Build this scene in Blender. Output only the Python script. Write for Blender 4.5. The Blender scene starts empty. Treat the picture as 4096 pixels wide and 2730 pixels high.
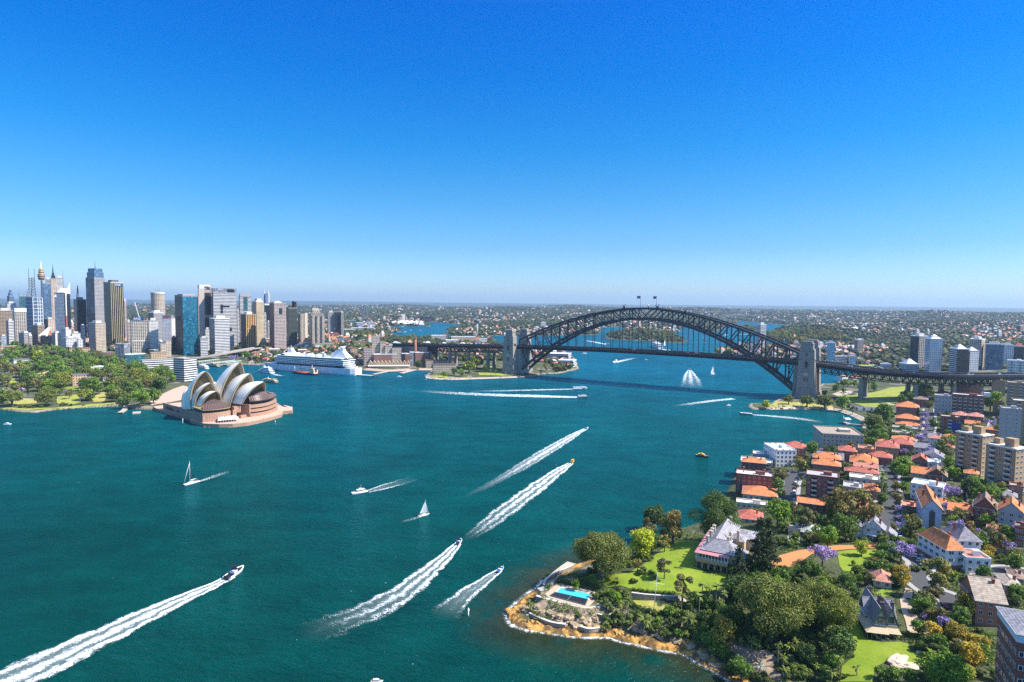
import bpy,bmesh,math,random
import numpy as np
from mathutils import Vector,Matrix,Euler
random.seed(7);RNG = np.random.default_rng(7)
SC = bpy.context.scene;COL = SC.collection
# ------------------------------------------------------------------ camera
CAM_H,FPX,PITCH,ROLL = 143.0,2500.0,math.atan(156/2500),0.0095
RM = Matrix.Rotation(math.pi/2-PITCH,3,'X') @ Matrix.Rotation(ROLL,3,'Z')
_c = bpy.data.cameras.new('camera');CAM = bpy.data.objects.new('camera',_c);COL.objects.link(CAM)
_c.sensor_width = 36;_c.lens = 36*FPX/4096;_c.clip_start = 1;_c.clip_end = 120000
CAM.matrix_world = Matrix.Translation((0,0,CAM_H)) @ RM.to_4x4()
SC.camera = CAM
# ------------------------------------------------------------------ sky, sun, exposure
SUN_AZ,SUN_EL = math.radians(101),math.radians(49)
W = bpy.data.worlds.new("World");SC.world = W;W.use_nodes = True
_n,_l = W.node_tree.nodes,W.node_tree.links;_n.clear()
_sky = _n.new('ShaderNodeTexSky');_sky.sky_type = 'NISHITA';_sky.sun_disc = False
_sky.sun_elevation = SUN_EL;_sky.sun_rotation = SUN_AZ;_sky.altitude = 0
_sky.air_density = 1.0;_sky.dust_density = 0.6;_sky.ozone_density = 3.0
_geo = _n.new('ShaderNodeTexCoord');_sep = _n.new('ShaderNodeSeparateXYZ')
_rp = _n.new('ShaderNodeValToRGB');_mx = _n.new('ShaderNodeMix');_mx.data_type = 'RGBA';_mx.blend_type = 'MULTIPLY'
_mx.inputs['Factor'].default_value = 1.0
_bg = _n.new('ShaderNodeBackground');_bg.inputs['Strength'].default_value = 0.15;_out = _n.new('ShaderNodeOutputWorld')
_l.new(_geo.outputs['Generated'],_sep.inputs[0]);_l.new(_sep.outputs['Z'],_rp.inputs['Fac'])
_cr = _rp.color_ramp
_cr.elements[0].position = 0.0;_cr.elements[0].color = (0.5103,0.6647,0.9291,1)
_cr.elements[1].position = 1.0;_cr.elements[1].color = (1.05,1.12,1.2,1)  # upper stops brighter and more neutral, added fill from sky above the view
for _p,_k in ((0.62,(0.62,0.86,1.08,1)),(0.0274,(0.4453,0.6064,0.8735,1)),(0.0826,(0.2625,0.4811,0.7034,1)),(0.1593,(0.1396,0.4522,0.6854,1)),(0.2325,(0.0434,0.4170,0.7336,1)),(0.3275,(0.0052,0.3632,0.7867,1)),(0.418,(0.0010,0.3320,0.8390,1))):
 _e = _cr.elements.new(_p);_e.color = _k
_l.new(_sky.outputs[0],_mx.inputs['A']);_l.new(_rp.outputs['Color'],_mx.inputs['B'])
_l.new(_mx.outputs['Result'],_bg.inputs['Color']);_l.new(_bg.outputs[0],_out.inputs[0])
_s = bpy.data.lights.new('sun','SUN');SUN = bpy.data.objects.new('sun',_s);COL.objects.link(SUN)
_s.energy = 5.0;_s.angle = math.radians(0.5);_s.color = (1.0,0.94,0.85)
SUN.rotation_euler = Vector((-math.sin(SUN_AZ)*math.cos(SUN_EL),-math.cos(SUN_AZ)*math.cos(SUN_EL),-math.sin(SUN_EL))).to_track_quat('-Z','Y').to_euler()
SC.view_settings.view_transform = 'Standard';SC.view_settings.look = 'None';SC.view_settings.exposure = 0.76;SC.view_settings.gamma = 1.0
SC.cycles.max_bounces = 5;SC.cycles.diffuse_bounces = 2;SC.cycles.glossy_bounces = 2;SC.cycles.transparent_max_bounces = 12
SC.cycles.use_denoising = False;SC.cycles.volume_bounces = 0;SC.cycles.transmission_bounces = 3

# ------------------------------------------------------------------ survey: photo point -> ground point
CROP = {'A': (0,980,.44),'B': (900,1000,.44),'C': (1900,1050,.595),'D': (3050,1150,.44643),'E': (1950,1980,.48874),
  'F': (2900,1700,.50829),'H': (2900,2130,.50829),'O': (600,1420,.27624),'V': (0,1650,.68864),'U': (1100,1650,.55249),
  'P': (0,0,1.0),'T': (0,0,1.74076)}
def px(c,u,v):
 x0,y0,s = CROP[c];return x0+u*s,y0+v*s
def ray(x,y):
 d = RM @ Vector(((x-2048)/FPX,-(y-1365)/FPX,-1.0));return d/d.y
def G(c,u,v,z=0.0):                       # point on the level plane z
 d = ray(*px(c,u,v));t = (z-CAM_H)/d.z
 return Vector((d.x*t,t,z))
def AT(c,u,v,dist):                       # point at a known distance
 d = ray(*px(c,u,v));return Vector((d.x*dist,dist,CAM_H+d.z*dist))
def to_px(p):
 q = RM.transposed() @ (Vector(p)-Vector((0,0,CAM_H)));return 2048+FPX*q.x/-q.z,1365-FPX*q.y/-q.z

# ------------------------------------------------------------------ materials
MATS = {}
def _nt(name):
 m = bpy.data.materials.new(name);m.use_nodes = True
 nt = m.node_tree;nt.nodes.clear()
 o = nt.nodes.new('ShaderNodeOutputMaterial');b = nt.nodes.new('ShaderNodeBsdfPrincipled')
 nt.links.new(b.outputs[0],o.inputs['Surface'])
 return m,nt,b,o
def nd(nt,t,props=(),**inp):
 n = nt.nodes.new('ShaderNode'+t)
 for k,v in dict(props).items(): setattr(n,k,v)
 for k,v in inp.items():
  k = k.replace('_',' ')
  s = n.inputs[int(k[1:])] if k[0] == 'i' and k[1:].isdigit() else n.inputs[k]
  if isinstance(v,bpy.types.NodeSocket): nt.links.new(v,s)
  else: s.default_value = v
 return n
def mathn(nt,op,a,b=None,c=None):
 n = nt.nodes.new('ShaderNodeMath');n.operation = op
 for i,v in enumerate((a,b,c)):
  if v is None: continue
  if isinstance(v,bpy.types.NodeSocket): nt.links.new(v,n.inputs[i])
  else: n.inputs[i].default_value = v
 return n.outputs[0]
def mixc(nt,f,a,b,mode='MIX'):
 n = nt.nodes.new('ShaderNodeMix');n.data_type = 'RGBA';n.blend_type = mode
 for k,v in (('Factor',f),('A',a),('B',b)):
  s = [i for i in n.inputs if i.name == k and (i.type == 'VALUE' if k == 'Factor' else i.type == 'RGBA')][0]
  if isinstance(v,bpy.types.NodeSocket): nt.links.new(v,s)
  elif k == 'Factor': s.default_value = v
  else: s.default_value = (*v,1) if len(v) == 3 else v
 return [o for o in n.outputs if o.type == 'RGBA'][0]
def ramp(nt,f,pts):
 n = nt.nodes.new('ShaderNodeValToRGB');nt.links.new(f,n.inputs[0]);e = n.color_ramp.elements
 while len(e) > 1: e.remove(e[-1])
 for i,(p,c) in enumerate(pts):
  k = e[0] if i == 0 else e.new(p)
  k.position = p;k.color = (c,c,c,1) if not hasattr(c,'__len__') else (*c,1)
 return n.outputs[0]
def M(name,col=(.5,.5,.5),rough=.7,metal=0.,spec=.4,var=.18,scale=1.2,tint=0.):
 """plain worn material: base colour broken up by two noise sizes in object space"""
 if name in MATS: return MATS[name]
 m,nt,b,o = _nt(name);b.inputs['Roughness'].default_value = rough;b.inputs['Metallic'].default_value = metal
 b.inputs['Specular IOR Level'].default_value = spec
 tc = nd(nt,'TexCoord');n1 = nd(nt,'TexNoise',Vector=tc.outputs['Object'],Scale=scale,Detail=5.0,Roughness=.65)
 f = ramp(nt,n1.outputs['Fac'],[(.3,1-var),(.7,1+var)])
 c = mixc(nt,1.0,col,f,'MULTIPLY')
 if tint:
  oi = nd(nt,'ObjectInfo');f2 = ramp(nt,oi.outputs['Random'],[(0,1-tint),(1,1+tint)]);c = mixc(nt,1.0,c,f2,'MULTIPLY')
 nt.links.new(c,b.inputs['Base Color'])
 MATS[name] = m;return m
def facade(name,wall,glass,bay=3.2,floor=3.4,wx=(.15,.85),wy=(.25,.8),grough=.12,wrough=.75,gmetal=.0,vary=.5,band=None):
 """tower wall: window openings laid out in metres from the wall's own UV"""
 if name in MATS: return MATS[name]
 m,nt,b,o = _nt(name)
 uv = nd(nt,'UVMap');s = nd(nt,'SeparateXYZ',i0=uv.outputs[0])
 U = mathn(nt,'DIVIDE',s.outputs[0],bay);V = mathn(nt,'DIVIDE',s.outputs[1],floor)
 fu,fv = mathn(nt,'FRACT',U),mathn(nt,'FRACT',V)
 k = mathn(nt,'MULTIPLY',mathn(nt,'MULTIPLY',mathn(nt,'GREATER_THAN',fu,wx[0]),mathn(nt,'LESS_THAN',fu,wx[1])),
    mathn(nt,'MULTIPLY',mathn(nt,'GREATER_THAN',fv,wy[0]),mathn(nt,'LESS_THAN',fv,wy[1])))
 cell = nd(nt,'CombineXYZ',X=mathn(nt,'FLOOR',U),Y=mathn(nt,'FLOOR',V))
 wn = nd(nt,'TexWhiteNoise',{'noise_dimensions': '2D'},Vector=cell.outputs[0])
 gl = mixc(nt,1.0,glass,ramp(nt,wn.outputs[0],[(0,1-vary),(.8,1.0),(1,1+vary*2)]),'MULTIPLY')
 tc = nd(nt,'TexCoord');n1 = nd(nt,'TexNoise',Vector=tc.outputs['Object'],Scale=.08,Detail=6.0)
 wc = mixc(nt,1.0,wall,ramp(nt,n1.outputs['Fac'],[(.3,.84),(.7,1.12)]),'MULTIPLY')
 if band:
  k2 = mathn(nt,'LESS_THAN',mathn(nt,'FRACT',mathn(nt,'DIVIDE',s.outputs[1],band[0])),band[1]);wc = mixc(nt,k2,wc,band[2])
 nt.links.new(mixc(nt,k,wc,gl),b.inputs['Base Color'])
 r = nd(nt,'Mix',i0=k,i2=wrough,i3=grough);nt.links.new(r.outputs[0],b.inputs['Roughness'])
 if gmetal:
  nt.links.new(mathn(nt,'MULTIPLY',k,gmetal),b.inputs['Metallic'])
 MATS[name] = m;return m
def stripes(name,c1,c2,size=1.0,axis='v',frac=.5,rough=.6,metal=0.,var=.2):
 if name in MATS: return MATS[name]
 m,nt,b,o = _nt(name);uv = nd(nt,'UVMap');s = nd(nt,'SeparateXYZ',i0=uv.outputs[0])
 f = mathn(nt,'FRACT',mathn(nt,'DIVIDE',s.outputs[0 if axis == 'u' else 1],size))
 k = mathn(nt,'LESS_THAN',f,frac)
 tc = nd(nt,'TexCoord');n1 = nd(nt,'TexNoise',Vector=tc.outputs['Object'],Scale=.7,Detail=6.0)
 c = mixc(nt,1.0,mixc(nt,k,c1,c2),ramp(nt,n1.outputs['Fac'],[(.3,1-var*1.1),(.7,1+var)]),'MULTIPLY')
 nt.links.new(c,b.inputs['Base Color']);b.inputs['Roughness'].default_value = rough;b.inputs['Metallic'].default_value = metal
 MATS[name] = m;return m

# ------------------------------------------------------------------ mesh builder
class MB:
 def __init__(s): s.v,s.f,s.m,s.uv,s.sm = [],[],[],[],[]
 def face(s,pts,mi=0,uv=None,smooth=False):
  i = len(s.v);s.v.extend([tuple(p) for p in pts]);s.f.append(tuple(range(i,i+len(pts))));s.m.append(mi);s.sm.append(smooth)
  s.uv.append(uv or [(p[0]+p[1],p[2]) for p in pts])
 def wall(s,a,b,z0,z1,mi=0,u0=0.):
  L = math.hypot(b[0]-a[0],b[1]-a[1])
  s.face([(a[0],a[1],z0),(b[0],b[1],z0),(b[0],b[1],z1),(a[0],a[1],z1)],mi,[(u0,0),(u0+L,0),(u0+L,z1-z0),(u0,z1-z0)])
 def prism(s,poly,z0,z1,mi=0,top=None,bottom=False):
  n = len(poly);u = 0.
  A = sum(poly[i][0]*poly[(i+1) % n][1]-poly[(i+1) % n][0]*poly[i][1] for i in range(n))
  if A < 0: poly = poly[::-1]
  for i in range(n):
   a,b = poly[i],poly[(i+1) % n];s.wall(a,b,z0,z1,mi,u);u += math.hypot(b[0]-a[0],b[1]-a[1])
  t = mi if top is None else top
  s.face([(p[0],p[1],z1) for p in poly],t,[(p[0],p[1]) for p in poly])
  if bottom: s.face([(p[0],p[1],z0) for p in poly[::-1]],t)
 def box(s,c,size,yaw=0.,mi=0,top=None,bottom=False):     # c = centre of the base
  hx,hy = size[0]/2,size[1]/2;ca,sa = math.cos(yaw),math.sin(yaw)
  s.prism([(c[0]+x*ca-y*sa,c[1]+x*sa+y*ca) for x,y in ((-hx,-hy),(hx,-hy),(hx,hy),(-hx,hy))],c[2],c[2]+size[2],mi,top,bottom)
 def bar(s,p,q,w,h=None,mi=0,up=(0,0,1)):               # square bar from p to q
  p,q = Vector(p),Vector(q);h = h or w;d = (q-p)
  if d.length < 1e-6: return
  d.normalize();u = Vector(up)
  if abs(d.dot(u)) > .98: u = Vector((0,1,0))
  x = d.cross(u).normalized()*w/2;y = x.cross(d).normalized()*h/2
  A = [p-x-y,p+x-y,p+x+y,p-x+y];B = [q-x-y,q+x-y,q+x+y,q-x+y];L = (q-p).length
  for i in range(4):
   j = (i+1) % 4;s.face([A[i],A[j],B[j],B[i]][::-1],mi,[(0,0),(w,0),(w,L),(0,L)][::-1])
  s.face(A,mi);s.face(B[::-1],mi)
 def tube(s,p,q,r0,r1=None,n=8,mi=0,cap=True,smooth=True):
  p,q = Vector(p),Vector(q);r1 = r0 if r1 is None else r1;d = (q-p).normalized()
  u = Vector((0,0,1)) if abs(d.z) < .95 else Vector((1,0,0));x = d.cross(u).normalized();y = d.cross(x)
  A = [p+(x*math.cos(2*math.pi*i/n)+y*math.sin(2*math.pi*i/n))*r0 for i in range(n)]
  B = [q+(x*math.cos(2*math.pi*i/n)+y*math.sin(2*math.pi*i/n))*r1 for i in range(n)];L = (q-p).length
  for i in range(n):
   j = (i+1) % n;c0,c1 = 2*math.pi*r0*i/n,2*math.pi*r0*(i+1)/n
   s.face([A[i],B[i],B[j],A[j]][::-1],mi,[(c0,0),(c0,L),(c1,L),(c1,0)][::-1],smooth)
  if cap: s.face(B,mi);s.face(A[::-1],mi)
 def lathe(s,c,prof,n=16,mi=0,smooth=True):                # prof = [(radius, z)], bottom first
  for k in range(len(prof)-1):
   (r0,z0),(r1,z1) = prof[k],prof[k+1]
   for i in range(n):
    a,b = 2*math.pi*i/n,2*math.pi*(i+1)/n
    P = [(c[0]+r*math.cos(t),c[1]+r*math.sin(t),c[2]+z) for r,t,z in ((r0,a,z0),(r0,b,z0),(r1,b,z1),(r1,a,z1))]
    ur = max(r0,r1);s.face(P,mi,[(ur*a,z0),(ur*b,z0),(ur*b,z1),(ur*a,z1)],smooth)
 def grid(s,P,mi=0,smooth=True,flip=False):                 # P[i][j] points
  for i in range(len(P)-1):
   for j in range(len(P[0])-1):
    q = [P[i][j],P[i+1][j],P[i+1][j+1],P[i][j+1]]
    if (Vector(q[0])-Vector(q[1])).length < 1e-5: q = [q[0],q[2],q[3]]
    s.face(q[::-1] if flip else q,mi,None,smooth)
 def xf(s,M4):
  s.v = [tuple(M4 @ Vector(p)) for p in s.v];return s
 def mesh(s,name,mats):
  me = bpy.data.meshes.new(name);me.from_pydata(s.v,[],s.f)
  for m in (mats if isinstance(mats,(list,tuple)) else [mats]): me.materials.append(m)
  if s.f:
   me.polygons.foreach_set('material_index',s.m);me.polygons.foreach_set('use_smooth',s.sm)
   l = me.uv_layers.new(name='UVMap');l.data.foreach_set('uv',[k for f in s.uv for p in f for k in p[:2]])
  if any(s.sm):
   bm = bmesh.new();bm.from_mesh(me);bmesh.ops.remove_doubles(bm,verts=bm.verts,dist=.001);bm.to_mesh(me);bm.free()
  me.update();return me
 def build(s,name,mats,parent=None):
  return link(name,s.mesh(name,mats),parent)
def link(name,data,parent=None,loc=None):
 o = bpy.data.objects.new(name,data);COL.objects.link(o)
 if parent is not None: o.parent = parent
 if loc is not None: o.location = loc
 return o
ALL = []
def tag(o,label,cat,group=None):
 o['label'] = label;o['category'] = cat
 if group: o['group'] = group
 ALL.append(o);return o
def thing(name,label,cat,loc=(0,0,0),rz=0.,group=None):
 o = bpy.data.objects.new(name,None);COL.objects.link(o);o.location = loc;o.rotation_euler = (0,0,rz);o.empty_display_size = .5
 return tag(o,label,cat,group)
def struct(o,kind='structure'):
 o['kind'] = kind;return o
KIDS = {};OCC = []          # OCC: footprints that trees and houses keep clear of (x, y, radius)
def copy_tree(o,loc=None,rz=None,label=None,group=None,scale=None,parent=None):
 c = o.copy();COL.objects.link(c)
 if parent is not None: c.parent = parent
 if loc is not None: c.location = loc
 if rz is not None: c.rotation_euler = (0,0,rz)
 if scale is not None: c.scale = scale if hasattr(scale,'__len__') else (scale,)*3
 if label: c['label'] = label
 if group: c['group'] = group
 if parent is None: ALL.append(c)
 for k in KIDS.get(o.name) or list(o.children): copy_tree(k,parent=c)
 return c
def np_mesh(name,V,F,mats,mi=None,cols=None,smooth=False):
 """numpy quads/tris to mesh; cols = per-face colour attribute 'tone'"""
 me = bpy.data.meshes.new(name);nf,k = F.shape
 me.vertices.add(len(V));me.vertices.foreach_set('co',np.ascontiguousarray(V,dtype=np.float32).ravel())
 me.loops.add(nf*k);me.loops.foreach_set('vertex_index',np.ascontiguousarray(F,dtype=np.int32).ravel())
 me.polygons.add(nf);me.polygons.foreach_set('loop_start',np.arange(0,nf*k,k,dtype=np.int32))
 try: me.polygons.foreach_set('loop_total',np.full(nf,k,dtype=np.int32))
 except Exception: pass
 for m in (mats if isinstance(mats,(list,tuple)) else [mats]): me.materials.append(m)
 if mi is not None: me.polygons.foreach_set('material_index',np.asarray(mi,dtype=np.int32))
 me.polygons.foreach_set('use_smooth',np.full(nf,bool(smooth)))
 if cols is not None:
  a = me.attributes.new('tone','FLOAT_COLOR','FACE' if len(cols) == nf else 'POINT')
  a.data.foreach_set('color',np.ascontiguousarray(np.c_[cols,np.ones(len(cols))],dtype=np.float32).ravel())
 me.update(calc_edges=True);me.validate();return me
CROP.update({'X': (2800,1150,.29787),'Y': (1400,1150,.29787)})
def P2(c,pts,z=0.): return [tuple(G(c,u,v,z)[:2]) for u,v in pts]
# ------------------------------------------------------------------ the harbour's shoreline (metres, from the survey)
SHORE = (P2('P',[(-2500,1700),(-600,1690)]) + P2('A',[(0,1497),(200,1522),(330,1527),(500,1502),(700,1487),(1100,1467),(1140,1482),(1200,1492),(1400,1502)])
 + P2('O',[(75,815),(560,950),(600,990),(780,1045),(1200,1052),(1550,1000),(1900,905),(1930,860),(2060,850),(2065,800),(1930,765),(1750,640),(1400,540),(1000,470),(720,430),(700,300),(690,225),(670,150),(900,118),(1200,124),(1330,140),(1560,150),(1610,165)])
 + P2('B',[(300,1043),(700,1068),(1160,1100),(1185,1095)]) + P2('Y',[(100,1105),(220,1112),(480,1132),(670,1127),(880,1112),(1110,1112),(1015,1190),(1050,1205),(1120,1237),(1400,1243),(1900,1226),(2350,1208)])
 + P2('C',[(420,765),(440,752),(560,750),(700,718),(690,700),(680,660),(640,620),(500,600),(300,575),(130,540)])
 + P2('Y',[(1960,702),(1900,690),(1750,680),(1340,690),(1100,682),(980,690),(560,668),(550,620),(490,590),(550,606),(710,604),(640,560),(500,550),(470,526),(700,522),(1080,528),(1085,515),(1005,480),(1015,472),(1170,473),(1450,500),(1470,515),(1460,540),(1280,580),(1290,610),(1330,640),(1400,650),(1700,655),(1900,655),(2080,650)])
 + P2('C',[(200,498),(400,498),(640,492),(820,488),(845,470),(850,442),(985,436),(1010,462),(1380,470),(1385,440),(1500,445),(1600,455)])
 + P2('X',[(60,600),(190,602),(260,590),(300,560),(370,510),(520,495),(510,472),(380,472),(340,440),(335,418),(450,440),(600,458),(780,470),(880,480),(1040,500),(1300,515),(1540,522),(1545,558),(1300,577),(1000,600),(880,640),(885,712),(960,718),(1080,748),(1230,778),(1370,772),(1620,722),(2080,735),(2080,757),(1900,768),(1700,775),(1400,800),(1290,840),(1110,836),(980,798),(740,803),(480,798),(260,842),(170,890),(170,908),(450,928),(690,943),(1100,948),(1300,1012),(1620,1030),(2000,1048),(2350,1062),(2500,1075),(2500,1100),(2350,1112),(2000,1190),(1850,1240),(1840,1300),(1640,1303),(1500,1400),(1240,1442),(1140,1482),(1000,1535),(960,1565)])
 + P2('C',[(1845,955),(1838,975),(1870,992)]) + P2('D',[(100,1092),(300,1092),(500,1094),(640,1102),(760,1132),(860,1172),(893,1195),(888,1260),(880,1330)])
 + P2('F',[(1050,75),(900,85),(720,120),(640,150),(450,175),(330,190),(200,235),(140,280),(105,335),(75,390),(45,470),(20,520),(0,545)])
 + P2('E',[(1850,190),(1700,240),(1500,300),(1350,360),(1200,410),(1000,480),(800,545),(690,580),(545,645),(480,665),(460,700),(400,765),(290,835),(175,945),(158,975),(190,1062),(330,1112),(440,1128),(720,1168),(980,1172),(1100,1207),(1400,1272),(1600,1312),(1760,1402),(1900,1482),(2000,1542)])
 + P2('P',[(3000,2800),(3150,3100),(3200,3600),(-3000,3600)]))
ISLES = [P2('C',[(872,505),(900,520),(1100,528),(1250,540),(1370,548),(1440,532),(1370,500),(1350,480),(1200,465),(1000,462),(890,480)]),
   P2('X',[(480,548),(560,587),(660,600),(748,594),(800,565),(760,548),(600,535)])]
INLETS = [P2('X',[(1965,492),(2100,460),(2085,450),(1960,472)]),P2('X',[(2090,642),(2350,648),(2350,624),(2090,620)]),P2('D',[(1340,420),(1480,418),(1480,400),(1340,398)])]
def poly_sd(X,Y,poly):
 """distance to polygon edge, negative inside"""
 n = len(poly);D = np.full(X.shape,1e12);ins = np.zeros(X.shape,bool)
 for i in range(n):
  ax,ay = poly[i];bx,by = poly[(i+1) % n];ex,ey = bx-ax,by-ay;L2 = ex*ex+ey*ey or 1e-9
  t = np.clip(((X-ax)*ex+(Y-ay)*ey)/L2,0,1);dx,dy = X-(ax+t*ex),Y-(ay+t*ey);D = np.minimum(D,dx*dx+dy*dy)
  c = ((ay > Y) != (by > Y));ins ^= c & (X < (bx-ax)*(Y-ay)/((by-ay) or 1e-9)+ax)
 D = np.sqrt(D);return np.where(ins,-D,D)
def vnoise(x,y,seed=0):
 xi,yi = np.floor(x).astype(np.int64),np.floor(y).astype(np.int64);fx,fy = x-xi,y-yi;fx = fx*fx*(3-2*fx);fy = fy*fy*(3-2*fy)
 def h(a,b):
  n = (a*374761393+b*668265263+seed*982451653) & 0xffffffff;n = ((n ^ (n >> 13))*1274126177) & 0xffffffff
  return ((n ^ (n >> 16)) & 0xffff)/65535.
 return (h(xi,yi)*(1-fx)+h(xi+1,yi)*fx)*(1-fy)+(h(xi,yi+1)*(1-fx)+h(xi+1,yi+1)*fx)*fy
def fbm(x,y,o=4,seed=0):
 s,a,t = 0.,1.,0.
 for k in range(o): s = s+a*vnoise(x*2**k,y*2**k,seed+k);t += a;a *= .5
 return s/t
def sstep(a,b,x): t = np.clip((x-a)/(b-a),0,1);return t*t*(3-2*t)
def coast(X,Y):
 """metres inland of the waterline (negative over water)"""
 d = poly_sd(X,Y,SHORE)
 for p in ISLES: d = np.maximum(d,-poly_sd(X,Y,p))
 for p in INLETS: d = np.minimum(d,poly_sd(X,Y,p))
 return d
_bump = [(G('X',1250,640),230,26),(G('Y',350,640),130,8),(G('C',1100,500),130,10),(G('X',640,570),150,12)]
_flat = [(G('O',700,620),130,3.6),(G('E',740,800,6),21,6.0)]
def relief(X,Y):
 d = coast(X,Y);dd = np.maximum(d,0)
 K = np.interp(dd,[0,1.5,4,9,14,25,40,60,100,200,350,700],[0,.6,.8,1.7,4.6,7,10.5,13,17,24,29,38])
 K = K+np.where((dd > 1) & (dd < 24),(fbm(X*.4,Y*.4,4,5)-.5)*2.4,0)
 N = np.interp(dd,[0,.6,25,60,120,250,500,1000,3000],[0,1.8,2.6,6,11,21,36,50,60])
 S = np.interp(dd,[0,.5,30,120,300,700,3000],[0,1.6,3,7,14,24,34])
 w = sstep(590,690,Y)*np.where(X > 0,1,0)+np.where(X > 0,0,1)
 r = sstep(0,350,X-(Y-1100)*.05)
 z = K*(1-w)+w*(N*r+S*(1-r))
 far = sstep(2600,8000,Y)
 z = z*(1-far*.3)+np.where(dd > 0,sstep(0,250,dd),0)*(fbm(X*.0009,Y*.0006,4,11)-.45)*(22+85*far)*sstep(1500,3500,Y)
 for c,R,h in _bump: z = z+np.where(dd > 0,h*np.exp(-((X-c.x)**2+(Y-c.y)**2)/R**2)*sstep(0,60,dd),0)
 for c,R,h in _flat:
  k = 1-sstep(R*.75,R,np.hypot(X-c.x,Y-c.y));z = np.where(dd > 1.5,z*(1-k)+np.minimum(h,z+2)*k if h < 5 else z*(1-k)+h*k,z)
 return np.where(d < 0,np.maximum(-3.5,d*.35),z),d
def far_edge(t): return np.where(t < 0,np.maximum(6500.,14000-15000*t*t),14000-9000*t*t)
NT,NS,T0,Y0 = 1001,820,1.0,195.
_t = np.linspace(-T0,T0,NT);_s2 = np.linspace(0,1,NS)
TG,SG = np.meshgrid(_t,_s2);YG = Y0*(far_edge(TG)/Y0)**SG;XG = TG*YG
ZG,DG = relief(XG,YG)
def H(x,y):
 x,y = np.asarray(x,float),np.asarray(y,float);t = x/y;s = np.log(y/Y0)/np.log(far_edge(t)/Y0)
 i = np.clip((t+T0)/(2*T0)*(NT-1),0,NT-1.001);j = np.clip(s*(NS-1),0,NS-1.001);i0,j0 = i.astype(int),j.astype(int);a,b = i-i0,j-j0
 return (ZG[j0,i0]*(1-a)+ZG[j0,i0+1]*a)*(1-b)+(ZG[j0+1,i0]*(1-a)+ZG[j0+1,i0+1]*a)*b
def DIN(x,y):
 x,y = np.asarray(x,float),np.asarray(y,float);t = x/y;s = np.log(y/Y0)/np.log(far_edge(t)/Y0)
 return DG[np.clip(np.rint(s*(NS-1)).astype(int),0,NS-1),np.clip(np.rint((t+T0)/(2*T0)*(NT-1)).astype(int),0,NT-1)]
_yy = 196*np.exp(np.linspace(0,math.log(13000/196),3000))
def L(c,u,v,dz=0.):                            # point on the land (or the water) seen there
 d = ray(*px(c,u,v));X = d.x*_yy;k = np.abs(d.x) < .99
 z = np.maximum(H(np.where(k,X,0),_yy),0)+dz;below = CAM_H+d.z*_yy <= z
 i = int(np.argmax(below)) if below.any() else len(_yy)-1
 if i > 0:
  a0 = CAM_H+d.z*_yy[i-1]-z[i-1];a1 = CAM_H+d.z*_yy[i]-z[i];f = a0/(a0-a1) if a0 != a1 else 0
  y = _yy[i-1]+(_yy[i]-_yy[i-1])*f
 else: y = _yy[0]
 return Vector((d.x*y,y,max(float(H(d.x*y,y)),0.)+0))
def hz(x,y): return max(float(H(x,y)),0.)

# ------------------------------------------------------------------ land surface
def land_material():
 m,nt,b,o = _nt('ground cover');at = nd(nt,'Attribute',{'attribute_name': 'tone'})
 g = nd(nt,'NewGeometry');n1 = nd(nt,'TexNoise',Vector=g.outputs['Position'],Scale=.9,Detail=8.,Roughness=.7)
 n2 = nd(nt,'TexNoise',Vector=g.outputs['Position'],Scale=.06,Detail=6.,Roughness=.6)
 c = mixc(nt,1.,at.outputs['Color'],ramp(nt,n1.outputs['Fac'],[(.28,.35),(.5,1.),(.72,1.5)]),'MULTIPLY')
 c = mixc(nt,1.,c,ramp(nt,n2.outputs['Fac'],[(.3,.7),(.7,1.3)]),'MULTIPLY')
 nt.links.new(c,b.inputs['Base Color']);b.inputs['Roughness'].default_value = .95;b.inputs['Specular IOR Level'].default_value = .15
 bp = nd(nt,'Bump',Strength=.6,Distance=.5,Height=n1.outputs['Fac']);nt.links.new(bp.outputs[0],b.inputs['Normal'])
 return m
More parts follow.
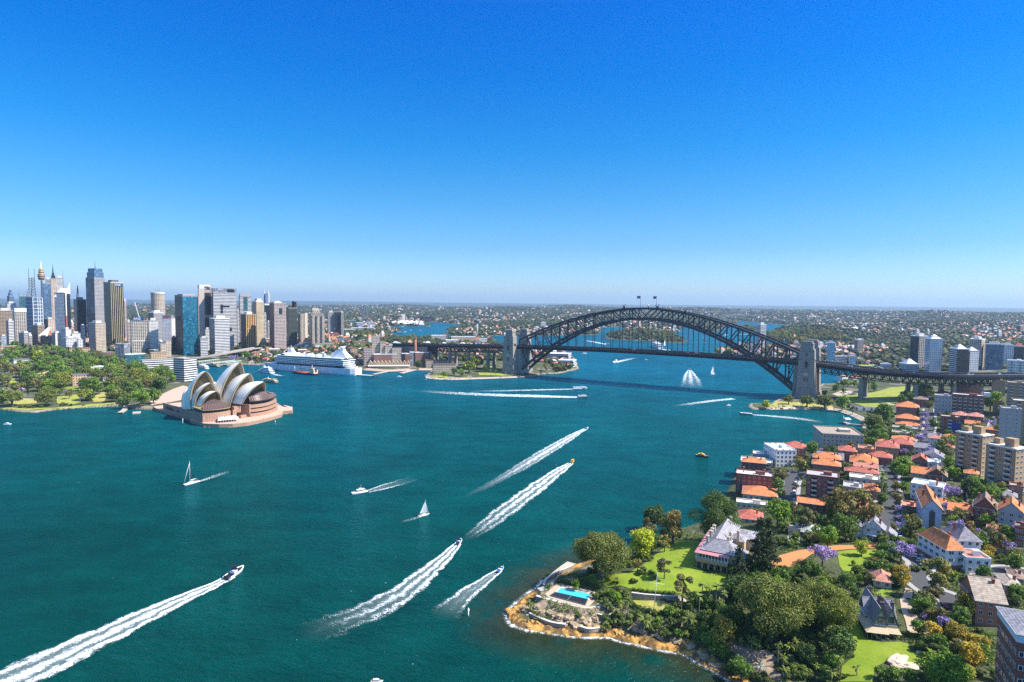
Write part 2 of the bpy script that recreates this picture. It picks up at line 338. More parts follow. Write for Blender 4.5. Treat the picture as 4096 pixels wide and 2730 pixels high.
def build_land():
 d,X,Y = DG,XG,YG
 c = np.empty(X.shape+(3,));c[:] = (.075,.085,.04)
 nz = fbm(X*.02,Y*.02,4,3)[...,None];far = sstep(1300,3000,Y)[...,None]
 c = c*(.7+.7*nz)*(1-far)+far*np.array((.05,.06,.045))
 pale = (sstep(.55,.7,fbm(X*.05,Y*.03,3,21))*sstep(700,1000,Y)*(d > 4))[...,None];c = c*(1-pale*.6)+pale*.6*np.array((.25,.22,.19))
 kz = (Y < 640) & (X > -40)
 shelf = np.clip(1-np.abs(d-3)/4.4,0,1)*(kz & (Y < 345) & (d > -2));n = fbm(X*.45,Y*.45,5,9)
 ora = np.stack([.36+.2*n,.18+.13*n,.045+.04*n],-1);dk = np.array((.05,.045,.03));mixn = sstep(.47,.62,n)[...,None]
 k = sstep(.1,.35,shelf)[...,None];c = c*(1-k)+k*(ora*mixn+(1-mixn)*(.25*ora+.75*dk))
 cl = (sstep(7.5,9.5,d)*(1-sstep(15,20,d))*(kz & (Y < 345)))[...,None];c = c*(1-cl)+cl*np.array((.26,.2,.14))
 sw = ((d > 0) & (d < 5) & ~kz & (Y < 1900))[...,None];c = np.where(sw,np.array((.30,.25,.20)),c)
 c = np.where((d < 0)[...,None],np.array((.05,.06,.03)),c)
 keep = (np.maximum.reduce([d[:-1,:-1],d[1:,:-1],d[:-1,1:],d[1:,1:]]) > -9)
 idx = np.arange(NT*NS).reshape(NS,NT);Q = np.stack([idx[:-1,:-1],idx[:-1,1:],idx[1:,1:],idx[1:,:-1]],-1)[keep]
 used,inv = np.unique(Q,return_inverse=True);V = np.stack([X,Y,ZG],-1).reshape(-1,3)[used]
 me = np_mesh('ground',V,inv.reshape(-1,4),land_material(),cols=c.reshape(-1,3)[used],smooth=True)
 return struct(link('ground',me))
GROUND = build_land()

# ------------------------------------------------------------------ water
def water_material():
 m,nt,b,o = _nt('harbour water');g = nd(nt,'NewGeometry');mp = nd(nt,'Mapping',i0=g.outputs['Position'])
 mp.inputs['Rotation'].default_value = (0,0,math.radians(22));mp.inputs['Scale'].default_value = (.55,1.,1.)
 v = mp.outputs[0]
 a = nd(nt,'TexNoise',Vector=v,Scale=.24,Detail=3.,Roughness=.6);s = nd(nt,'TexNoise',Vector=v,Scale=.75,Detail=4.,Roughness=.65)
 big = nd(nt,'TexNoise',Vector=g.outputs['Position'],Scale=.004,Detail=4.,Roughness=.55);gust = nd(nt,'TexNoise',Vector=v,Scale=.012,Detail=5.,Roughness=.6)
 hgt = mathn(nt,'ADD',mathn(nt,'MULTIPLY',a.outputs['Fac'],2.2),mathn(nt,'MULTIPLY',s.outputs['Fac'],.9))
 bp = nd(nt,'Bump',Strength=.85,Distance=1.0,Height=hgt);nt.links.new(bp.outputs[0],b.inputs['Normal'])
 at = nd(nt,'Attribute',{'attribute_name': 'tone'})
 c = mixc(nt,1.,at.outputs['Color'],ramp(nt,big.outputs['Fac'],[(.3,.72),(.7,1.26)]),'MULTIPLY')
 md = nd(nt,'TexNoise',Vector=v,Scale=.045,Detail=5.,Roughness=.7)
 c = mixc(nt,1.,c,ramp(nt,md.outputs['Fac'],[(.3,.72),(.5,1.),(.7,1.32)]),'MULTIPLY');c = mixc(nt,1.,c,ramp(nt,hgt,[(1.3,.36),(1.57,1.0),(1.88,1.85)]),'MULTIPLY')  # wave light and shade painted in: troughs darkened, crests brightened
 fk = nd(nt,'TexNoise',Vector=v,Scale=.62,Detail=4.,Roughness=.6);fm = mathn(nt,'MULTIPLY',fk.outputs['Fac'],ramp(nt,gust.outputs['Fac'],[(.35,.9),(.75,1.05)]))
 k = ramp(nt,fm,[(.70,0.),(.745,.85)])
 c = mixc(nt,k,c,(.75,.8,.8));nt.links.new(c,b.inputs['Base Color']);b.inputs['Roughness'].default_value = 1.;b.inputs['Specular IOR Level'].default_value = 0.
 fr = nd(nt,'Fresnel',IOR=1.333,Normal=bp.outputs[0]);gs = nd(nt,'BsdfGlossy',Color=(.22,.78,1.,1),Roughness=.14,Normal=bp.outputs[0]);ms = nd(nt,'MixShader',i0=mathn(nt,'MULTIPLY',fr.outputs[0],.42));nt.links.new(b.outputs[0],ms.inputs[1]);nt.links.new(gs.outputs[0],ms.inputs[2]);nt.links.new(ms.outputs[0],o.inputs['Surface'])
 return m
def build_water():
 """one sheet at sea level; its colour attribute turns bluer with distance, painting in reflected sky, and brown over the reef"""
 nt_,ns_ = 700,460;t = np.linspace(-1.05,1.05,nt_);s = np.linspace(0,1,ns_);T_,S_ = np.meshgrid(t,s);Y = 60*(5200/60)**S_;X = T_*Y
 d = -poly_sd(X,Y,SHORE)
 deep = np.array((.0003,.118,.092));mid = np.array((.0004,.172,.185));farc = np.array((.0015,.215,.335));f = sstep(250,700,Y)[...,None];f2 = sstep(650,1300,Y)[...,None]  # deep, mid and farc go by distance from the camera, not by depth
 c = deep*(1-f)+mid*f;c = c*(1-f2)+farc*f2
 kz = (Y < 360) & (X > -40);n = fbm(X*.09,Y*.09,4,31);w = (np.clip(1-d/26,0,1)*kz*(d > -6)*sstep(.3,.55,n+.12))[...,None]
 reef = np.stack([.05+.05*n,.055+.05*n,.022+.01*n],-1);c = c*(1-w)+reef*w
 idx = np.arange(nt_*ns_).reshape(ns_,nt_);Q = np.stack([idx[:-1,:-1],idx[:-1,1:],idx[1:,1:],idx[1:,:-1]],-1).reshape(-1,4)
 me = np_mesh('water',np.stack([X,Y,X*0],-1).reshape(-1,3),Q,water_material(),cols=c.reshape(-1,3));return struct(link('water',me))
WATER = build_water()
def ridge():
 mb = MB();a = []
 for i in range(120):
  x = -26000+i*440;a.append((x,26000.,60+70*float(fbm(np.array(i*.11),np.array(.3),4,77))))
 for i in range(119):
  p,q = a[i],a[i+1];f = .27
  mb.face([(p[0]*f,6000,-40),(q[0]*f,6000,-40),q,p],0,None,True);mb.face([p,q,(q[0],27500,-40),(p[0],27500,-40)],0,None,True)
 struct(mb.build('mountains',M('far forest',(.05,.07,.06),.95)))
ridge()
# ------------------------------------------------------------------ more mesh helpers
def _frus(s,c,a,b,z0,z1,yaw=0.,mi=0,top=None):      # tapered block: a=(sx,sy) below, b above
 ca,sa = math.cos(yaw),math.sin(yaw)
 q = lambda sz,z: [(c[0]+x*sz[0]/2*ca-y*sz[1]/2*sa,c[1]+x*sz[0]/2*sa+y*sz[1]/2*ca,z) for x,y in ((-1,-1),(1,-1),(1,1),(-1,1))]
 A,B = q(a,z0),q(b,z1)
 for i in range(4):
  j = (i+1) % 4;w = a[i % 2];s.face([A[i],A[j],B[j],B[i]],mi,[(0,0),(w,0),(w,z1-z0),(0,z1-z0)])
 s.face(B,mi if top is None else top)
MB.frus = _frus
STEEL = M('bridge steel grey',(.022,.027,.036),.55,.0,.4,.25,.5);STEEL2 = M('bridge steel light',(.13,.14,.15),.6)
GRAN = stripes('pylon granite',(.30,.27,.235),(.25,.225,.20),3.0,'v',.5,.85)
ASPH = M('asphalt',(.07,.07,.072),.9);CONC = M('concrete',(.36,.34,.31),.85)
DARK = M('dark opening',(.012,.013,.016),.4);WHITE = M('white paint',(.80,.80,.79),.5,var=.06)
# ------------------------------------------------------------------ harbour bridge
_a = G('P',2040,1495,3);_b = G('P',3223,1594,3);BV = (_b-_a);BV.z = 0;BL = BV.length;E_ = BV/BL;W_ = Vector((-E_.y,E_.x,0));
if W_.y < 0: W_ = -W_
BO = Vector((_a.x,_a.y,0))+W_*27;BY = math.atan2(E_.y,E_.x);MID = BL/2;HS = (BL-27)/2
def bp(s,w,z): q = BO+E_*s+W_*w;return (q.x,q.y,z)
def deck_z(s): return 53.5+5.5*max(0,1-((s-MID)/(MID+60))**2)
def top_z(k): return 134-65*abs(k)**1.78
def low_z(k): return 116-109*abs(k)**2.0
BRIDGE = thing('harbour_bridge','grey steel arch bridge crossing the harbour between four stone towers','bridge',bp(MID,0,0))
_inv = Matrix.Translation(-Vector(bp(MID,0,0)))
def bpart(mb,name,mats,parent=None):
 mb.xf(_inv) if parent is None or parent == BRIDGE else mb.xf(_inv)
 return mb.build(name,mats,parent or BRIDGE)
NP = 28;KS = [-1+2*i/NP for i in range(NP+1)]
for w in (-15,15):
 T = link('arch_truss',None,BRIDGE);c = MB();d = MB()
 for k in (-1,1): tr = MB();tr.box(bp(MID+k*HS,w,2),(9,5,6.5),BY);bpart(tr,'bearing_block',STEEL,T)
 for i in range(NP):
  a,b = KS[i],KS[i+1];sa,sb = MID+a*HS,MID+b*HS
  c.bar(bp(sa,w,top_z(a)),bp(sb,w,top_z(b)),2.1,3.1);d.bar(bp(sa,w,low_z(a)),bp(sb,w,low_z(b)),2.3,3.9 if abs(a+b) < 1.2 else 4.8)
 bpart(c,'top_chord',STEEL,T);bpart(d,'bottom_chord',STEEL,T)
 for i in range(NP):
  e = MB();a,b = KS[i],KS[i+1];sa,sb = MID+a*HS,MID+b*HS
  v = a if a < 0 else b;sv = MID+v*HS
  if not (i == NP//2): e.bar(bp(sv,w,top_z(v)),bp(sv,w,low_z(v)),1.7,1.9)
  if a < 0: e.bar(bp(sa,w,top_z(a)),bp(sb,w,low_z(b)),1.45,1.6)
  else: e.bar(bp(sb,w,top_z(b)),bp(sa,w,low_z(a)),1.45,1.6)
  if abs(a+b) > 1.35:
   e.bar(bp(sa,w,(top_z(a)+low_z(a))/2),bp(sb,w,(top_z(b)+low_z(b))/2),.6,.7)
  bpart(e,'truss_panel',STEEL,T)
 for i in range(1,NP):
  k = KS[i];s = MID+k*HS;zd = deck_z(s)
  if low_z(k) > zd+4:
   h = MB();h.bar(bp(s,w,zd-1),bp(s,w,low_z(k)),1.05,1.05);h.bar(bp(s,w-2.2,zd+2.6),bp(s,w+2.2,zd+2.6),.5,.7);bpart(h,'hanger',STEEL)
  elif low_z(k) < zd-8:
   h = MB();h.bar(bp(s,w,low_z(k)),bp(s,w,zd-2),1.1,1.1);bpart(h,'spandrel_post',STEEL)
for nm,fz in (('top_bracing',top_z),('bottom_bracing',low_z)):
 m = MB()
 for i in range(NP):
  a,b = KS[i],KS[i+1];sa,sb = MID+a*HS,MID+b*HS
  m.bar(bp(sa,-15,fz(a)),bp(sa,15,fz(a)),.9,1.3);m.bar(bp(sa,-15,fz(a)),bp(sb,15,fz(b)),.6);m.bar(bp(sa,15,fz(a)),bp(sb,-15,fz(b)),.6)
  if fz is top_z and abs(a) < .97: m.bar(bp(sa,-12.2,fz(a)+1.4),bp(sb,-12.2,fz(b)+1.4),1.6,.25,1);m.bar(bp(sa,-13,fz(a)+2.4),bp(sb,-13,fz(b)+2.4),.15)
 bpart(m,nm,[STEEL,STEEL2])
for k in (-1,1):
 m = MB();s = MID+k*HS
 for w in (-15,15): m.bar(bp(s,w,8),bp(s,w,top_z(1)),1.6,2.2)
 m.bar(bp(s,-15,top_z(1)),bp(s,15,top_z(1)),2,2.4);m.bar(bp(s,-15,60),bp(s,15,top_z(1)),1);m.bar(bp(s,15,60),bp(s,-15,top_z(1)),1)
 bpart(m,'end_portal',STEEL)
# deck path: south viaduct, main span, curving north viaduct
_ns = [L('D',1100,770)*0+G('D',1100,770,49.5),G('D',1400,787,48),G('D',1700,805,46.5),G('D',2170,806,45),G('D',2500,800,45)]
PATH = [Vector(bp(-320,0,46)),Vector(bp(-160,0,50.5))]+[Vector(bp(s,0,deck_z(s))) for s in np.linspace(-14,BL+14,40)]
_off = W_*18
PATH += [Vector((q.x+o,q.y+p,q.z)) for q,o,p in zip(_ns,(10,6,2,0,0),(17,19,20,20,20))]
def smooth_path(P,n=3):
 for _ in range(n):
  Q = [P[0]]
  for a,b in zip(P[:-1],P[1:]): Q += [a*.75+b*.25,a*.25+b*.75]
  P = Q+[P[-1]]
 return P
def ribbon(mb,P,w0,w1,dz0,dz1=None,mi=0):          # strip between lateral offsets along a path
 dz1 = dz0 if dz1 is None else dz1;O = [];acc = 0.
 for i,p in enumerate(P):
  t = (P[min(i+1,len(P)-1)]-P[max(i-1,0)]);t.z = 0;t.normalize();n = Vector((-t.y,t.x,0))
  if i: acc += (p-P[i-1]).length
  O.append((p+n*w0+Vector((0,0,dz0)),p+n*w1+Vector((0,0,dz1)),acc))
 for (a,b,l0),(c,d,l1) in zip(O[:-1],O[1:]):
  mb.face([b,a,c,d],mi,[(w1,l0),(w0,l0),(w0,l1),(w1,l1)])
SP = PATH[:2]+PATH[2:42];
DP = PATH[:42]+smooth_path(PATH[41:],3)[1:]
m = MB()
for w0,w1,z in ((-19,19,0.),): ribbon(m,DP,w0,w1,z,mi=0)
for w in (-19,19): ribbon(m,DP,w,w,-4.4,0.,1);ribbon(m,DP,w,w,0,-4.4,1)
ribbon(m,DP,19,-19,-4.4,mi=1)
bpart(m,'deck',[ASPH,STEEL])
for w in (-19.2,19.2,-10.5,10.5):
 r = MB();ribbon(r,DP,w,w,.1,1.9,0);ribbon(r,DP,w,w,1.9,.1,0);ribbon(r,DP,w+.35,w-.35,1.95,mi=0);bpart(r,'railing',M('deck railing',(.13,.13,.135),.6))
for w in (-7.4,-3.7,0,3.7,7.4):
 r = MB();ribbon(r,DP,w+.12,w-.12,.03);bpart(r,'lane_line',WHITE)
for w in (-14.5,14.5): r = MB();ribbon(r,DP,w+2.4,w-2.4,.02);bpart(r,'track_bed',M('ballast',(.16,.13,.11),.95))
def at_len(P,l):
 for a,b in zip(P[:-1],P[1:]):
  d = (b-a).length
  if l <= d: t = (b-a).normalized();return a+(b-a)*(l/d),t
  l -= d
 return P[-1],(P[-1]-P[-2]).normalized()
def plen(P): return sum((b-a).length for a,b in zip(P[:-1],P[1:]))
# viaduct trusses and piers
def viaduct(P,l0,l1,n,pier_at,depth=10.5):
 for w in (-11,11):
  m = MB();st = (l1-l0)/n
  for i in range(n):
   (a,t),(b,_) = at_len(P,l0+i*st),at_len(P,l0+(i+1)*st);nn = Vector((-t.y,t.x,0)).normalized()*w;a,b = a+nn,b+nn
   zt,zb = Vector((0,0,-3)),Vector((0,0,-3-depth));mid = (a+b)/2
   m.bar(a+zb,b+zb,1.,1.3);m.bar(a+zt,a+zb,.8,.8);m.bar(a+zb,mid+zt,.7,.8);m.bar(mid+zt,b+zb,.7,.8);m.bar(mid+zt,mid+(zt+zb)/2,.5)
   m.bar(a+zt,mid+(zt+zb)*.5,.45)
  bpart(m,'viaduct_truss',STEEL)
 for l in pier_at:
  a,t = at_len(P,l);nn = Vector((-t.y,t.x,0)).normalized();yaw = math.atan2(t.y,t.x)
  for w in (-11,11):
   q = a+nn*w;g = hz(q.x,q.y);m = MB();m.frus((q.x,q.y),(6.2,5.2),(4.6,4.2),g-2,q.z-3-depth-1,yaw);m.frus((q.x,q.y),(5.6,5.2),(5.6,5.2),q.z-4-depth,q.z-3-depth,yaw)
   bpart(m,'viaduct_pier',GRAN)
LS = 320-14.;SPL = [v for v in PATH[:3]]
viaduct(SPL[::-1],4,205,20,(50,100,150,203))
NPL = [v for v in DP if (v-Vector(bp(BL+14,0,0))).xy.length < 1e-3 or (Vector((v.x,v.y,0))-Vector(bp(0,0,0))).dot(E_) > BL+13.5]
viaduct(NPL,2,plen(NPL)-40,26,(62,124,172,215))
for w in (-18,18):                                     # masonry arches at the inland end of the south viaduct
 m = MB()
 pts = [Vector(bp(-14-205-i*4.0,w,0)) for i in range(28)]
 for i in range(27):
  s = (i % 9)/9*2-1;arch = 8+max(0,1-s*s)**.5*19 if 0 < i % 9 else 6
  zt = at_len(SPL[::-1],205+i*4.0)[0].z;g = hz(pts[i].x,pts[i].y);z0 = g-2 if i % 9 in (0,8) or i > 18 else min(zt-5,g+arch*.75)
  m.bar(pts[i]+Vector((0,0,(z0+zt-3)/2)),pts[i+1]+Vector((0,0,(z0+zt-3)/2)),2,zt-3-z0)
 bpart(m,'masonry_arches',M('viaduct masonry',(.19,.17,.15),.9))
# four stone towers
def pylon(s,w,label,out):
 t = thing('bridge_tower',label,'bridge tower',bp(s,w,0),BY,'stone towers at the ends of the bridge')
 g = MB();g.frus((0,-1*out*0),(29,20),(28.4,19.4),1,9,0);g.frus((0,0),(25.5,16.5),(21.5,13.6),9,62);g.build('shaft',GRAN,t)
 g = MB();g.frus((0,0),(22.5,14.6),(22.2,14.4),62,63.6);g.frus((0,0),(21.4,13.4),(20.8,13),63.6,74);g.build('middle_stage',GRAN,t)
 g = MB();g.frus((0,0),(17.2,11.2),(16.4,10.8),74,84.5);g.frus((0,0),(17.6,11.8),(17.6,11.8),84.5,85.6);g.frus((0,0),(14.5,9.4),(13.6,8.8),85.6,89);g.build('top_stage',GRAN,t)
 for x in (-7.6,7.6): g = MB();g.frus((x,0),(5.4,13.8),(4.8,13.2),74,77.4);g.build('shoulder',GRAN,t)
 f = -1
 for sg in (-1,1):
  g = MB();y = sg*7.55;w2 = 2.3
  pts = [(-w2,50),(w2,50)]+[(w2*math.cos(a),57+w2*math.sin(a)) for a in np.linspace(0,math.pi,9)]
  g.face([(p[0],y*1.02,p[1]) for p in (pts if sg < 0 else pts[::-1])],0)
  for k in range(len(pts)):
   p,q = pts[k],pts[(k+1) % len(pts)];g.bar((p[0],y*1.03,p[1]),(q[0],y*1.03,q[1]),.5,.5,1)
  g.build('archway',[DARK,GRAN],t)
  g = MB();g.box((0,sg*8.0,45.5),(9.5,2.2,1.8));g.box((0,sg*7.9,43.4),(7.6,1.4,2.1));g.build('balcony',GRAN,t)
  g = MB();g.box((0,sg*7.85,37.2),(5.6,.5,5.4));g.build('stone_panel',M('pale granite',(.42,.40,.36),.8),t)
  for x in (-2.2,0,2.2): g = MB();g.box((x,sg*7.95,29),(.55,.4,6));g.build('slit_window',DARK,t)
  g = MB();g.box((0,sg*8.9,9),(13,1.6,9.5));g.box((0,sg*9.2,18.5),(15,1.2,1));g.build('buttress',GRAN,t)
  g = MB();g.box((0,sg*6.7,66),(1,.5,6));g.build('slit_window',DARK,t)
 for sg in (-1,1):
  g = MB();x = sg*10.9;pts = [(-3.2,54),(3.2,54)]+[(3.2*math.cos(a),60+3.0*math.sin(a)) for a in np.linspace(0,math.pi,9)]
  g.face([(x*1.003,p[0],p[1]) for p in (pts if sg > 0 else pts[::-1])],0);g.build('archway',DARK,t)
 return t
pylon(0,-27,'stone bridge tower beside the lawn at the left end of the arch, harbour side',1)
pylon(0,27,'left end stone bridge tower standing behind its twin across the deck',1)
pylon(BL,-27,'stone bridge tower behind the palms at the right end of the arch, nearest the camera',1)
pylon(BL,27,'stone bridge tower at the right end of the arch, half hidden behind its twin',1)
for s in (0,BL):                                       # abutment between the towers
 k = -1 if s == 0 else 1
 a = MB();a.frus(bp(s-k*6,0,0),(30,40),(26,40),0,deck_z(s)-4,BY);bpart(a,'abutment',GRAN)
for ds,lab in ((-4,'left one of two dark blue flags at the crown of the bridge'),(14,'right one of two dark blue flags at the crown of the bridge')):
 t = thing('flagpole',lab,'flag',bp(MID+ds,-15 if ds < 0 else 15,134),0,'flags on the bridge arch')
 m = MB();m.tube((0,0,0),(0,0,22),.35,.22,6);m.build('pole',STEEL2,t)
 m = MB();m.grid([[(-i*.66,math.sin(i*.9)*.4,17.2+j*1.5-.04*i) for j in range(4)] for i in range(10)]);f = m.build('flag',M('navy flag cloth',(.012,.03,.13),.8),t)
 m = MB()
 for sy in (-.12,.12):
  for i in range(4): m.bar((-.66*(i*.7+.2),math.sin((i*.7+.2)*.9)*.4+sy,21.4-.55*i),(-.66*(i*.7+.9),math.sin((i*.7+.9)*.9)*.4+sy,20.9-.55*i),.4,.04,0)
  for x,z in ((-4.3,17.9),(-5.2,19.2),(-4.2,20.6),(-1.4,18.1)): m.box((x,math.sin(-x/.66*.9)*.4+sy,z),(.5,.06,.5))
 m.build('flag_emblem',WHITE,f)
CRN = None
for s,lab in ((-34,'steel maintenance crane on the top chord, left of the flags'),(27,'steel maintenance crane on the top chord, just right of the flags'),(75,'steel maintenance crane on the top chord, farther down the right slope')):
 k = s/HS;t = thing('maintenance_crane',lab,'crane',bp(MID+s,-15,top_z(k)+1.3),BY,'maintenance cranes on the arch')
 m = MB();m.box((0,0,0),(5,4,1.6));m.box((0,0,1.6),(2.6,3,2.6));m.build('cab',STEEL,t)
 m = MB();m.bar((0,0,3.5),(-4.5,0,6),.6);m.bar((0,0,3.5),(3.4,0,7.5),.6);m.bar((3.4,0,7.5),(-4.5,0,6),.25);m.build('jib',STEEL,t)
t = thing('beacon_light','small white beacon mast between the two bridge flags','beacon',bp(MID+5,0,134))
m = MB();m.box((0,0,-.8),(1.4,1.4,5));m.build('mast',STEEL2,t);m = MB();m.lathe((0,0,4.2),[(1.2,0),(1.2,2),(.3,3)],8);m.build('lantern',M('beacon lamp',(.8,.6,.3),.4),t)
# ------------------------------------------------------------------ opera house
OC = G('O',780,1045);OA = (OC-G('O',75,815));OA.z = 0;OA.normalize();OB = Vector((-OA.y,OA.x,0))
if OB.y < 0: OB = -OB
OPERA = thing('opera_house','white sail shelled opera house on a pink granite point','opera house',(OC.x,OC.y,0),math.atan2(OA.y,OA.x))
sg_ = 1 if (OA.x*OB.y-OA.y*OB.x) > 0 else -1
def ob(a,b,z): return Vector((a,b*sg_,z))
PINK = stripes('pink granite panels',(.42,.245,.165),(.36,.205,.135),2.4,'u',.5,.8);PAVE = M('pink paving',(.53,.36,.27),.85,var=.12);TILE = stripes('white shell tiles',(.93,.90,.82),(.86,.82,.73),6.,'u',.93,.35,var=.04)
RIBC = M('shell concrete ribs',(.34,.28,.19),.8);BRONZE = M('bronze glazing',(.10,.05,.04),.38,spec=.4);OGLASS = M('dark topaz glass',(.022,.03,.032),.12,spec=.7);BRASS = M('brass rail',(.36,.25,.08),.5)
def bez(p,c,q,t): return p*(1-t)**2+c*2*t*(1-t)+q*t*t
def shell(hall,pk,foot,back,ctl=(.3,.9),bulge=.15,run=14.,glass=True,thick=1.6):
 """one sail: two curved sides meeting at a ridge; hall frame = (along the axis, across, up)"""
 pk,back = Vector((pk[0],0,pk[1])),Vector((back[0],0,back[1]));f1 = Vector((foot[0],-foot[1],foot[2]));f2 = Vector((foot[0],foot[1],foot[2]))
 c = back.lerp(pk,ctl[0]);c.z = back.z+(pk.z-back.z)*ctl[1];k_ = 1 if pk.x > back.x else -1;nt_,ns_ = 18,16;rims = []
 dirv = Vector((k_*1.1,0,0))
 for f in (f1,f2):
  out = Vector((0,1 if f.y > 0 else -1,0));P = [];fr = f-Vector((k_*run,0,0));fr.y *= .86
  for i in range(nt_+1):
   t = i/nt_;R = bez(back,c,pk,t);B = fr.lerp(f,t**.7);row = []
   for j in range(ns_+1):
    q = j/ns_;h = (R-B).length*bulge*4*q*(1-q);row.append(B.lerp(R,q)+(out*.8+Vector((0,0,.6)))*h)
   P.append(row)
  m = MB();flip = (f is f1) == (k_ < 0)
  for i in range(nt_):
   for j in range(ns_):
    q = [P[i][j],P[i+1][j],P[i+1][j+1],P[i][j+1]];u = i/nt_*60;uv = [(u,j),(u+60/nt_,j),(u+60/nt_,j+1),(u,j+1)]
    m.face(q[::-1] if flip else q,0,uv[::-1] if flip else uv,True)
  m.xf(hall).build('shell',TILE,OPERA)
  rim = P[-1];rims.append(rim);r = MB()                # ribbed concrete edge of the mouth
  inn = [p-(out*.9+Vector((0,0,.35)))*(.8+1.1*math.sin(math.pi*k/ns_)) for k,p in enumerate(rim)]
  for k in range(ns_):
   a,b,c2,d2 = rim[k],rim[k+1],inn[k+1],inn[k]
   r.face([a+dirv,b+dirv,c2+dirv,d2+dirv]);r.face([a,b,b+dirv,a+dirv]);r.face([d2+dirv,c2+dirv,c2-dirv*.8,d2-dirv*.8])
  r.xf(hall).build('shell_rim',RIBC,OPERA)
  w = MB()                                           # ribbed underside
  for i in range(nt_):
   for j in range(1,ns_):
    sh = lambda p,jj: p-(out*.7+Vector((0,0,.5)))*thick*math.sin(math.pi*min(jj,ns_)/ns_*.5+.2)
    q = [sh(P[i][j],j),sh(P[i+1][j],j),sh(P[i+1][j+1],j+1),sh(P[i][j+1],j+1)];w.face(q if flip else q[::-1],0,None,True)
  w.xf(hall).build('shell_lining',RIBC,OPERA)
 if glass:                                               # glass wall inside the mouth, stepped back from the rim
  g = MB();mu = MB();A,B = [[Vector((p.x,p.y*.8,p.z-1.6))-dirv*4 for p in rm] for rm in rims]
  for k in range(ns_-1):
   for x in range(6): g.face([A[k].lerp(B[k],x/6),A[k].lerp(B[k],(x+1)/6),A[k+1].lerp(B[k+1],(x+1)/6),A[k+1].lerp(B[k+1],x/6)])
  g.xf(hall).build('glass_wall',OGLASS,OPERA)
  for x in range(1,12):
   for k in range(ns_-2): mu.bar(A[k].lerp(B[k],x/12)+dirv*.3,A[k+1].lerp(B[k+1],x/12)+dirv*.3,.28)
  mu.xf(hall).build('mullion',BRASS,OPERA)
NEARH = Matrix.Translation(ob(-22,22,0)) @ Matrix.Rotation(math.radians(8)*sg_,4,'Z');FARH = Matrix.Translation(ob(-8,62,0)) @ Matrix.Rotation(math.radians(20)*sg_,4,'Z')
shell(NEARH,(-18.5,58.3),(-29,12.5,13),(-54,24),(.42,.96),bulge=.19,run=20)
shell(NEARH,(-8.2,45),(-23,12.5,14),(-42,22),(.34,1.),bulge=.19,run=18)
shell(NEARH,(2,35.8),(-9,12,17),(-32,20),(.30,1.07),bulge=.19,run=18)
shell(NEARH,(-56,36),(-48,12,12),(-28,20),(.34,.95),run=10)
shell(FARH,(-20.8,67.5),(-38,17,14),(-68,24),(.42,.9),run=17)
shell(FARH,(-6,54.4),(-21,17,16.5),(-52,23),(.34,.95),run=16)
shell(FARH,(15.4,45.6),(-3,16.5,19.5),(-34,22),(.28,1.05),run=16)
shell(FARH,(-68,42),(-60,16,12),(-38,20),(.34,.95),run=10)
def oprism(name,poly,z0,z1,mat,bottom=False,top=None):
 m = MB();m.prism([tuple(ob(a,b,0)[:2]) for a,b in poly],z0,z1,0,None if top is None else 1,bottom);return m.build(name,[mat]+([top] if top else []),OPERA)
def arcp(a0,b0,a1,b1,bul,n=12):      # gently bowed front edge from (a0,b0) to (a1,b1)
 return [(a0+(a1-a0)*t+bul*4*t*(1-t),b0+(b1-b0)*t) for t in (i/n for i in range(n+1))]
# broadwalk round the point, then the podium and the two hall fronts
def ab(p): d = p-OC;return (d.x*OA.x+d.y*OA.y,d.x*OB.x+d.y*OB.y)
_edge = [ab(G('O',u,v)) for u,v in ((75,815),(560,950),(600,990),(780,1045),(1000,1055),(1200,1051),(1400,1030),(1550,1000),(1750,952),(1900,905),(1935,858),(2060,850),(2065,800),(1930,768))]
oprism('broadwalk',_edge+[(-30,118),(-70,116),(-150,108),(-168,60),(-160,3)],-2,4.0,PINK,top=PAVE)
oprism('podium',[(-128,6),(-24,5),(-4,20),(-20,34),(-22,48),(-4,55),(-26,101),(-60,108),(-128,100)],3.8,10.5,PINK,top=PAVE)
oprism('podium_wall',[(-132,4.5),(-96,4.5),(-60,4),(-5,1),(-5,3.2),(-60,6),(-132,6.5)],3.8,11.8,PINK)
oprism('hall_front',[(-40,3)]+arcp(-6,1,-4,32,3)+[(-40,36)],4.0,14.0,PINK)
oprism('foyer_windows',[(-40,5)]+arcp(-9,3,-7,31,3)+[(-40,34)],14.0,17.2,OGLASS)
oprism('foyer_eave',[(-38,3)]+arcp(-6,1.5,-4,32,4)+[(-38,35)],17.2,18.1,BRASS)
for k,(z0,z1,d) in enumerate(((4.0,7.6,0),(9.4,12.4,-1.5),(14.0,17.8,-3))):
 oprism('terrace',[(-44,48)]+arcp(-1+d,54,-24+d,101,9)+[(-60,102)],z0,z1,PINK)
for z0,z1,d in ((7.6,9.4,-3),(12.4,14.0,-4.5)):
 oprism('terrace_windows',[(-44,50)]+arcp(-1+d,55,-24+d,99,9)+[(-60,101)],z0,z1,OGLASS)
oprism('side_wall',[(-46,42),(-30,45),(-1.4,53.2),(-4,56),(-46,52)],3.9,18.6,PINK)
oprism('foyer_windows',[(-40,52)]+arcp(-6,56,-27,98,9)+[(-58,99)],17.8,21.6,OGLASS)
oprism('foyer_eave',[(-38,50)]+arcp(-3,54.5,-24,100,10)+[(-56,100)],21.6,22.5,BRONZE)
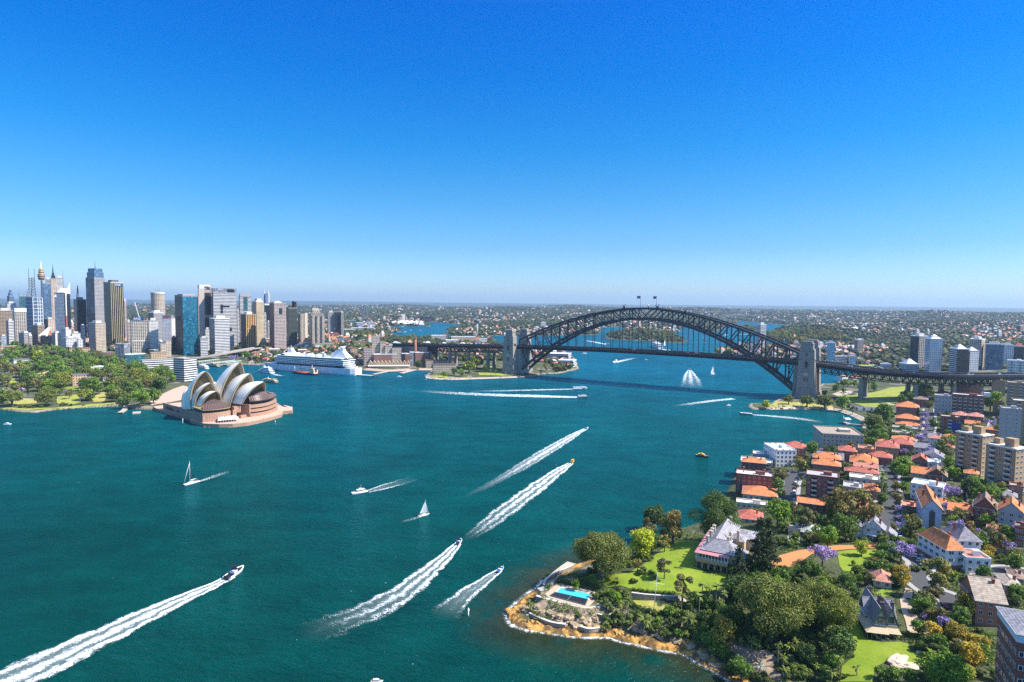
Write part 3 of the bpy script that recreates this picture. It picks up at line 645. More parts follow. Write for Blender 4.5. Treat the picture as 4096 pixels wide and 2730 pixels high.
def canopy(a0,b0,a1,b1,z0,at,bt,zt,bul,w):         # bronze glass roof fanning from the eave into the mouth
 m = MB();r = MB();E0 = [ob(a,b,z0) for a,b in arcp(a0,b0,a1,b1,bul,18)];E1 = [ob(at,bt-w+2*w*i/18,zt-2.0*abs(i/9-1)**2*2) for i in range(19)]
 mid = [e.lerp(f,.45)+Vector((0,0,1.8)) for e,f in zip(E0,E1)]
 for k in range(18):
  for A,B in ((E0,mid),(mid,E1)): q = [A[k],A[k+1],B[k+1],B[k]];m.face(q if sg_ > 0 else q[::-1],0);
 for k in range(19):
  r.bar(E0[k]+Vector((0,0,.25)),mid[k]+Vector((0,0,.25)),.3,.5);r.bar(mid[k]+Vector((0,0,.25)),E1[k]+Vector((0,0,.25)),.3,.5)
 m.build('glass_canopy',BRONZE,OPERA);r.build('canopy_ribs',M('canopy rib',(.30,.22,.2),.4),OPERA)
canopy(-6,2,-4,32,18.2,-22,20,26,4,10)
canopy(-3,55,-24,99,22.6,-8,68,33,10,14)
oprism('kiosk',[(-1,40),(1.5,41.5),(0,49),(-3,48)],4,7.5,PINK);oprism('kiosk',[(-10,36),(-6,36),(-6,40),(-10,40)],4,13.5,PINK);oprism('stair_block',[(-14,38),(-8,38),(-8,46),(-14,46)],10,17,PINK)
for k in range(6): oprism('podium_stair',[(-128-2.2*k,12),(-125.8-2.2*k,12),(-125.8-2.2*k,96),(-128-2.2*k,96)],3.7,9.6-1.0*k,PAVE)
for k,(a,b) in enumerate(((-120,3.6),(-112,3.6),(-104,3.4),(-86,3.2))): oprism('wall_window',[(a,b),(a+5,b),(a+5,b+1),(a,b+1)],6,8.2,OGLASS)
# marquee with a row of peaks on the broadwalk
_mq = [ob(*ab(G('O',u,v,4)),4) for u,v in ((1000,985),(1290,955),(1215,900),(975,935))]
_mo = Vector((OC.x,OC.y,0))
MARQ = thing('marquee','white marquee with a row of pointed peaks on the opera house terrace','marquee',G('O',1130,945,4.0),0)
m = MB();q = [G('O',u,v,4.0)-MARQ.location for u,v in ((985,990),(1290,962),(1215,908),(960,940))]
for i in range(8):
 a,b = q[0].lerp(q[1],i/8),q[0].lerp(q[1],(i+1)/8);c,d = q[3].lerp(q[2],i/8),q[3].lerp(q[2],(i+1)/8);z = Vector((0,0,2.8));pk = (a+b+c+d)/4+Vector((0,0,5.4))
 for e,f in ((a,b),(b,d),(d,c),(c,a)): m.face([e+z,f+z,pk])
m.build('tent_roof',M('tent cloth',(.85,.85,.84),.7),MARQ);m = MB()
for i in range(9):
 for e,f in ((q[0],q[1]),(q[3],q[2])): p = e.lerp(f,i/8);m.tube(p,p+Vector((0,0,2.8)),.12,n=6)
m.build('tent_poles',WHITE,MARQ)
CROP.update({'I': (0,1030,.22318),'J': (500,1080,.22318),'K': (900,1120,.22318),'S': (1000,1380,.19549),'Q': (0,1360,.52045)})
# ------------------------------------------------------------------ city towers
FC = {
 'brown': facade('brown banded front',(.34,.25,.17),(.05,.045,.05),6,3.7,(.06,.94),(.35,.8)),'tan': facade('tan grid front',(.48,.40,.31),(.04,.04,.045),3.4,3.6,(.22,.8),(.3,.74)),
 'white': facade('white grid front',(.66,.64,.62),(.035,.04,.05),3.2,3.6,(.2,.8),(.25,.72)),'wband': facade('white banded front',(.74,.72,.70),(.02,.022,.03),40,3.8,(0,1),(.42,.93),.2),
 'dark': facade('dark glass front',(.03,.033,.04),(.018,.022,.03),3,3.8,(.05,.95),(.2,.95),.1,.4),'blue': facade('blue glass front',(.13,.20,.29),(.07,.15,.26),3,3.8,(.06,.94),(.12,.92),.08,.5,.2),
 'lblue': facade('pale blue glass front',(.42,.46,.51),(.13,.19,.27),2.6,3.7,(.1,.9),(.3,.9),.1,.5),'teal': facade('teal glass front',(.06,.16,.18),(.03,.12,.14),4,3.8,(.0,1),(.18,.9),.1,.5),
 'fins': facade('black front with gold fins',(.50,.42,.24),(.012,.013,.016),4.6,3.7,(.24,1.),(0,1),.15),'cream': facade('cream fin front',(.58,.52,.43),(.05,.05,.06),4.4,3.6,(.14,.88),(.16,.86)),
 'pink': facade('pink granite grid front',(.46,.37,.33),(.025,.025,.03),3.6,3.7,(.16,.84),(.3,.8)),'grid': facade('grey square grid front',(.25,.25,.27),(.10,.11,.13),9,14,(.04,.96),(.04,.96),.2,.6),
 'grey': facade('grey stone front',(.36,.34,.33),(.09,.09,.10),3,3.8,(.12,.88),(.36,.8)),'stone': facade('pink stone front',(.52,.42,.34),(.02,.022,.03),5,3.9,(.3,.7),(.3,.75)),
 'orange': facade('orange fin front',(.62,.36,.14),(.03,.022,.02),5,60,(.36,.9),(0,.985),.2),'bronze': facade('bronze glass front',(.08,.055,.05),(.025,.02,.025),2,3.6,(.1,.9),(.15,.9),.12,.4),
 'green': facade('dark green balcony front',(.12,.14,.13),(.015,.022,.02),4,3.3,(0,1),(.3,.95),.15),'gold': facade('cream ribbed front',(.58,.46,.30),(.045,.035,.03),3.4,3.4,(.3,.8),(.2,.8)),
 'balc': facade('cream balcony front',(.62,.53,.42),(.03,.03,.035),5,3.2,(.08,.92),(.36,.95)),'wind': facade('whitish blue front',(.66,.66,.68),(.03,.033,.045),3.4,3.6,(.3,.72),(.3,.72)),
 'brick': facade('red brick front',(.27,.11,.075),(.03,.03,.035),3.2,3.4,(.3,.72),(.25,.72)),'sand': facade('sandstone front',(.52,.36,.22),(.035,.03,.03),3.4,3.8,(.32,.7),(.22,.74)),
 'obrick': facade('orange brick front',(.50,.27,.11),(.05,.035,.03),4,3.8,(.3,.68),(.15,.8)),'blank': M('plain render',(.58,.56,.52),.8),'lgrey': facade('plain grey front',(.30,.31,.34),(.2,.21,.24),6,4,(.1,.9),(.02,.98),.3),
 'refl': facade('blue mirror front',(.03,.16,.24),(.02,.16,.26),3,3.8,(.04,.96),(.05,.97),.05,.3,.35),'rwood': facade('redwood brick front',(.30,.15,.11),(.03,.025,.03),2.6,3.4,(.3,.66),(.2,.72)),
}
ROOF_G = M('flat roof gravel',(.38,.36,.34),.95);ROOF_W = M('white roof sheet',(.78,.78,.78),.6);ROOF_D = M('dark roof',(.10,.10,.11),.9)
def quad_at(c,uL,uS,uR,D,ratio=None):
 """plan of a tower from its two visible faces: nearest corner at uS, distance D"""
 y0 = 1400;C = AT(c,uS,0,D);t = lambda u: (lambda d: d.x)(ray(px(c,u,0)[0],y0));tC,tL,tR = t(uS),t(uL),t(uR);Cx,Cy = tC*D,D
 wl,wr = uS-uL,uR-uS;base = math.atan(-tC);b = math.atan2(max(wl,.01),max(wr,.01));b = max(math.radians(8),min(b,math.radians(80)));a = base+b
 r = (tR*Cy-Cx)/(math.cos(a)-tR*math.sin(a));den = math.sin(a)+tL*math.cos(a);l = (Cx-tL*Cy)/den if wl > 3 and den > .05 else r*.7
 r = max(4,min(r,95));l = max(4,min(l,95));e,f = Vector((math.cos(a),math.sin(a),0)),Vector((-math.sin(a),math.cos(a),0));C = Vector((Cx,Cy,0))
 return C,e,f,r,l
def tower(c,uL,uS,uR,v,D,fl,fr,label,name='office_tower',cat='tower',top='plant',group='city towers',roof=ROOF_G,foot=3.,**kw):
 C,e,f,r,l = quad_at(c,uL,uS,uR,D);zt = AT(c,uS,v,D).z;g = hz(C.x,C.y);base = Vector((C.x,C.y,g));h = zt-g
 t = thing(name,label,cat,base,math.atan2(e.y,e.x),group);a,b = fl and FC[fl],FC[fr]
 m = MB();P = [(0,0),(r,0),(r,l),(0,l)]
 for i,mi in ((0,1),(1,0),(2,1),(3,0)):
  p,q = P[i],P[(i+1) % 4];m.wall(p,q,-foot,h,mi)
 m.build('wall',[a,b],t)
 m = MB();m.face([(p[0],p[1],h) for p in P]);
 for i in range(4):
  p,q = P[i],P[(i+1) % 4];m.bar((p[0],p[1],h+.5),(q[0],q[1],h+.5),.7,1.6)
 m.build('roof',[roof],t)
 if top == 'plant': m = MB();m.box((r*.5,l*.5,h),(r*.55,l*.5,min(7,h*.06+2)));m.build('plant_room',FC['blank'] if fr not in ('dark','fins','bronze','green') else ROOF_D,t)
 OCC.append((C.x+(e.x*r+f.x*l)/2,C.y+(e.y*r+f.y*l)/2,max(r,l)*.6));return t,r,l,h
def kid(t,name,m,mats): return m.build(name,mats,t)
def text(t,s,loc,size,mat,rot=(math.pi/2,0,0),ext=.12):
 cu = bpy.data.curves.new('lettering','FONT');cu.body = s;cu.size = size;cu.extrude = ext;cu.align_x = 'CENTER';cu.align_y = 'CENTER';cu.materials.append(mat)
 tmp = bpy.data.objects.new('tmp',cu);COL.objects.link(tmp);dg = bpy.context.evaluated_depsgraph_get();me = bpy.data.meshes.new_from_object(tmp.evaluated_get(dg));bpy.data.objects.remove(tmp)
 o = link('lettering',me,t);o.location = loc;o.rotation_euler = rot;return o
T = tower
T('I',-60,0,250,960,1650,'brown','brown','brown banded office block at the far left edge of the city')
T('I',125,170,265,1145,1530,'grey','wband','slim white banded tower with a dark left side, low at the city left edge')
t,r,l,h = T('I',255,290,500,935,1590,'tan','cream','cream tower with upright fins and a blank white top at left',top='');m = MB();m.box((r/2,l/2,h-6),(r+.6,l+.6,9));kid(t,'top_band',m,ROOF_W)
t,r,l,h = T('I',130,165,320,830,2150,'white','white','pale tower with a stepped white front below the dark blue stepped spire tower')
t,r,l,h = T('I',165,205,290,700,2300,'dark','blue','dark blue glass tower stepping in to a narrow top, farthest left on the skyline',top='');m = MB();m.box((r*.5,l*.5,h),(r*.7,l*.7,12));m.box((r*.5,l*.5,h+12),(r*.36,l*.4,11));kid(t,'stepped_crown',m,FC['blue'])
t,r,l,h = T('I',375,385,555,700,2150,'teal','teal','teal green glass tower with a flared sloping top',top='');m = MB();m.frus((r/2,l/2),(r,l),(r*1.12,l*1.12),h,h+10);kid(t,'flared_crown',m,FC['lblue'])
t,r,l,h = T('I',490,620,790,725,1720,'blue','blue','blue glass tower with white frames and an open lattice mast on its roof',top='')
m = MB()
for k in range(1,12):
 z = h*k/12
 for p,q in (((0,0),(r,0)),((0,0),(0,l))): m.bar((p[0]-.3,p[1]-.3,z),(q[0]-.3,q[1]-.3,z),.9)
for x,y in ((0,0),(r*.5,-.3),(r*.72,-.4),(r,0)): m.bar((x,y-.3,0),(x,y-.3,h),1.2)
kid(t,'white_frame',m,WHITE);m = MB();bs = [(r*.0,l*.9),(r*.55,l*.2),(r*.55,l*.9),(r*.2,l*.6)];n = 7;hz_ = 54
for k in range(n):
 z0,z1 = h+hz_*k/n,h+hz_*(k+1)/n;s0,s1 = 1-.45*min(1,k/4),1-.45*min(1,(k+1)/4)
 for i,(x,y) in enumerate(bs[:3]):
  x2,y2 = bs[(i+1) % 3];cx,cy = r*.5,l*.5;f0 = lambda x,s: cx+(x-cx)*s;g0 = lambda y,s: cy+(y-cy)*s
  m.bar((f0(x,s0),g0(y,s0),z0),(f0(x,s1),g0(y,s1),z1),1.3);m.bar((f0(x,s1),g0(y,s1),z1),(f0(x2,s1),g0(y2,s1),z1),1.);m.bar((f0(x,s0),g0(y,s0),z0),(f0(x2,s1),g0(y2,s1),z1),.55)
for i in (0,1): m.bar((r*.5+(bs[i][0]-r*.5)*.55,l*.5+(bs[i][1]-l*.5)*.55,h+hz_),(r*.5+(bs[i][0]-r*.5)*.55,l*.5+(bs[i][1]-l*.5)*.55,h+hz_+26),.8)
kid(t,'lattice_mast',m,STEEL2)
# turret tower on a slender shaft
D = 2280;b = AT('I',772,1200,D);z = lambda v: AT('I',772,v,D).z;g = hz(b.x,b.y);s = D/2500*.22318
t = thing('observation_tower','slender tower with a golden turret and white spire, tallest on the skyline','tower',(b.x,b.y,g),0,'city towers')
m = MB();m.lathe((0,0,-2),[(9*s*1.6,0),(8*s*1.6,z(410)-g)],14);kid(t,'shaft',m,M('dark shaft',(.10,.10,.14),.6))
m = MB();m.lathe((0,0,-g),[(20*s,z(412)),(46*s,z(400)),(50*s,z(370)),(56*s,z(330)),(58*s,z(308)),(40*s,z(300)),(36*s,z(285)),(42*s,z(265)),(40*s,z(245)),(30*s,z(235)),(33*s,z(225)),(34*s,z(208)),(10*s,z(204))],20);kid(t,'turret',m,stripes('gold turret',(.50,.33,.12),(.11,.07,.03),7.5,'v',.5,.35))
m = MB();m.lathe((0,0,-g),[(9*s,z(206)),(7*s,z(130)),(3*s,z(128)),(2.2*s,z(70)),(0,z(68))],8);kid(t,'spire',m,WHITE)
t,r,l,h = T('I',1045,1050,1180,370,2020,'white','wband','white banded tower rising behind the stone and blue glass spire tower')
t,r,l,h = T('I',945,955,1070,385,1880,'stone','stone','pink stone tower with a dark steel spire and stepped blue crown',top='',foot=5);m = MB();m.box((r*.42,l*.5,h),(r*.62,l*.6,10));m.box((r*.42,l*.5,h+10),(r*.36,l*.4,7));kid(t,'crown',m,FC['dark']);m = MB();m.tube((r*.42,l*.5,h+17),(r*.42,l*.5,h+43),1.8,.4,6);kid(t,'spire',m,STEEL)
t,r,l,h = T('I',805,830,950,475,1840,'blue','blue','deep blue glass slab with a curved front before the spire tower',top='')
t,r,l,h = T('I',858,865,950,400,1900,'grey','grey','grey louvred tower block just left of the dark spire')
t,r,l,h = T('I',1010,1180,1290,640,1660,'lblue','dark','pale blue glass tower with a tilted white sail roof and a pointed fin',top='')
m = MB()
m.face([(-2,l*1.04,h-12),(r*.25,-2,h-8),(r*.45,-2,h+11),(r*.15,l*.5,h+12)]);m.face([(r*.15,l*.5,h+13),(r*.45,-2,h+12),(r*.25,-2,h-7),(-2,l*1.04,h-11)]);m.bar((0,l*.9,h-8),(r*.4,0,h+8),1.2);kid(t,'sail_roof',m,WHITE)
m = MB();m.prism([(r*.35,-.6),(r*1.02,-.6),(r*1.02,1.2),(r*.35,1.2)],h-2,h+1);m.face([(r*.3,-.5,h),(r*1.02,-.5,h),(r*1.02,-.5,h+30)]);m.face([(r*1.02,1,h+30),(r*1.02,1,h),(r*.3,1,h)]);kid(t,'fin',m,M('white glass fin',(.6,.63,.68),.3));m = MB();m.bar((r*.25,-.6,5),(r*.25,-.6,h*.55),3.2,1.2);kid(t,'terracotta_strip',m,M('terracotta',(.52,.16,.08),.7));m = MB();m.bar((r*.25,-.6,h*.55),(r*.25,-.6,h),3.2,1.2);kid(t,'white_strip',m,WHITE);m = MB();m.tube((r*.4,l*.3,h),(r*.4,l*.3,h+62),.7,.3,6);kid(t,'mast',m,STEEL2)
t,r,l,h = T('I',1345,1400,1570,760,1760,'dark','dark','near black glass tower with a pale plant room beside the grey giant');m = MB();m.bar((r*.2,l*.5,h),(r*.34,l*.5,h+40),2);m.bar((r*.44,l*.5,h),(r*.34,l*.5,h+40),1);kid(t,'raked_mast',m,STEEL)
T('I',1455,1465,1540,1235,1620,'dark','wband','narrow white and black banded block at the foot of the black tower')
t,r,l,h = T('I',1575,1728,1925,372,1740,'grid','grey','tallest grey gridded tower with a blue glass crown and thin mast',top='');m = MB();m.box((r*.5,l*.5,h),(r*.86,l*.86,16));m.box((r*.5,l*.5,h+16),(r*.74,l*.74,11));kid(t,'glass_crown',m,FC['blue']);m = MB();m.tube((r*.5,l*.5,h+27),(r*.5,l*.5,h+51),.8,.3,6);kid(t,'mast',m,STEEL2)
t,r,l,h = T('I',1890,2020,2240,455,1570,'fins','fins','black tower with upright gold fins and a blue sign below the roof');m = MB();m.box((r*.62,-.5,h-9),(17,.8,7));b = kid(t,'sign_board',m,M('sign blue',(.004,.05,.18),.4));text(b,'ANZ',(r*.62-2,-1.2,h-5.5),6.5,WHITE);m = MB();m.box((r/2,l/2,h-1),(r+.5,l+.5,3));kid(t,'top_band',m,FC['blank'])
T('I',2225,2250,2292,785,1800,'dark','pink','narrow pinkish tower peeping out right of the gold finned black tower')
T('I',1600,1725,1905,1185,1480,'grey','tan','tan gridded tower with a flat helipad roof before the grey giant')
T('I',580,690,815,1225,1470,'brown','brown','brown brick tower with banded balconies below the lattice mast tower',top='plant')
T('I',345,440,565,1365,1440,'grey','grey','low grey banded block left of the brown brick balcony tower');T('I',20,30,125,1420,1440,'lblue','lblue','low pale blue glass block at the garden edge, far left')
t,r,l,h = T('I',515,530,587,1420,1425,'obrick','pink','small pink tower house with a dome between low grey blocks',top='');m = MB();m.lathe((r/2,l/2,h),[(r*.5,0),(r*.45,3),(r*.25,6),(0,8)],12);kid(t,'dome',m,ROOF_W)
t,r,l,h = T('I',730,760,935,1400,1450,'dark','dark','dark low building with a raked white glass sail and orange panels',top='');m = MB();m.face([(-6,l*.2,h-2),(r*.55,-1,h-2),(r*.95,-1,h+19),(r*.75,l*.3,h+18)]);m.face([(r*.75,l*.3,h+19),(r*.95,-1,h+20),(r*.55,-1,h-1),(-6,l*.2,h-1)]);kid(t,'glass_sail',m,WHITE);m = MB();m.box((r*.72,l*.3,h),(r*.5,l*.5,12));kid(t,'orange_penthouse',m,M('orange panel',(.6,.16,.05),.6))
T('I',935,1000,1105,1365,1440,'grey','blank','curved cream block with a blank lit side right of the orange penthouse');T('I',1100,1190,1290,1300,1440,'white','blank','white stepped office block with a roof box at mid city');T('I',1285,1300,1450,1370,1450,'white','blank','cream stepped block just right of the white stepped office')
T('I',1140,1190,1390,1455,1405,'white','white','white block with dark square windows standing at the tree line');T('I',785,880,1000,1115,1800,'dark','stone','dark low tower with stone edges wedged left of the pale blue glass tower');T('I',1380,1400,1490,1480,1410,'blank','white','low cream hall block right of the white block with square windows')
# second group of towers
D = 1830;b = AT('J',597,800,D);g = hz(b.x,b.y);zt = AT('J',597,412,D).z;R = 112*.22318*D/2500
t = thing('round_tower','round concrete tower with a grid of ribs standing clear against the sky','tower',(b.x,b.y,g),0,'city towers');m = MB();m.lathe((0,0,0),[(R,0),(R,zt-g)],40,0,False);m.lathe((0,0,0),[(R,zt-g),(R*.9,zt-g+2),(0,zt-g+2)],40);kid(t,'wall',m,facade('round tower front',(.55,.46,.36),(.04,.04,.045),4.3,3.7,(.2,.86),(.2,.7)));m = MB()
for x in (-6,0,5): m.tube((x,0,zt-g+2),(x,0,zt-g+14),.4,.2,5)
kid(t,'mast',m,STEEL2);m = MB();m.lathe((0,0,zt-g-3),[(R+.5,0),(R+.5,4)],40);kid(t,'top_band',m,FC['blank'])
T('J',425,530,708,775,1710,'brown','grey','wide grey brown ribbed block at the foot of the round tower',roof=ROOF_W)
t,r,l,h = T('J',108,130,422,918,1500,'blank','cream','broad cream tower with upright ribs and a roof sign',top='');m = MB();m.box((r*.25,l*.4,h),(r*.35,l*.4,10));m.box((r*.7,l*.4,h),(r*.5,l*.4,6));kid(t,'plant_room',m,ROOF_D);m = MB();m.box((r*.40,-.2,h+1),(24,1,8.5));b = kid(t,'sign_board',m,M('sign blue',(.004,.05,.18),.4));text(b,'ANZ',(r*.40-2,-1.0,h+5.2),7.6,WHITE);m = MB();m.box((r/2,l/2,h*.36),(r+.8,l+.8,1.6));kid(t,'waist_band',m,FC['blank'])
T('J',40,55,112,938,1560,'grey','pink','small pinkish tower tucked behind the broad cream ribbed tower');T('J',422,440,606,915,1530,'white','white','white gridded tower right of the broad cream ribbed tower')
t,r,l,h = T('J',668,845,912,872,1600,'wind','blank','bluish white tower with a red rooftop sign',top='');m = MB();m.box((r*.5,l*.5,h),(r*.9,l*.9,8));kid(t,'plant_room',m,FC['lgrey']);m = MB()
for k in range(6): m.box((-1.0+r*.03,l*.1+l*.1*k,h+2.2),(.6,l*.07,3+(k % 3)))
kid(t,'red_sign',m,M('red lettering',(.35,.01,.03),.5))
D_ = 1490;t,r,l,h = T('J',912,1052,1325,472,D_,'dark','refl','tall dark glass tower with one blue mirror side at the quay',top='');m = MB();m.box((r*.5,l*.5,h-1),(r+.4,l+.4,3.5));m.bar((r+.4,-.4,-3),(r+.4,-.4,h),2.4,2.4);kid(t,'stone_trim',m,M('brown granite',(.22,.17,.14),.5));m = MB();m.box((r*.5,l*.5,h+2),(r*.8,l*.7,3));kid(t,'plant_room',m,ROOF_G)
t,r,l,h = T('J',1328,1370,1568,340,1660,'dark','dark','concrete and dark glass tower with a round cornered sign box on top',top='');m = MB();m.box((r*.1,-.6,-2),(r*.5,2.5,h+2));m.bar((r,0,0),(r,0,h),2);m.bar((0,0,0),(0,0,h),2);kid(t,'concrete_core',m,M('ribbed concrete',(.50,.43,.36),.8));m = MB()
for z0 in (.93,.50): m.box((r*.5,-.4,h*z0),(r,1.4,h*.06));
kid(t,'lattice_band',m,FC['tan']);m = MB();m.box((r*.4,l*.4,h),(r*.92,l*.8,10.5));sb = kid(t,'sign_box',m,WHITE);m = MB();m.lathe((r*.8,-1,h+5),[(4,-1.5),(5,0),(4,1.5),(0,2)],12);kid(t,'sun_emblem',m,M('orange sign',(.75,.30,.04),.5));m = MB()
for k in range(5): m.box((r*.42+k*2.6,-.9,h+3),(1.7,.6,4))
kid(t,'sign_lettering',m,M('green lettering',(.01,.06,.05),.5))
t,r,l,h = T('J',1570,1600,2012,415,1640,'lgrey','wband','large white banded tower with a grey crown and square roof opening',top='');m = MB();m.box((r*.5,l*.5,h),(r,l,12.5));kid(t,'crown',m,FC['lgrey']);m = MB();m.box((r*.76,-.3,h+3),(r*.3,.8,7));kid(t,'crown_opening',m,DARK);m = MB();m.box((r*.36,-.3,h*.70),(5.5,.8,13));m.box((r*.5,-.3,h*.745),(22,.8,4));m.box((r*.36,-.3,h*.64),(5.5,.8,7));m.box((r*.72,-.3,h*.32),(7,.8,8));kid(t,'recess',m,DARK)
T('J',1520,1615,1882,880,1500,'grey','wband','lower white banded block with a dark left side before the large banded tower',roof=ROOF_W)
T('J',1340,1356,1487,1230,1480,'dark','wband','small black and white banded block between the quay towers');T('J',1438,1450,1526,1075,1560,'white','white','small white block rising behind the black and white banded one')
t,r,l,h = T('J',600,640,735,1340,1440,'tan','tan','stepped beige block with deep square windows, climbing to the right',top='');m = MB();
for i in range(4):
 for sx,mi in ((0,0),): pass
m.box((r*1.5,l*.5,-2),(r*.98,l,h*1.32));m.box((r*1.05,l*.5,h-.1),(r*.5,l*.8,h*.12));kid(t,'upper_step',m,FC['tan'])
T('J',835,850,925,1215,1520,'dark','dark','plain dark block against the foot of the dark glass quay tower')
t,r,l,h = T('J',2055,2075,2276,480,1780,'grey','wband','grey white tower with stacked balconies and a square concrete top',top='');m = MB();m.box((r*.48,l*.5,h),(r*.9,l*.8,8));kid(t,'crown',m,M('taupe concrete',(.42,.36,.33),.8));m = MB();m.box((r*.5,-.3,h-40),(r*.34,1,40));kid(t,'glass_strip',m,FC['teal'])
T('J',2012,2022,2060,745,1760,'wband','wband','narrow white banded sliver behind the large banded tower')
# third group
t,r,l,h = T('K',288,388,560,625,1620,'bronze','orange','brown glass tower with one bright orange finned side');
t,r,l,h = T('K',498,575,712,405,1700,'gold','gold','gold cream ribbed tower with a pale stepped dome',top='');m = MB();m.frus((r/2,l/2),(r*.95,l*.95),(r*.6,l*.6),h,h+6);m.box((r/2,l/2,h+6),(r*.55,l*.55,4));kid(t,'pale_dome',m,M('cream copper',(.70,.62,.42),.5))
t,r,l,h = T('K',715,722,812,430,1950,'dark','dark','dark unfinished tower with blue screens and cranes on top',top='');m = MB();m.box((r*.65,l*.5,h),(r*.55,l*.6,33));m.box((r*.12,l*.5,h),(r*.2,l*.6,31));kid(t,'blue_screen',m,M('blue site screen',(.05,.11,.24),.6));m = MB()
for x in (.36,.40,.98): m.bar((r*x,0,h-5),(r*x,0,h+34),1.8)
m.bar((r*.0,-.5,h-2),(r,-.5,h-2),5);kid(t,'concrete_columns',m,WHITE)
T('K',708,716,750,630,1720,'wband','wband','narrow white and black striped block right of the gold domed tower');T('K',756,770,812,765,1800,'grey','grey','small grey tower between the striped block and the pink vaulted tower')
t,r,l,h = T('K',805,890,1105,425,1600,'rwood','pink','pinkish gridded tower with a barrel vault on its roof',top='');m = MB()
for i in range(10):
 a0,a1 = math.pi*i/10,math.pi*(i+1)/10;f = lambda a: (r*.38-r*.36*math.cos(a),7*math.sin(a)+h);(x0,z0),(x1,z1) = f(a0),f(a1);m.face([(x0,l*.15,z0),(x1,l*.15,z1),(x1,l*.9,z1),(x0,l*.9,z0)][::-1],0,None,True)
m.face([(r*.38-r*.36*math.cos(math.pi*i/10),l*.15,h+7*math.sin(math.pi*i/10)) for i in range(11)][::-1]);kid(t,'barrel_vault',m,M('cream roof',(.62,.55,.42),.5));m = MB();m.box((r*.55,-.3,h-27),(r*.26,.8,15));kid(t,'sky_window',m,FC['dark'])
t,r,l,h = T('K',1108,1150,1300,510,1680,'green','green','dark green balcony tower with a round turret on its right',top='');m = MB();m.lathe((r*.78,l*.4,h),[(r*.27,0),(r*.27,16),(r*.31,17),(r*.2,19)],14);m.box((r*.3,l*.5,h),(r*.35,l*.5,6));kid(t,'turret',m,FC['bronze'])
t,r,l,h = T('K',1310,1360,1482,620,1740,'dark','balc','tan balcony tower with a blank cream side next to the dark green tower',top='');m = MB();m.box((r*.8,-.4,-2),(r*.4,2,h+6));kid(t,'blank_side',m,M('cream render',(.60,.50,.38),.8))
t,r,l,h = T('K',1510,1545,1775,620,1650,'balc','balc','cream residential tower with rounded balconies stepping in at the top',top='');m = MB();m.box((r*.47,l*.5,h),(r*.75,l*.7,6));m.box((r*.47,l*.5,h+6),(r*.58,l*.55,5));kid(t,'stepped_top',m,FC['balc']);m = MB();m.box((r*.42,l*.5,h+11),(r*.5,l*.4,5));kid(t,'plant_room',m,M('cream render',(.60,.50,.38),.8));m = MB()
for x in (.12,.5,.9): m.lathe((r*x,0,-1),[(4.5,0),(4.5,h*.97)],10,0,False)
kid(t,'balcony_bay',m,FC['balc'])
for i,(a,b_,c_,v,lab) in enumerate(((1838,1850,1968,590,'dark slatted apartment tower west of the city, left of a trio'),(1972,1980,2078,578,'dark and white apartment tower west of the city, middle of a trio'),(2080,2085,2132,595,'slim dark apartment tower west of the city, right of a trio'))): T('K',a,b_,c_,v,2250,'green','dark' if i % 2 else 'grey',lab,'apartment_tower','tower')
# cranes
def crane(c,u,v0,v1,u2,v2,D,label):
 b = AT(c,u,v0,D);q = AT(c,u,v1,D);e = AT(c,u2,v2,D);t = thing('tower_crane',label,'crane',b,0,'construction cranes');m = MB();m.bar((0,0,-30),q-b,2.2);kid(t,'mast',m,WHITE)
 m = MB();m.bar(q-b,e-b,1.7);m.bar(q-b,q-b-(e-q)*.18+Vector((0,0,3)),2.4);m.bar(q-b-(e-q)*.15+Vector((0,0,5)),e-b,.4);kid(t,'jib',m,WHITE)
crane('J',247,900,835,172,578,1990,'white crane leaning left above the low centre of the city');crane('K',772,235,190,832,-40,1950,'tall pale crane jib pointing up right above the unfinished tower');crane('K',703,300,235,700,180,1960,'short crane mast on the left of the unfinished tower')
# ------------------------------------------------------------------ trees
def leaf_mat(name,col,tint=.25):
 m,nt,b,o = _nt(name);at = nd(nt,'Attribute',{'attribute_name': 'tone'});oi = nd(nt,'ObjectInfo')
 c = mixc(nt,1.,at.outputs['Color'],col,'MULTIPLY');c = mixc(nt,1.,c,ramp(nt,oi.outputs['Random'],[(0,(1-tint,1-tint,1-tint*.6)),(.5,(1.,1.,1.)),(1,(1+tint*1.3,1+tint,1-tint*.3))]),'MULTIPLY')
 nt.links.new(c,b.inputs['Base Color']);b.inputs['Roughness'].default_value = .6;b.inputs['Specular IOR Level'].default_value = .25
 tr = nd(nt,'BsdfTranslucent');nt.links.new(mixc(nt,1.,c,(1.1,1.25,.5),'MULTIPLY'),tr.inputs['Color']);ms = nd(nt,'MixShader',i0=.22)
 nt.links.new(b.outputs[0],ms.inputs[1]);nt.links.new(tr.outputs[0],ms.inputs[2]);nt.links.new(ms.outputs[0],o.inputs['Surface']);return m
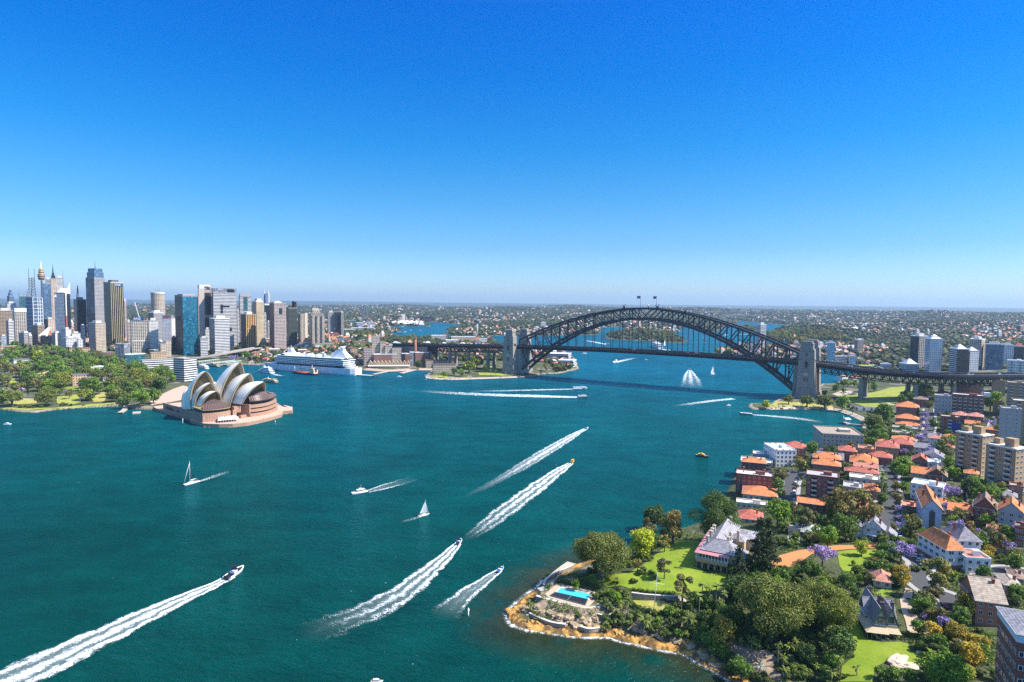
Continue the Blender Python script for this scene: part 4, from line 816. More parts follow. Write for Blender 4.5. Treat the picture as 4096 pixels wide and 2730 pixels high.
LEAF = {'fig': leaf_mat('fig leaves',(0.165,0.2,0.045)),'dark': leaf_mat('dark leaves',(0.1,0.16,0.038)),'bright': leaf_mat('bright leaves',(0.17,0.27,0.035)),'lime': leaf_mat('lime leaves',(0.34,0.38,0.04)),'round': leaf_mat('green leaves',(0.15,0.24,0.042)),
  'gum': leaf_mat('gum leaves',(0.19,0.19,0.075)),'brown': leaf_mat('brown green leaves',(0.252,0.201,0.065)),'autumn': leaf_mat('yellowing leaves',(0.408,0.322,0.055)),'jac': leaf_mat('purple blossom',(.42,.29,.68),.12),
  'pine': leaf_mat('pine needles',(.035,.055,.026)),'cypress': leaf_mat('cypress leaves',(0.035,0.06,0.028)),'palm': leaf_mat('palm fronds',(.17,.21,.04)),'silver': leaf_mat('silver fronds',(.34,.38,.34)),'shrub': leaf_mat('shrub leaves',(0.14,0.185,0.045)),'hedge': leaf_mat('hedge leaves',(0.075,0.15,0.03))}
BARK = M('bark',(.16,.12,.085),.9);PALMB = M('palm trunk',(.24,.20,.15),.9)
def leaves(C,Rr,n,size,rng,flat=.75,up=.35,aspect=1.):
 """n leaf clumps scattered over the surfaces of the boughs (C centres, Rr radii)"""
 w = Rr**2;k = rng.choice(len(C),n,p=w/w.sum());d = rng.normal(size=(n,3));d[:,2] = d[:,2]+up;d /= np.linalg.norm(d,axis=1)[:,None]
 p = C[k]+d*(Rr[k]*(.72+.38*rng.random(n)))[:,None]*np.array((1,1,flat));nn = d+rng.normal(size=(n,3))*.55;nn /= np.linalg.norm(nn,axis=1)[:,None]
 a = np.cross(nn,rng.normal(size=(n,3)));a /= np.linalg.norm(a,axis=1)[:,None];b = np.cross(nn,a);s = size*(.6+.8*rng.random(n))[:,None];a = a*s;b = b*s*aspect
 V = np.stack([p-a,p-b*.7,p+a,p+b*.7],1).reshape(-1,3);F = np.arange(4*n).reshape(-1,4)
 bt = .75+.5*rng.random(len(C));t = bt[k]*(.65+.7*rng.random(n));h = rng.random(n);tone = np.stack([t*(1+.25*(h-.5)),t,t*(1-.3*(h-.5))],-1)
 return V,F,tone
def blobs(n,rx,rz,z0,rmin,rmax,rng,hole=.0,shape='dome'):
 C,R = [],[]
 while len(C) < n:
  p = rng.uniform(-1,1,3)
  if shape == 'dome' and (p[2] < -.35 or p @ p > 1 or p @ p < hole): continue
  if shape == 'ball' and (p @ p > 1 or p @ p < hole): continue
  C.append((p[0]*rx,p[1]*rx,z0+p[2]*rz));R.append(rng.uniform(rmin,rmax))
 return np.array(C),np.array(R)
def trunk_mb(h,r,lim,rng,spread,top):
 m = MB();m.tube((0,0,-.06),(0,0,h),r*1.35,r*.75,7,cap=False)
 for i in range(lim):
  a = 2*math.pi*(i+rng.random()*.5)/lim;q = (math.cos(a)*spread*(.6+.4*rng.random()),math.sin(a)*spread*(.6+.4*rng.random()),top*(.75+.3*rng.random()));mid = (q[0]*.45,q[1]*.45,h+(q[2]-h)*.6)
  m.tube((0,0,h*.85),mid,r*.6,r*.36,5,cap=False);m.tube(mid,q,r*.36,r*.14,5,cap=False)
 return m
TREE = {}                                   # (kind, level) -> list of (trunk mesh, crown mesh); crown width is 1
SPEC = {'fig': (.44,.78),'dark': (.58,1.0),'bright': (.56,.98),'lime': (.56,.98),'round': (.58,1.02),'gum': (.72,1.2),'brown': (.66,1.1),'autumn': (.58,1.),'jac': (.50,.85),'pine': (1.15,2.5),'cypress': (2.3,4.6),'palm': (.85,1.2),'tallpalm': (2.1,2.5),'silver': (.8,1.1),'shrub': (.26,.55)}
def tree_mesh(kind,lod,var):
 key = (kind,lod)
 if key not in TREE: TREE[key] = {}
 if var in TREE[key]: return TREE[key][var]
 rng = np.random.default_rng(sum(map(ord,kind))*31+lod*7+var);N = {3: 26000,2: 3000,1: 900,0: 220}[lod];S = {3: .0105,2: .030,1: .052,0: .105}[lod]
 mk = 'palm' if kind == 'tallpalm' else kind
 if kind in ('palm','tallpalm','silver'):
  tm = MB();ht = {'palm': .8,'silver': .75,'tallpalm': 2.1}[kind];tm.tube((0,0,-.05),(0,0,ht),.05,.035,7,cap=False);V,T_ = [],[]
  nf = {3: 46,2: 34,1: 22,0: 12}[lod];seg = {3: 6,2: 5,1: 4,0: 2}[lod]
  for i in range(nf):
   a = 2*math.pi*rng.random();e = rng.uniform(-.35,1.25);Lf = .52*rng.uniform(.85,1.1);P = [];p = np.array((0.,0.,ht));el = e
   for j in range(seg+1): P.append(p.copy());p = p+np.array((math.cos(a)*math.cos(el),math.sin(a)*math.cos(el),math.sin(el)))*Lf/seg;el -= 1.5/seg
   sd = np.array((-math.sin(a),math.cos(a),0.));t = rng.uniform(.6,1.35)
   for j in range(seg):
    w0,w1 = .05*math.sin(math.pi*(j+.3)/(seg+.6)),.05*math.sin(math.pi*(j+1.3)/(seg+.6));dz = np.array((0,0,-.6))
    for sg in (-1,1): V += [P[j],P[j+1],P[j+1]+(sd*sg+dz*.6)*w1*1.25,P[j]+(sd*sg+dz*.6)*w0*1.25];T_.append((t*rng.uniform(.8,1.2),)*3)
  V = np.array(V);cm = np_mesh('crown',V,np.arange(len(V)).reshape(-1,4),LEAF[mk],cols=np.array(T_));tmesh = tm.mesh('trunk',PALMB)
 elif kind == 'pine':
  tm = MB();tm.tube((0,0,-.05),(0,0,2.45),.045,.008,6,cap=False);C,R = [],[]
  for k in range(22):
   z = .35+2.05*k/22;rr = .5*(1-(k/22)**1.1)+.03
   for i in range(max(3,int(9*rr/.5))): a = rng.random()*6.283;q = rr*rng.uniform(.45,1);C.append((q*math.cos(a),q*math.sin(a),z+.05*rng.random()-.05*q));R.append(.09+.05*rng.random())
  V,F,t = leaves(np.array(C),np.array(R),N,S*1.3,rng,.5,.2);cm = np_mesh('crown',V,F,LEAF[mk],cols=t);tmesh = tm.mesh('trunk',BARK)
 elif kind == 'cypress':
  tm = MB();tm.tube((0,0,-.05),(0,0,3.8),.09,.02,6,cap=False);C,R = [],[]
  for k in range(40): z = .4+4.*k/40;rr = .34*math.sin(math.pi*min(1,.12+.9*(1-k/40)))**.6;a = rng.random()*6.283;C.append((rr*.45*math.cos(a),rr*.45*math.sin(a),z));R.append(max(.08,rr*.62))
  V,F,t = leaves(np.array(C),np.array(R),N,S*2,rng,1.3,.2,.7);cm = np_mesh('crown',V,F,LEAF[mk],cols=t);tmesh = tm.mesh('trunk',BARK)
 else:
  cz,H_ = SPEC[kind]
  if kind == 'fig': C,R = blobs(60,.38,.30,cz-.02,.09,.16,rng,.35);th = .2;tr = .05
  elif kind in ('gum','brown'): C,R = blobs(17,.36,.36,cz,.10,.19,rng,.2,'ball');th = .5;tr = .03
  elif kind == 'jac': C,R = blobs(26,.38,.24,cz,.08,.15,rng,.2);th = .3;tr = .025
  elif kind == 'shrub': C,R = blobs(11,.36,.18,cz,.10,.17,rng,0.);th = .1;tr = .02
  else: C,R = blobs(34,.34,.36,cz,.10,.18,rng,.25,'ball');th = .3;tr = .03
  V,F,t = leaves(C,R,int(N*(.8 if kind in ('gum','brown','jac') else 1)),S*(.8 if kind == 'jac' else 1),rng,.8,.3)
  if kind == 'jac': k = rng.random(len(t)) < .22;t[k] = np.array((.12,.3,.02))*rng.uniform(.7,1.3,(k.sum(),1))
  if kind in ('fig','gum','autumn'): k = rng.random(len(t)) < .18;t[k] = t[k]*np.array((1.7,1.3,.8))
  cm = np_mesh('crown',V,F,LEAF[mk],cols=t);tmesh = trunk_mb(th,tr,6 if lod > 0 else 3,rng,.27,cz).mesh('trunk',BARK)
 cm.name = 'crown';TREE[key][var] = (tmesh,cm);return tmesh,cm
TREES = []
KINDN = {'fig': ('fig_tree','spreading olive green fig tree'),'dark': ('evergreen_tree','dense dark green tree'),'bright': ('leafy_tree','bright green leafy tree'),'lime': ('leafy_tree','yellow green leafy tree'),'round': ('rounded_tree','mid green rounded tree'),'gum': ('gum_tree','loose olive grey gum tree'),'brown': ('brown_gum_tree','brownish loose crowned tree'),
   'autumn': ('yellowing_tree','yellowing rounded tree'),'jac': ('jacaranda_tree','purple flowering jacaranda'),'pine': ('norfolk_pine','dark conical pine'),'cypress': ('cypress_tree','dark column shaped cypress'),'palm': ('palm_tree','stout palm with arching fronds'),'tallpalm': ('palm_tree','slender tall palm'),'silver': ('palm_tree','silver leaved palm'),'shrub': ('garden_shrub','low leafy shrub')}
def plant(kind,x,y,w,zone,rz=None,hs=1.):
 d = math.hypot(x,y);px_ = w/d*616;lod = 3 if px_ > 42 else 2 if px_ > 16 else 1 if px_ > 6.5 else 0
 n = (len(TREES)*7) % (3 if lod > 1 else 4);tm,cm = tree_mesh(kind,lod,n);z = hz(x,y)
 nm,desc = KINDN[kind];t = bpy.data.objects.new(nm,None if px_ > 5.5 else far_mesh(kind,n));COL.objects.link(t);t.location = (x,y,z-.15);t.rotation_euler = (0,0,random.random()*6.283 if rz is None else rz);v = random.uniform(.92,1.1)*hs;t.scale = (w,w,w*v);t.empty_display_size = .1
 t['category'] = 'shrub' if kind == 'shrub' else 'palm' if 'palm' in nm else 'tree';TREES.append((t,kind,zone,w))
 if px_ > 5.5:
  for k,me in (('trunk',tm),('crown',cm)): o = bpy.data.objects.new(k,me);COL.objects.link(o);o.parent = t
 return t
_FARM = {}
def far_mesh(kind,n):
 """trunk and crown in one mesh for trees too small to show their parts"""
 if (kind,n) in _FARM: return _FARM[kind,n]
 tm,cm = tree_mesh(kind,0,n);bm = bmesh.new();bm.from_mesh(cm);me2 = bpy.data.meshes.new('tree');k = len(bm.faces);bm.from_mesh(tm)
 for i,f in enumerate(bm.faces): f.material_index = 0 if i < k else 1
 bm.to_mesh(me2);bm.free();me2.materials.append(cm.materials[0]);me2.materials.append(tm.materials[0]);_FARM[kind,n] = me2;return me2
def tree(kind,c,u,v,w,zone,hs=1.):
 s = CROP[c][2];W_m = 10.
 for _ in range(3): p = L(c,u,v,SPEC[kind][0]*W_m*hs);W_m = w*s*p.y/FPX
 return plant(kind,p.x,p.y,W_m,zone,hs=hs)
def in_poly(x,y,poly):
 k = False;n = len(poly)
 for i in range(n):
  (ax,ay),(bx,by) = poly[i],poly[(i+1) % n]
  if (ay > y) != (by > y) and x < (bx-ax)*(y-ay)/(by-ay)+ax: k = not k
 return k
#OCC                                     # footprints that trees and houses must keep clear of: (x, y, radius)
def scatter(c,poly,n,kinds,w0,w1,zone,avoid=(),mind=.55,seed=1):
 rg = random.Random(seed);P = [tuple(L(c,u,v)[:2]) for u,v in poly];xs,ys = [p[0] for p in P],[p[1] for p in P];A = [[tuple(L(c,u,v)[:2]) for u,v in a] for a in avoid];done = [];tries = 0
 while len(done) < n and tries < n*60:
  tries += 1;x,y = rg.uniform(min(xs),max(xs)),rg.uniform(min(ys),max(ys));w = rg.uniform(w0,w1)
  if not in_poly(x,y,P) or any(in_poly(x,y,a) for a in A) or DIN(x,y) < 1.5: continue
  if any((x-a)**2+(y-b)**2 < ((w+q)*.5*mind*1.3)**2 for a,b,q in done) or any((x-a)**2+(y-b)**2 < (r+w*.25)**2 for a,b,r in OCC) or paved(x,y,w*.3): continue
  done.append((x,y,w));k = rg.choice(kinds);plant(k,x,y,w*(.28 if k == 'cypress' else .6 if k in ('pine','palm','tallpalm') else 1),zone)
# ------------------------------------------------------------------ wakes and surf
def foam_material():
 m,nt,b,o = _nt('foam');at = nd(nt,'Attribute',{'attribute_name': 'tone'});g = nd(nt,'NewGeometry');s = nd(nt,'SeparateColor',i0=at.outputs['Color'])
 n1 = nd(nt,'TexNoise',Vector=g.outputs['Position'],Scale=.5,Detail=7.,Roughness=.66,Distortion=1.6);n2 = nd(nt,'TexVoronoi',{'feature': 'DISTANCE_TO_EDGE'},Vector=n1.outputs['Color'],Scale=7.)
 web = ramp(nt,n2.outputs['Distance'],[(0.,1.),(.10,.35),(.3,0.)]);f = mathn(nt,'ADD',n1.outputs['Fac'],mathn(nt,'MULTIPLY',web,.26))
 a = mathn(nt,'ADD',mathn(nt,'MULTIPLY',s.outputs[0],.78),mathn(nt,'MULTIPLY_ADD',f,2.9,-2.16));a = ramp(nt,a,[(0.,0.),(.10,.55),(.26,1.)])
 a = mathn(nt,'MULTIPLY',a,ramp(nt,s.outputs[0],[(.03,0.),(.42,1.)]));milk = mathn(nt,'MULTIPLY',s.outputs[1],.36);a = mathn(nt,'MAXIMUM',a,milk)
 b.inputs['Base Color'].default_value = (.86,.92,.92,1);b.inputs['Roughness'].default_value = .85;bp = nd(nt,'Bump',Strength=.9,Distance=.8,Height=n1.outputs['Fac']);nt.links.new(bp.outputs[0],b.inputs['Normal'])
 nt.links.new(a,b.inputs['Alpha']);return m
FOAM = foam_material()
def catmull(P,n):
 P = [Vector(p) for p in P];P = [P[0]*2-P[1]]+P+[P[-1]*2-P[-2]];O = []
 for i in range(1,len(P)-2):
  for k in range(n):
   t = k/n;a,b,c,d = P[i-1],P[i],P[i+1],P[i+2];O.append(.5*((2*b)+(c-a)*t+(2*a-5*b+4*c-d)*t*t+(3*b-a-3*c+d)*t**3))
 return O+[P[-2]]
def wake(c,pts,hw,st,label,core=1.,side=1.,milk=.4):
 """pts behind the boat, hw half widths (m), st foam strength at each point"""
 G_ = [G(c,u,v,0) for u,v in pts];n = 60;P = catmull(G_,n);kk = np.linspace(0,len(pts)-1,len(P));HW,ST = np.interp(kk,range(len(hw)),hw),np.interp(kk,range(len(st)),st);m = 34;V,C = [],[];ST = ST*(1-(.0 if c == 'V' and hw[-1] > 9 else 1.)*np.linspace(0,1,len(P))**4.)
 for i,p in enumerate(P):
  t = P[min(i+1,len(P)-1)]-P[max(i-1,0)];t.normalize();nv = Vector((-t.y,t.x,0))
  for j in range(m+1):
   u = -1+2*j/m;q = p+nv*u*HW[i];uw = u;u = u+(float(fbm(np.array(q.x*.22),np.array(q.y*.22),4,14))-.5)*.5*min(1,i/40);k = max(core*math.exp(-(u/.24)**2),side*math.exp(-((abs(u)-.68)/.2)**2),.18*math.exp(-(u/.7)**4))*ST[i];ridge = .5*side*math.exp(-((abs(u)-.7)/.16)**2)*min(1,HW[i]/6)*ST[i]
   V.append((q.x,q.y,.14+ridge*float(fbm(np.array(q.x*.3),np.array(q.y*.3),3,4))));C.append((k,milk*math.exp(-(u/.6)**4)*ST[i]*min(1.,i/(n*.5)),0))
 N_ = len(P);idx = np.arange(N_*(m+1)).reshape(N_,m+1);Q = np.stack([idx[:-1,:-1],idx[1:,:-1],idx[1:,1:],idx[:-1,1:]],-1).reshape(-1,4)
 o = link('wake_foam',np_mesh('wake_foam',np.array(V),Q,FOAM,cols=np.array(C),smooth=True));struct(o,'stuff');o['label'] = label;return o
wake('V',[(1345,955),(1200,1025),(1000,1110),(600,1300),(200,1490),(-200,1680)],[3.2,4.5,6.5,10,12,13],[1.15,1.1,1.05,.98,.92,.9],'broad white triple wake behind the speedboat at lower left')
wake('U',[(1322,955),(1260,1020),(1150,1120),(950,1290),(700,1430),(450,1530),(150,1650)],[2.6,4.2,6,8.5,10.5,11.5,12],[1.1,1.02,.92,.80,.62,.42,.12],'broad ragged wake behind the dark cockpit speedboat at centre')
wake('U',[(2142,370),(2050,430),(1900,540),(1700,690),(1500,840),(1370,935)],[3,6,8.5,9,6.5,3],[1.1,1.,.92,.8,.64,.35],'curved white wake behind the yellow water taxi')
wake('U',[(2248,120),(2150,175),(2000,265),(1800,385),(1600,500),(1350,625)],[3,6,8,8,5,4],[1.1,.95,.8,.66,.5,.15],'long wake fading to pale green behind the farthest speedboat',1.,.75,.9)
wake('U',[(1622,1150),(1540,1205),(1400,1305),(1290,1400),(1190,1500)],[2.2,3.6,5.6,7.5,9],[1.1,.92,.80,.6,.2],'forked wake behind the small inflatable near the point',.35,1.)
wake('U',[(668,578),(740,556),(860,522),(1020,475)],[2.5,5,7,8],[.95,.8,.66,.4],'thin twin lined wake behind the white cabin cruiser',.3,.9,.2)
wake('V',[(1152,405),(1240,375),(1340,340)],[1.6,3,5],[.95,.78,.5],'thin wake behind the bare masted yacht',.9,.6,.2)
wake('U',[(1052,757),(985,776),(905,800)],[1.2,2,2.6],[.8,.55,.35],'thin wake trailing left behind the white sailing boat',.9,.6,.2)
wake('C',[(655,853),(450,858),(200,864),(-60,868)],[4,6,7,7],[1.0,.9,.78,.5],'upper of two long straight ferry wakes')
wake('C',[(690,908),(450,902),(150,893),(-150,880),(-420,862)],[7,12,13,12,10],[1.15,1.08,.98,.84,.6],'lower and whiter of two long straight ferry wakes')
wake('C',[(1868,1026),(1960,1032),(2100,1044),(2250,1062),(2353,1082)],[4,6,8,9,9],[1.05,.95,.82,.72,.5],'pale wake curving into the bay behind the white ferry',1.,.6,.6)
wake('C',[(1443,726),(1446,750),(1452,790),(1458,850)],[4,11,18,22],[.95,.8,.66,.5],'fan shaped wake behind the speedboat passing under the bridge')
wake('C',[(945,674),(1000,660),(1090,640)],[6,8,9],[1.1,.95,.6],'white wake of a cruiser just beyond the bridge deck');wake('C',[(1738,918),(1600,932),(1450,952),(1320,968)],[5,6,6,4],[1.05,.9,.7,.4],'narrow wake near the right end of the bridge shadow')
wake('C',[(888,553),(810,538),(725,522)],[9,12,10],[1.1,.95,.6],'wake of a ferry before the wooded island');wake('C',[(1242,582),(1330,598),(1400,606)],[8,9,8],[1.,.8,.5],'wake of the ferry right of the wooded island');wake('S',[(490,605),(580,625),(700,645)],[3.5,5,5],[1.05,.85,.5],'short wake behind the three decked white ferry');wake('X',[(1078,792),(1040,788),(990,783)],[8,9,8],[1.05,.9,.5],'short wake before the red roofed shed')
wake('X',[(690,628),(600,632),(480,640)],[9,10,9],[1.,.85,.5],'wake beyond the bridge left of the white banded tower')
def surf():
 P = [Vector((x,y,0)) for x,y in P2('E',[(460,700),(400,765),(290,835),(175,945),(158,975),(190,1062),(330,1112),(440,1128),(720,1168),(980,1172),(1100,1207),(1400,1272),(1600,1312),(1760,1402),(1900,1482),(2000,1542)])];P = catmull(P,22);V,C = [],[];m = 12
 for i,p in enumerate(P):
  t = P[min(i+1,len(P)-1)]-P[max(i-1,0)];t.normalize();nv = Vector((-t.y,t.x,0));f = i/len(P);st = .98 if f < .42 else .84 if f < .72 else .66;st *= min(1.12,max(.3,(float(fbm(np.array(i*.22),np.array(.5),3,3))-.22)*2.4))
  for j in range(m+1): u = -1+2*j/m;q = p+nv*u*2.3;V.append((q.x,q.y,.16));C.append((st*math.exp(-(u/.55)**2),.3*st*math.exp(-(u/.6)**2),0))
 N_ = len(P);idx = np.arange(N_*(m+1)).reshape(N_,m+1);Q = np.stack([idx[:-1,:-1],idx[1:,:-1],idx[1:,1:],idx[:-1,1:]],-1).reshape(-1,4);o = struct(link('surf_foam',np_mesh('surf_foam',np.array(V),Q,FOAM,cols=np.array(C),smooth=True)),'stuff');o['label'] = 'white surf washing the orange rock shelf of the point'
surf()
# ------------------------------------------------------------------ boats
NAVY = M('navy hull',(.012,.02,.06),.4);YEL = M('taxi yellow',(.80,.42,.02),.45,var=.06);BLKP = M('black trim',(.015,.015,.018),.5);GEL = M('white gelcoat',(.82,.82,.81),.3,var=.05);TEAK = M('teak deck',(.35,.25,.15),.8);BGL = M('boat windows',(.02,.03,.045),.12,spec=.7);SAIL = M('sailcloth',(.84,.84,.82),.8,var=.05)
def loft_hull(L_,B,H0,H1,mat_i=0,deck_i=1,n=14,fl=.25):
 """hull with bow at +x: H0 freeboard aft, H1 at the bow"""
 m = MB();R_ = []
 for i in range(n+1):
  t = i/n;b = B/2*(1-max(0,(t-.45)/.55)**2.2)*(.9+.1*min(1,t*5));x = -L_/2+L_*t;h = H0+(H1-H0)*t*t;s = fl*L_*.12*max(0,(t-.6)/.4)**2
  R_.append([(x-s,-b*.62,-.4),(x,-b*.92,h*.35),(x+s,-b,h),(x+s,b,h),(x,b*.92,h*.35),(x-s,b*.62,-.4)])
 for i in range(n):
  a,b = R_[i],R_[i+1]
  for k in (0,1,3,4): m.face([a[k],b[k],b[k+1],a[k+1]],mat_i,None,True)
  m.face([a[2],b[2],b[3],a[3]],deck_i)
 m.face(R_[0][::-1],mat_i);return m
BOATS = []
def boat_at(c,stern,bow,name,label,cat='boat',group='boats on the harbour'):
 a,b = G(c,*stern),G(c,*bow);t = thing(name,label,cat,(a+b)/2,math.atan2(b.y-a.y,b.x-a.x),group);BOATS.append(t);return t,(b-a).length
def speedboat(c,st,bw,label,hullm=GEL,ins=BLKP,L_=None,name='speedboat',canopy=True):
 t,l = boat_at(c,st,bw,name,label);l = L_ or l;loft_hull(l,l*.34,l*.10,l*.13).build('hull',[hullm,ins],t)
 m = MB();m.box((-l*.08,0,l*.11),(l*.22,l*.18,l*.10));m.build('console',GEL,t);m = MB();m.frus((-l*.02,0),(l*.14,l*.2),(l*.06,l*.16),l*.21,l*.27);m.build('windscreen',BGL,t)
 m = MB()
 for y in (-.06,.06): m.box((-l*.53,y*l,0),(l*.07,l*.06,l*.16))
 m.build('outboard_motor',BLKP,t);m = MB()
 for i in range(12):
  a0,a1 = -1+2*i/12,-1+2*(i+1)/12
  for sg in (-1,1): f = lambda a: (a*l*.5,sg*l*.165*(1-max(0,a)**2.2),l*.11+.02*l*a);m.tube(f(a0),f(a1),l*.028,n=5)
 m.build('gunwale',hullm,t)
 if canopy:
  m = MB();m.box((-l*.1,0,l*.36),(l*.26,l*.24,l*.012));m.build('canopy',ins if hullm is GEL else hullm,t);m = MB()
  for x in (-.2,0):
   for y in (-.1,.1): m.bar((x*l,y*l,l*.12),(x*l,y*l,l*.36),.06)
  m.build('canopy_frame',STEEL2,t)
 return t
def cruiser(c,st,bw,label,L_=None,hullm=GEL,top=GEL,name='motor_cruiser',mast=True,cat='boat'):
 t,l = boat_at(c,st,bw,name,label,cat);l = L_ or l;loft_hull(l,l*.30,l*.09,l*.15).build('hull',[hullm,TEAK],t)
 m = MB();m.frus((-l*.05,0),(l*.5,l*.22),(l*.42,l*.19),l*.1,l*.2);m.build('cabin',top,t);m = MB();m.frus((-l*.05,0),(l*.475,l*.226),(l*.45,l*.212),l*.14,l*.178);m.build('cabin_windows',BGL,t)
 m = MB();m.box((-l*.08,0,l*.2),(l*.46,l*.23,l*.016));m.frus((-l*.06,0),(l*.2,l*.16),(l*.16,l*.14),l*.216,l*.27);m.build('flybridge',top,t)
 if mast: m = MB();m.tube((-l*.1,0,l*.26),(-l*.1,0,l*.48),.09,.05,5);m.build('mast',WHITE,t)
 m = MB()
 for i in range(10):
  for sg in (-1,1):
   f = lambda k: (l*(-.1+.6*k/10),sg*l*.14*(1-max(0,(.35+.65*k/10-.45)/.55)**2.2),l*(.13+.05*k/10));m.bar(f(i),f(i+1),.05);m.bar(f(i),(f(i)[0],f(i)[1],f(i)[2]-l*.03),.04)
 m.build('rail',STEEL2,t);return t
def yacht(c,st,bw,label,sails,L_=None,heel=0.):
 t,l = boat_at(c,st,bw,'sailing_yacht',label,'sailboat');l = L_ or l;t.rotation_euler[0] = heel;loft_hull(l,l*.28,l*.08,l*.11,fl=.5).build('hull',[GEL,TEAK],t);H_ = l*1.35
 m = MB();m.frus((0,0),(l*.42,l*.16),(l*.34,l*.12),l*.08,l*.13);m.build('cabin',GEL,t);m = MB();m.tube((l*.08,0,l*.08),(l*.08,0,H_),l*.011,l*.007,6);m.tube((l*.08,0,l*.2),(-l*.36,0,l*.2),l*.009,n=6);m.tube((l*.08,-l*.09,H_*.6),(l*.08,l*.09,H_*.6),l*.005,n=5);m.build('mast',WHITE,t)
 m = MB();
 for q in ((l*.48,0,l*.1),(-l*.48,0,l*.1),(0,l*.13,l*.1),(0,-l*.13,l*.1)): m.bar((l*.08,0,H_*.98),q,.05)
 m.build('rigging',STEEL2,t)
 if sails:
  for nm,(A,B_,C_) in (('mainsail',((l*.065,0,l*.23),(-l*.34,l*.06,l*.23),(l*.07,0,H_*.96))),('jib',((l*.46,0,l*.16),(l*.0,l*.09,l*.2),(l*.09,.02,H_*.84)))):
   m = MB();A,B_,C_ = Vector(A),Vector(B_),Vector(C_);n = 8
   for i in range(n):
    for j in range(n-i):
     f = lambda a,b: A+(B_-A)*(a/n)+(C_-A)*(b/n)+Vector((0,1,0))*l*.22*(a/n)*(1-a/n-b/n)*(1 if nm == 'jib' else .8)
     m.face([f(i,j),f(i+1,j),f(i,j+1)],0,None,True)
     if i+j < n-1: m.face([f(i+1,j),f(i+1,j+1),f(i,j+1)],0,None,True)
   m.build(nm,SAIL,t)
 else:
  m = MB();m.tube((l*.06,0,l*.22),(-l*.34,0,l*.22),l*.022,l*.012,6);m.build('furled_sail',SAIL,t);m = MB();m.tube((l*.49,0,l*.13),(l*.1,0,H_*.9),l*.012,l*.008,6);m.build('furled_jib',SAIL,t);m = MB();m.frus((-l*.26,0),(l*.2,l*.2),(l*.18,l*.18),l*.20,l*.215);m.build('cockpit_awning',M('navy canvas',(.03,.04,.09),.8),t)
 return t
def ferry(c,st,bw,label,decks=2,hullm=GEL,body=GEL,L_=None,fun=True):
 t,l = boat_at(c,st,bw,'ferry',label,'ferry');l = L_ or l;B = l*.26;loft_hull(l,B,l*.05,l*.08,n=16).build('hull',[hullm,TEAK],t);z = l*.055;w = .84;h = l*.062
 for k in range(decks):
  m = MB();m.box((-l*.03*k,0,z),(l*w,B*(.92-.1*k),h));m.build('deck_house',body,t);m = MB();m.box((-l*.03*k,0,z+h*.35),(l*w+.08,B*(.92-.1*k)+.08,h*.36));m.build('window_band',BGL,t);m = MB();m.box((-l*.03*k,0,z+h),(l*(w+.05),B*(.98-.1*k),h*.12));m.build('deck_roof',body,t);z += h*1.12;w -= .18
 m = MB();m.frus((l*.16,0),(l*.12,B*.4),(l*.08,B*.34),z,z+h*.8);m.build('wheelhouse',body,t);m = MB();m.frus((l*.16,0),(l*.112,B*.41),(l*.098,B*.38),z+h*.25,z+h*.6);m.build('wheelhouse_windows',BGL,t);m = MB();m.tube((l*.1,0,z),(l*.1,0,z+h*2.2),l*.006,l*.003,5);m.build('mast',WHITE,t)
 if fun: m = MB();m.frus((-l*.16,0),(l*.07,B*.24),(l*.05,B*.2),z,z+h*.9);m.build('funnel',hullm,t)
 return t
yacht('V',(1153,402),(1067,428),'white yacht with bare mast and furled sails left of centre',False)
speedboat('V',(1328,966),(1403,916),'white speedboat heading right with the broadest wake at lower left',L_=13.5)
cruiser('U',(674,572),(546,598),'white cabin cruiser with flybridge heading left mid harbour',L_=13)
yacht('U',(1050,754),(1104,742),'small white yacht under full sail near the middle',True,L_=8.2,heel=.12)
speedboat('U',(2246,126),(2272,110),'small white speedboat farthest up the right hand wakes',L_=8,canopy=False)
cruiser('U',(2142,372),(2168,346),'yellow water taxi speeding away with a curved wake',L_=9.5,hullm=YEL,top=YEL,name='water_taxi',mast=False)
speedboat('U',(1319,962),(1345,928),'white speedboat with dark cockpit starting the ragged central wake',L_=8.5);speedboat('U',(1614,1162),(1648,1130),'small grey inflatable speedboat off the rocky point',L_=7.5,hullm=M('grey tube',(.5,.52,.55),.6),canopy=False,ins=M('blue seat',(.03,.10,.35),.6))
cruiser('T',(1597,1047),(1631,1053),'black and yellow water taxi drifting below the bay',L_=12.5,hullm=BLKP,top=YEL,name='water_taxi',mast=False)
ferry('C',(655,852),(752,850),'white catamaran ferry on the upper straight wake before the arch',1,fun=False);ferry('C',(686,908),(755,906),'white two decked ferry on the lower straight wake before the arch',2,hullm=NAVY)
ferry('C',(1868,1027),(1778,1020),'white and blue catamaran ferry entering the bay at right',1,hullm=NAVY,fun=False);cruiser('C',(962,672),(926,677),'white cruiser heading left just past the bridge deck');cruiser('C',(1138,658),(1164,658),'small tan boat beneath the middle of the bridge deck',hullm=TEAK)
speedboat('C',(1443,728),(1444,718),'tiny white speedboat at the tip of the fan shaped wake',L_=11);yacht('C',(1584,754),(1610,752),'white yacht under sail seen below the bridge deck at right',True,L_=13);cruiser('C',(1690,964),(1720,963),'little white cruiser below the right end of the bridge shadow')
ferry('C',(1246,580),(1198,568),'white ferry right of the wooded island',2);yacht('C',(1266,560),(1284,558),'distant yacht under sail behind the bridge hangers',True,L_=16);ferry('C',(886,552),(904,554),'small green and cream ferry by the left tip of the wooded island',2,hullm=M('ferry green',(.02,.10,.06),.5),body=M('ferry cream',(.62,.52,.32),.6))
ferry('S',(495,592),(175,555),'white three decked ferry beside the bow of the cruise ship',3,L_=42);ferry('S',(520,782),(300,765),'green and cream ferry emerging behind the tallest sails',2,hullm=M('ferry green',(.02,.10,.06),.5),body=M('ferry cream',(.62,.52,.32),.6),L_=34)
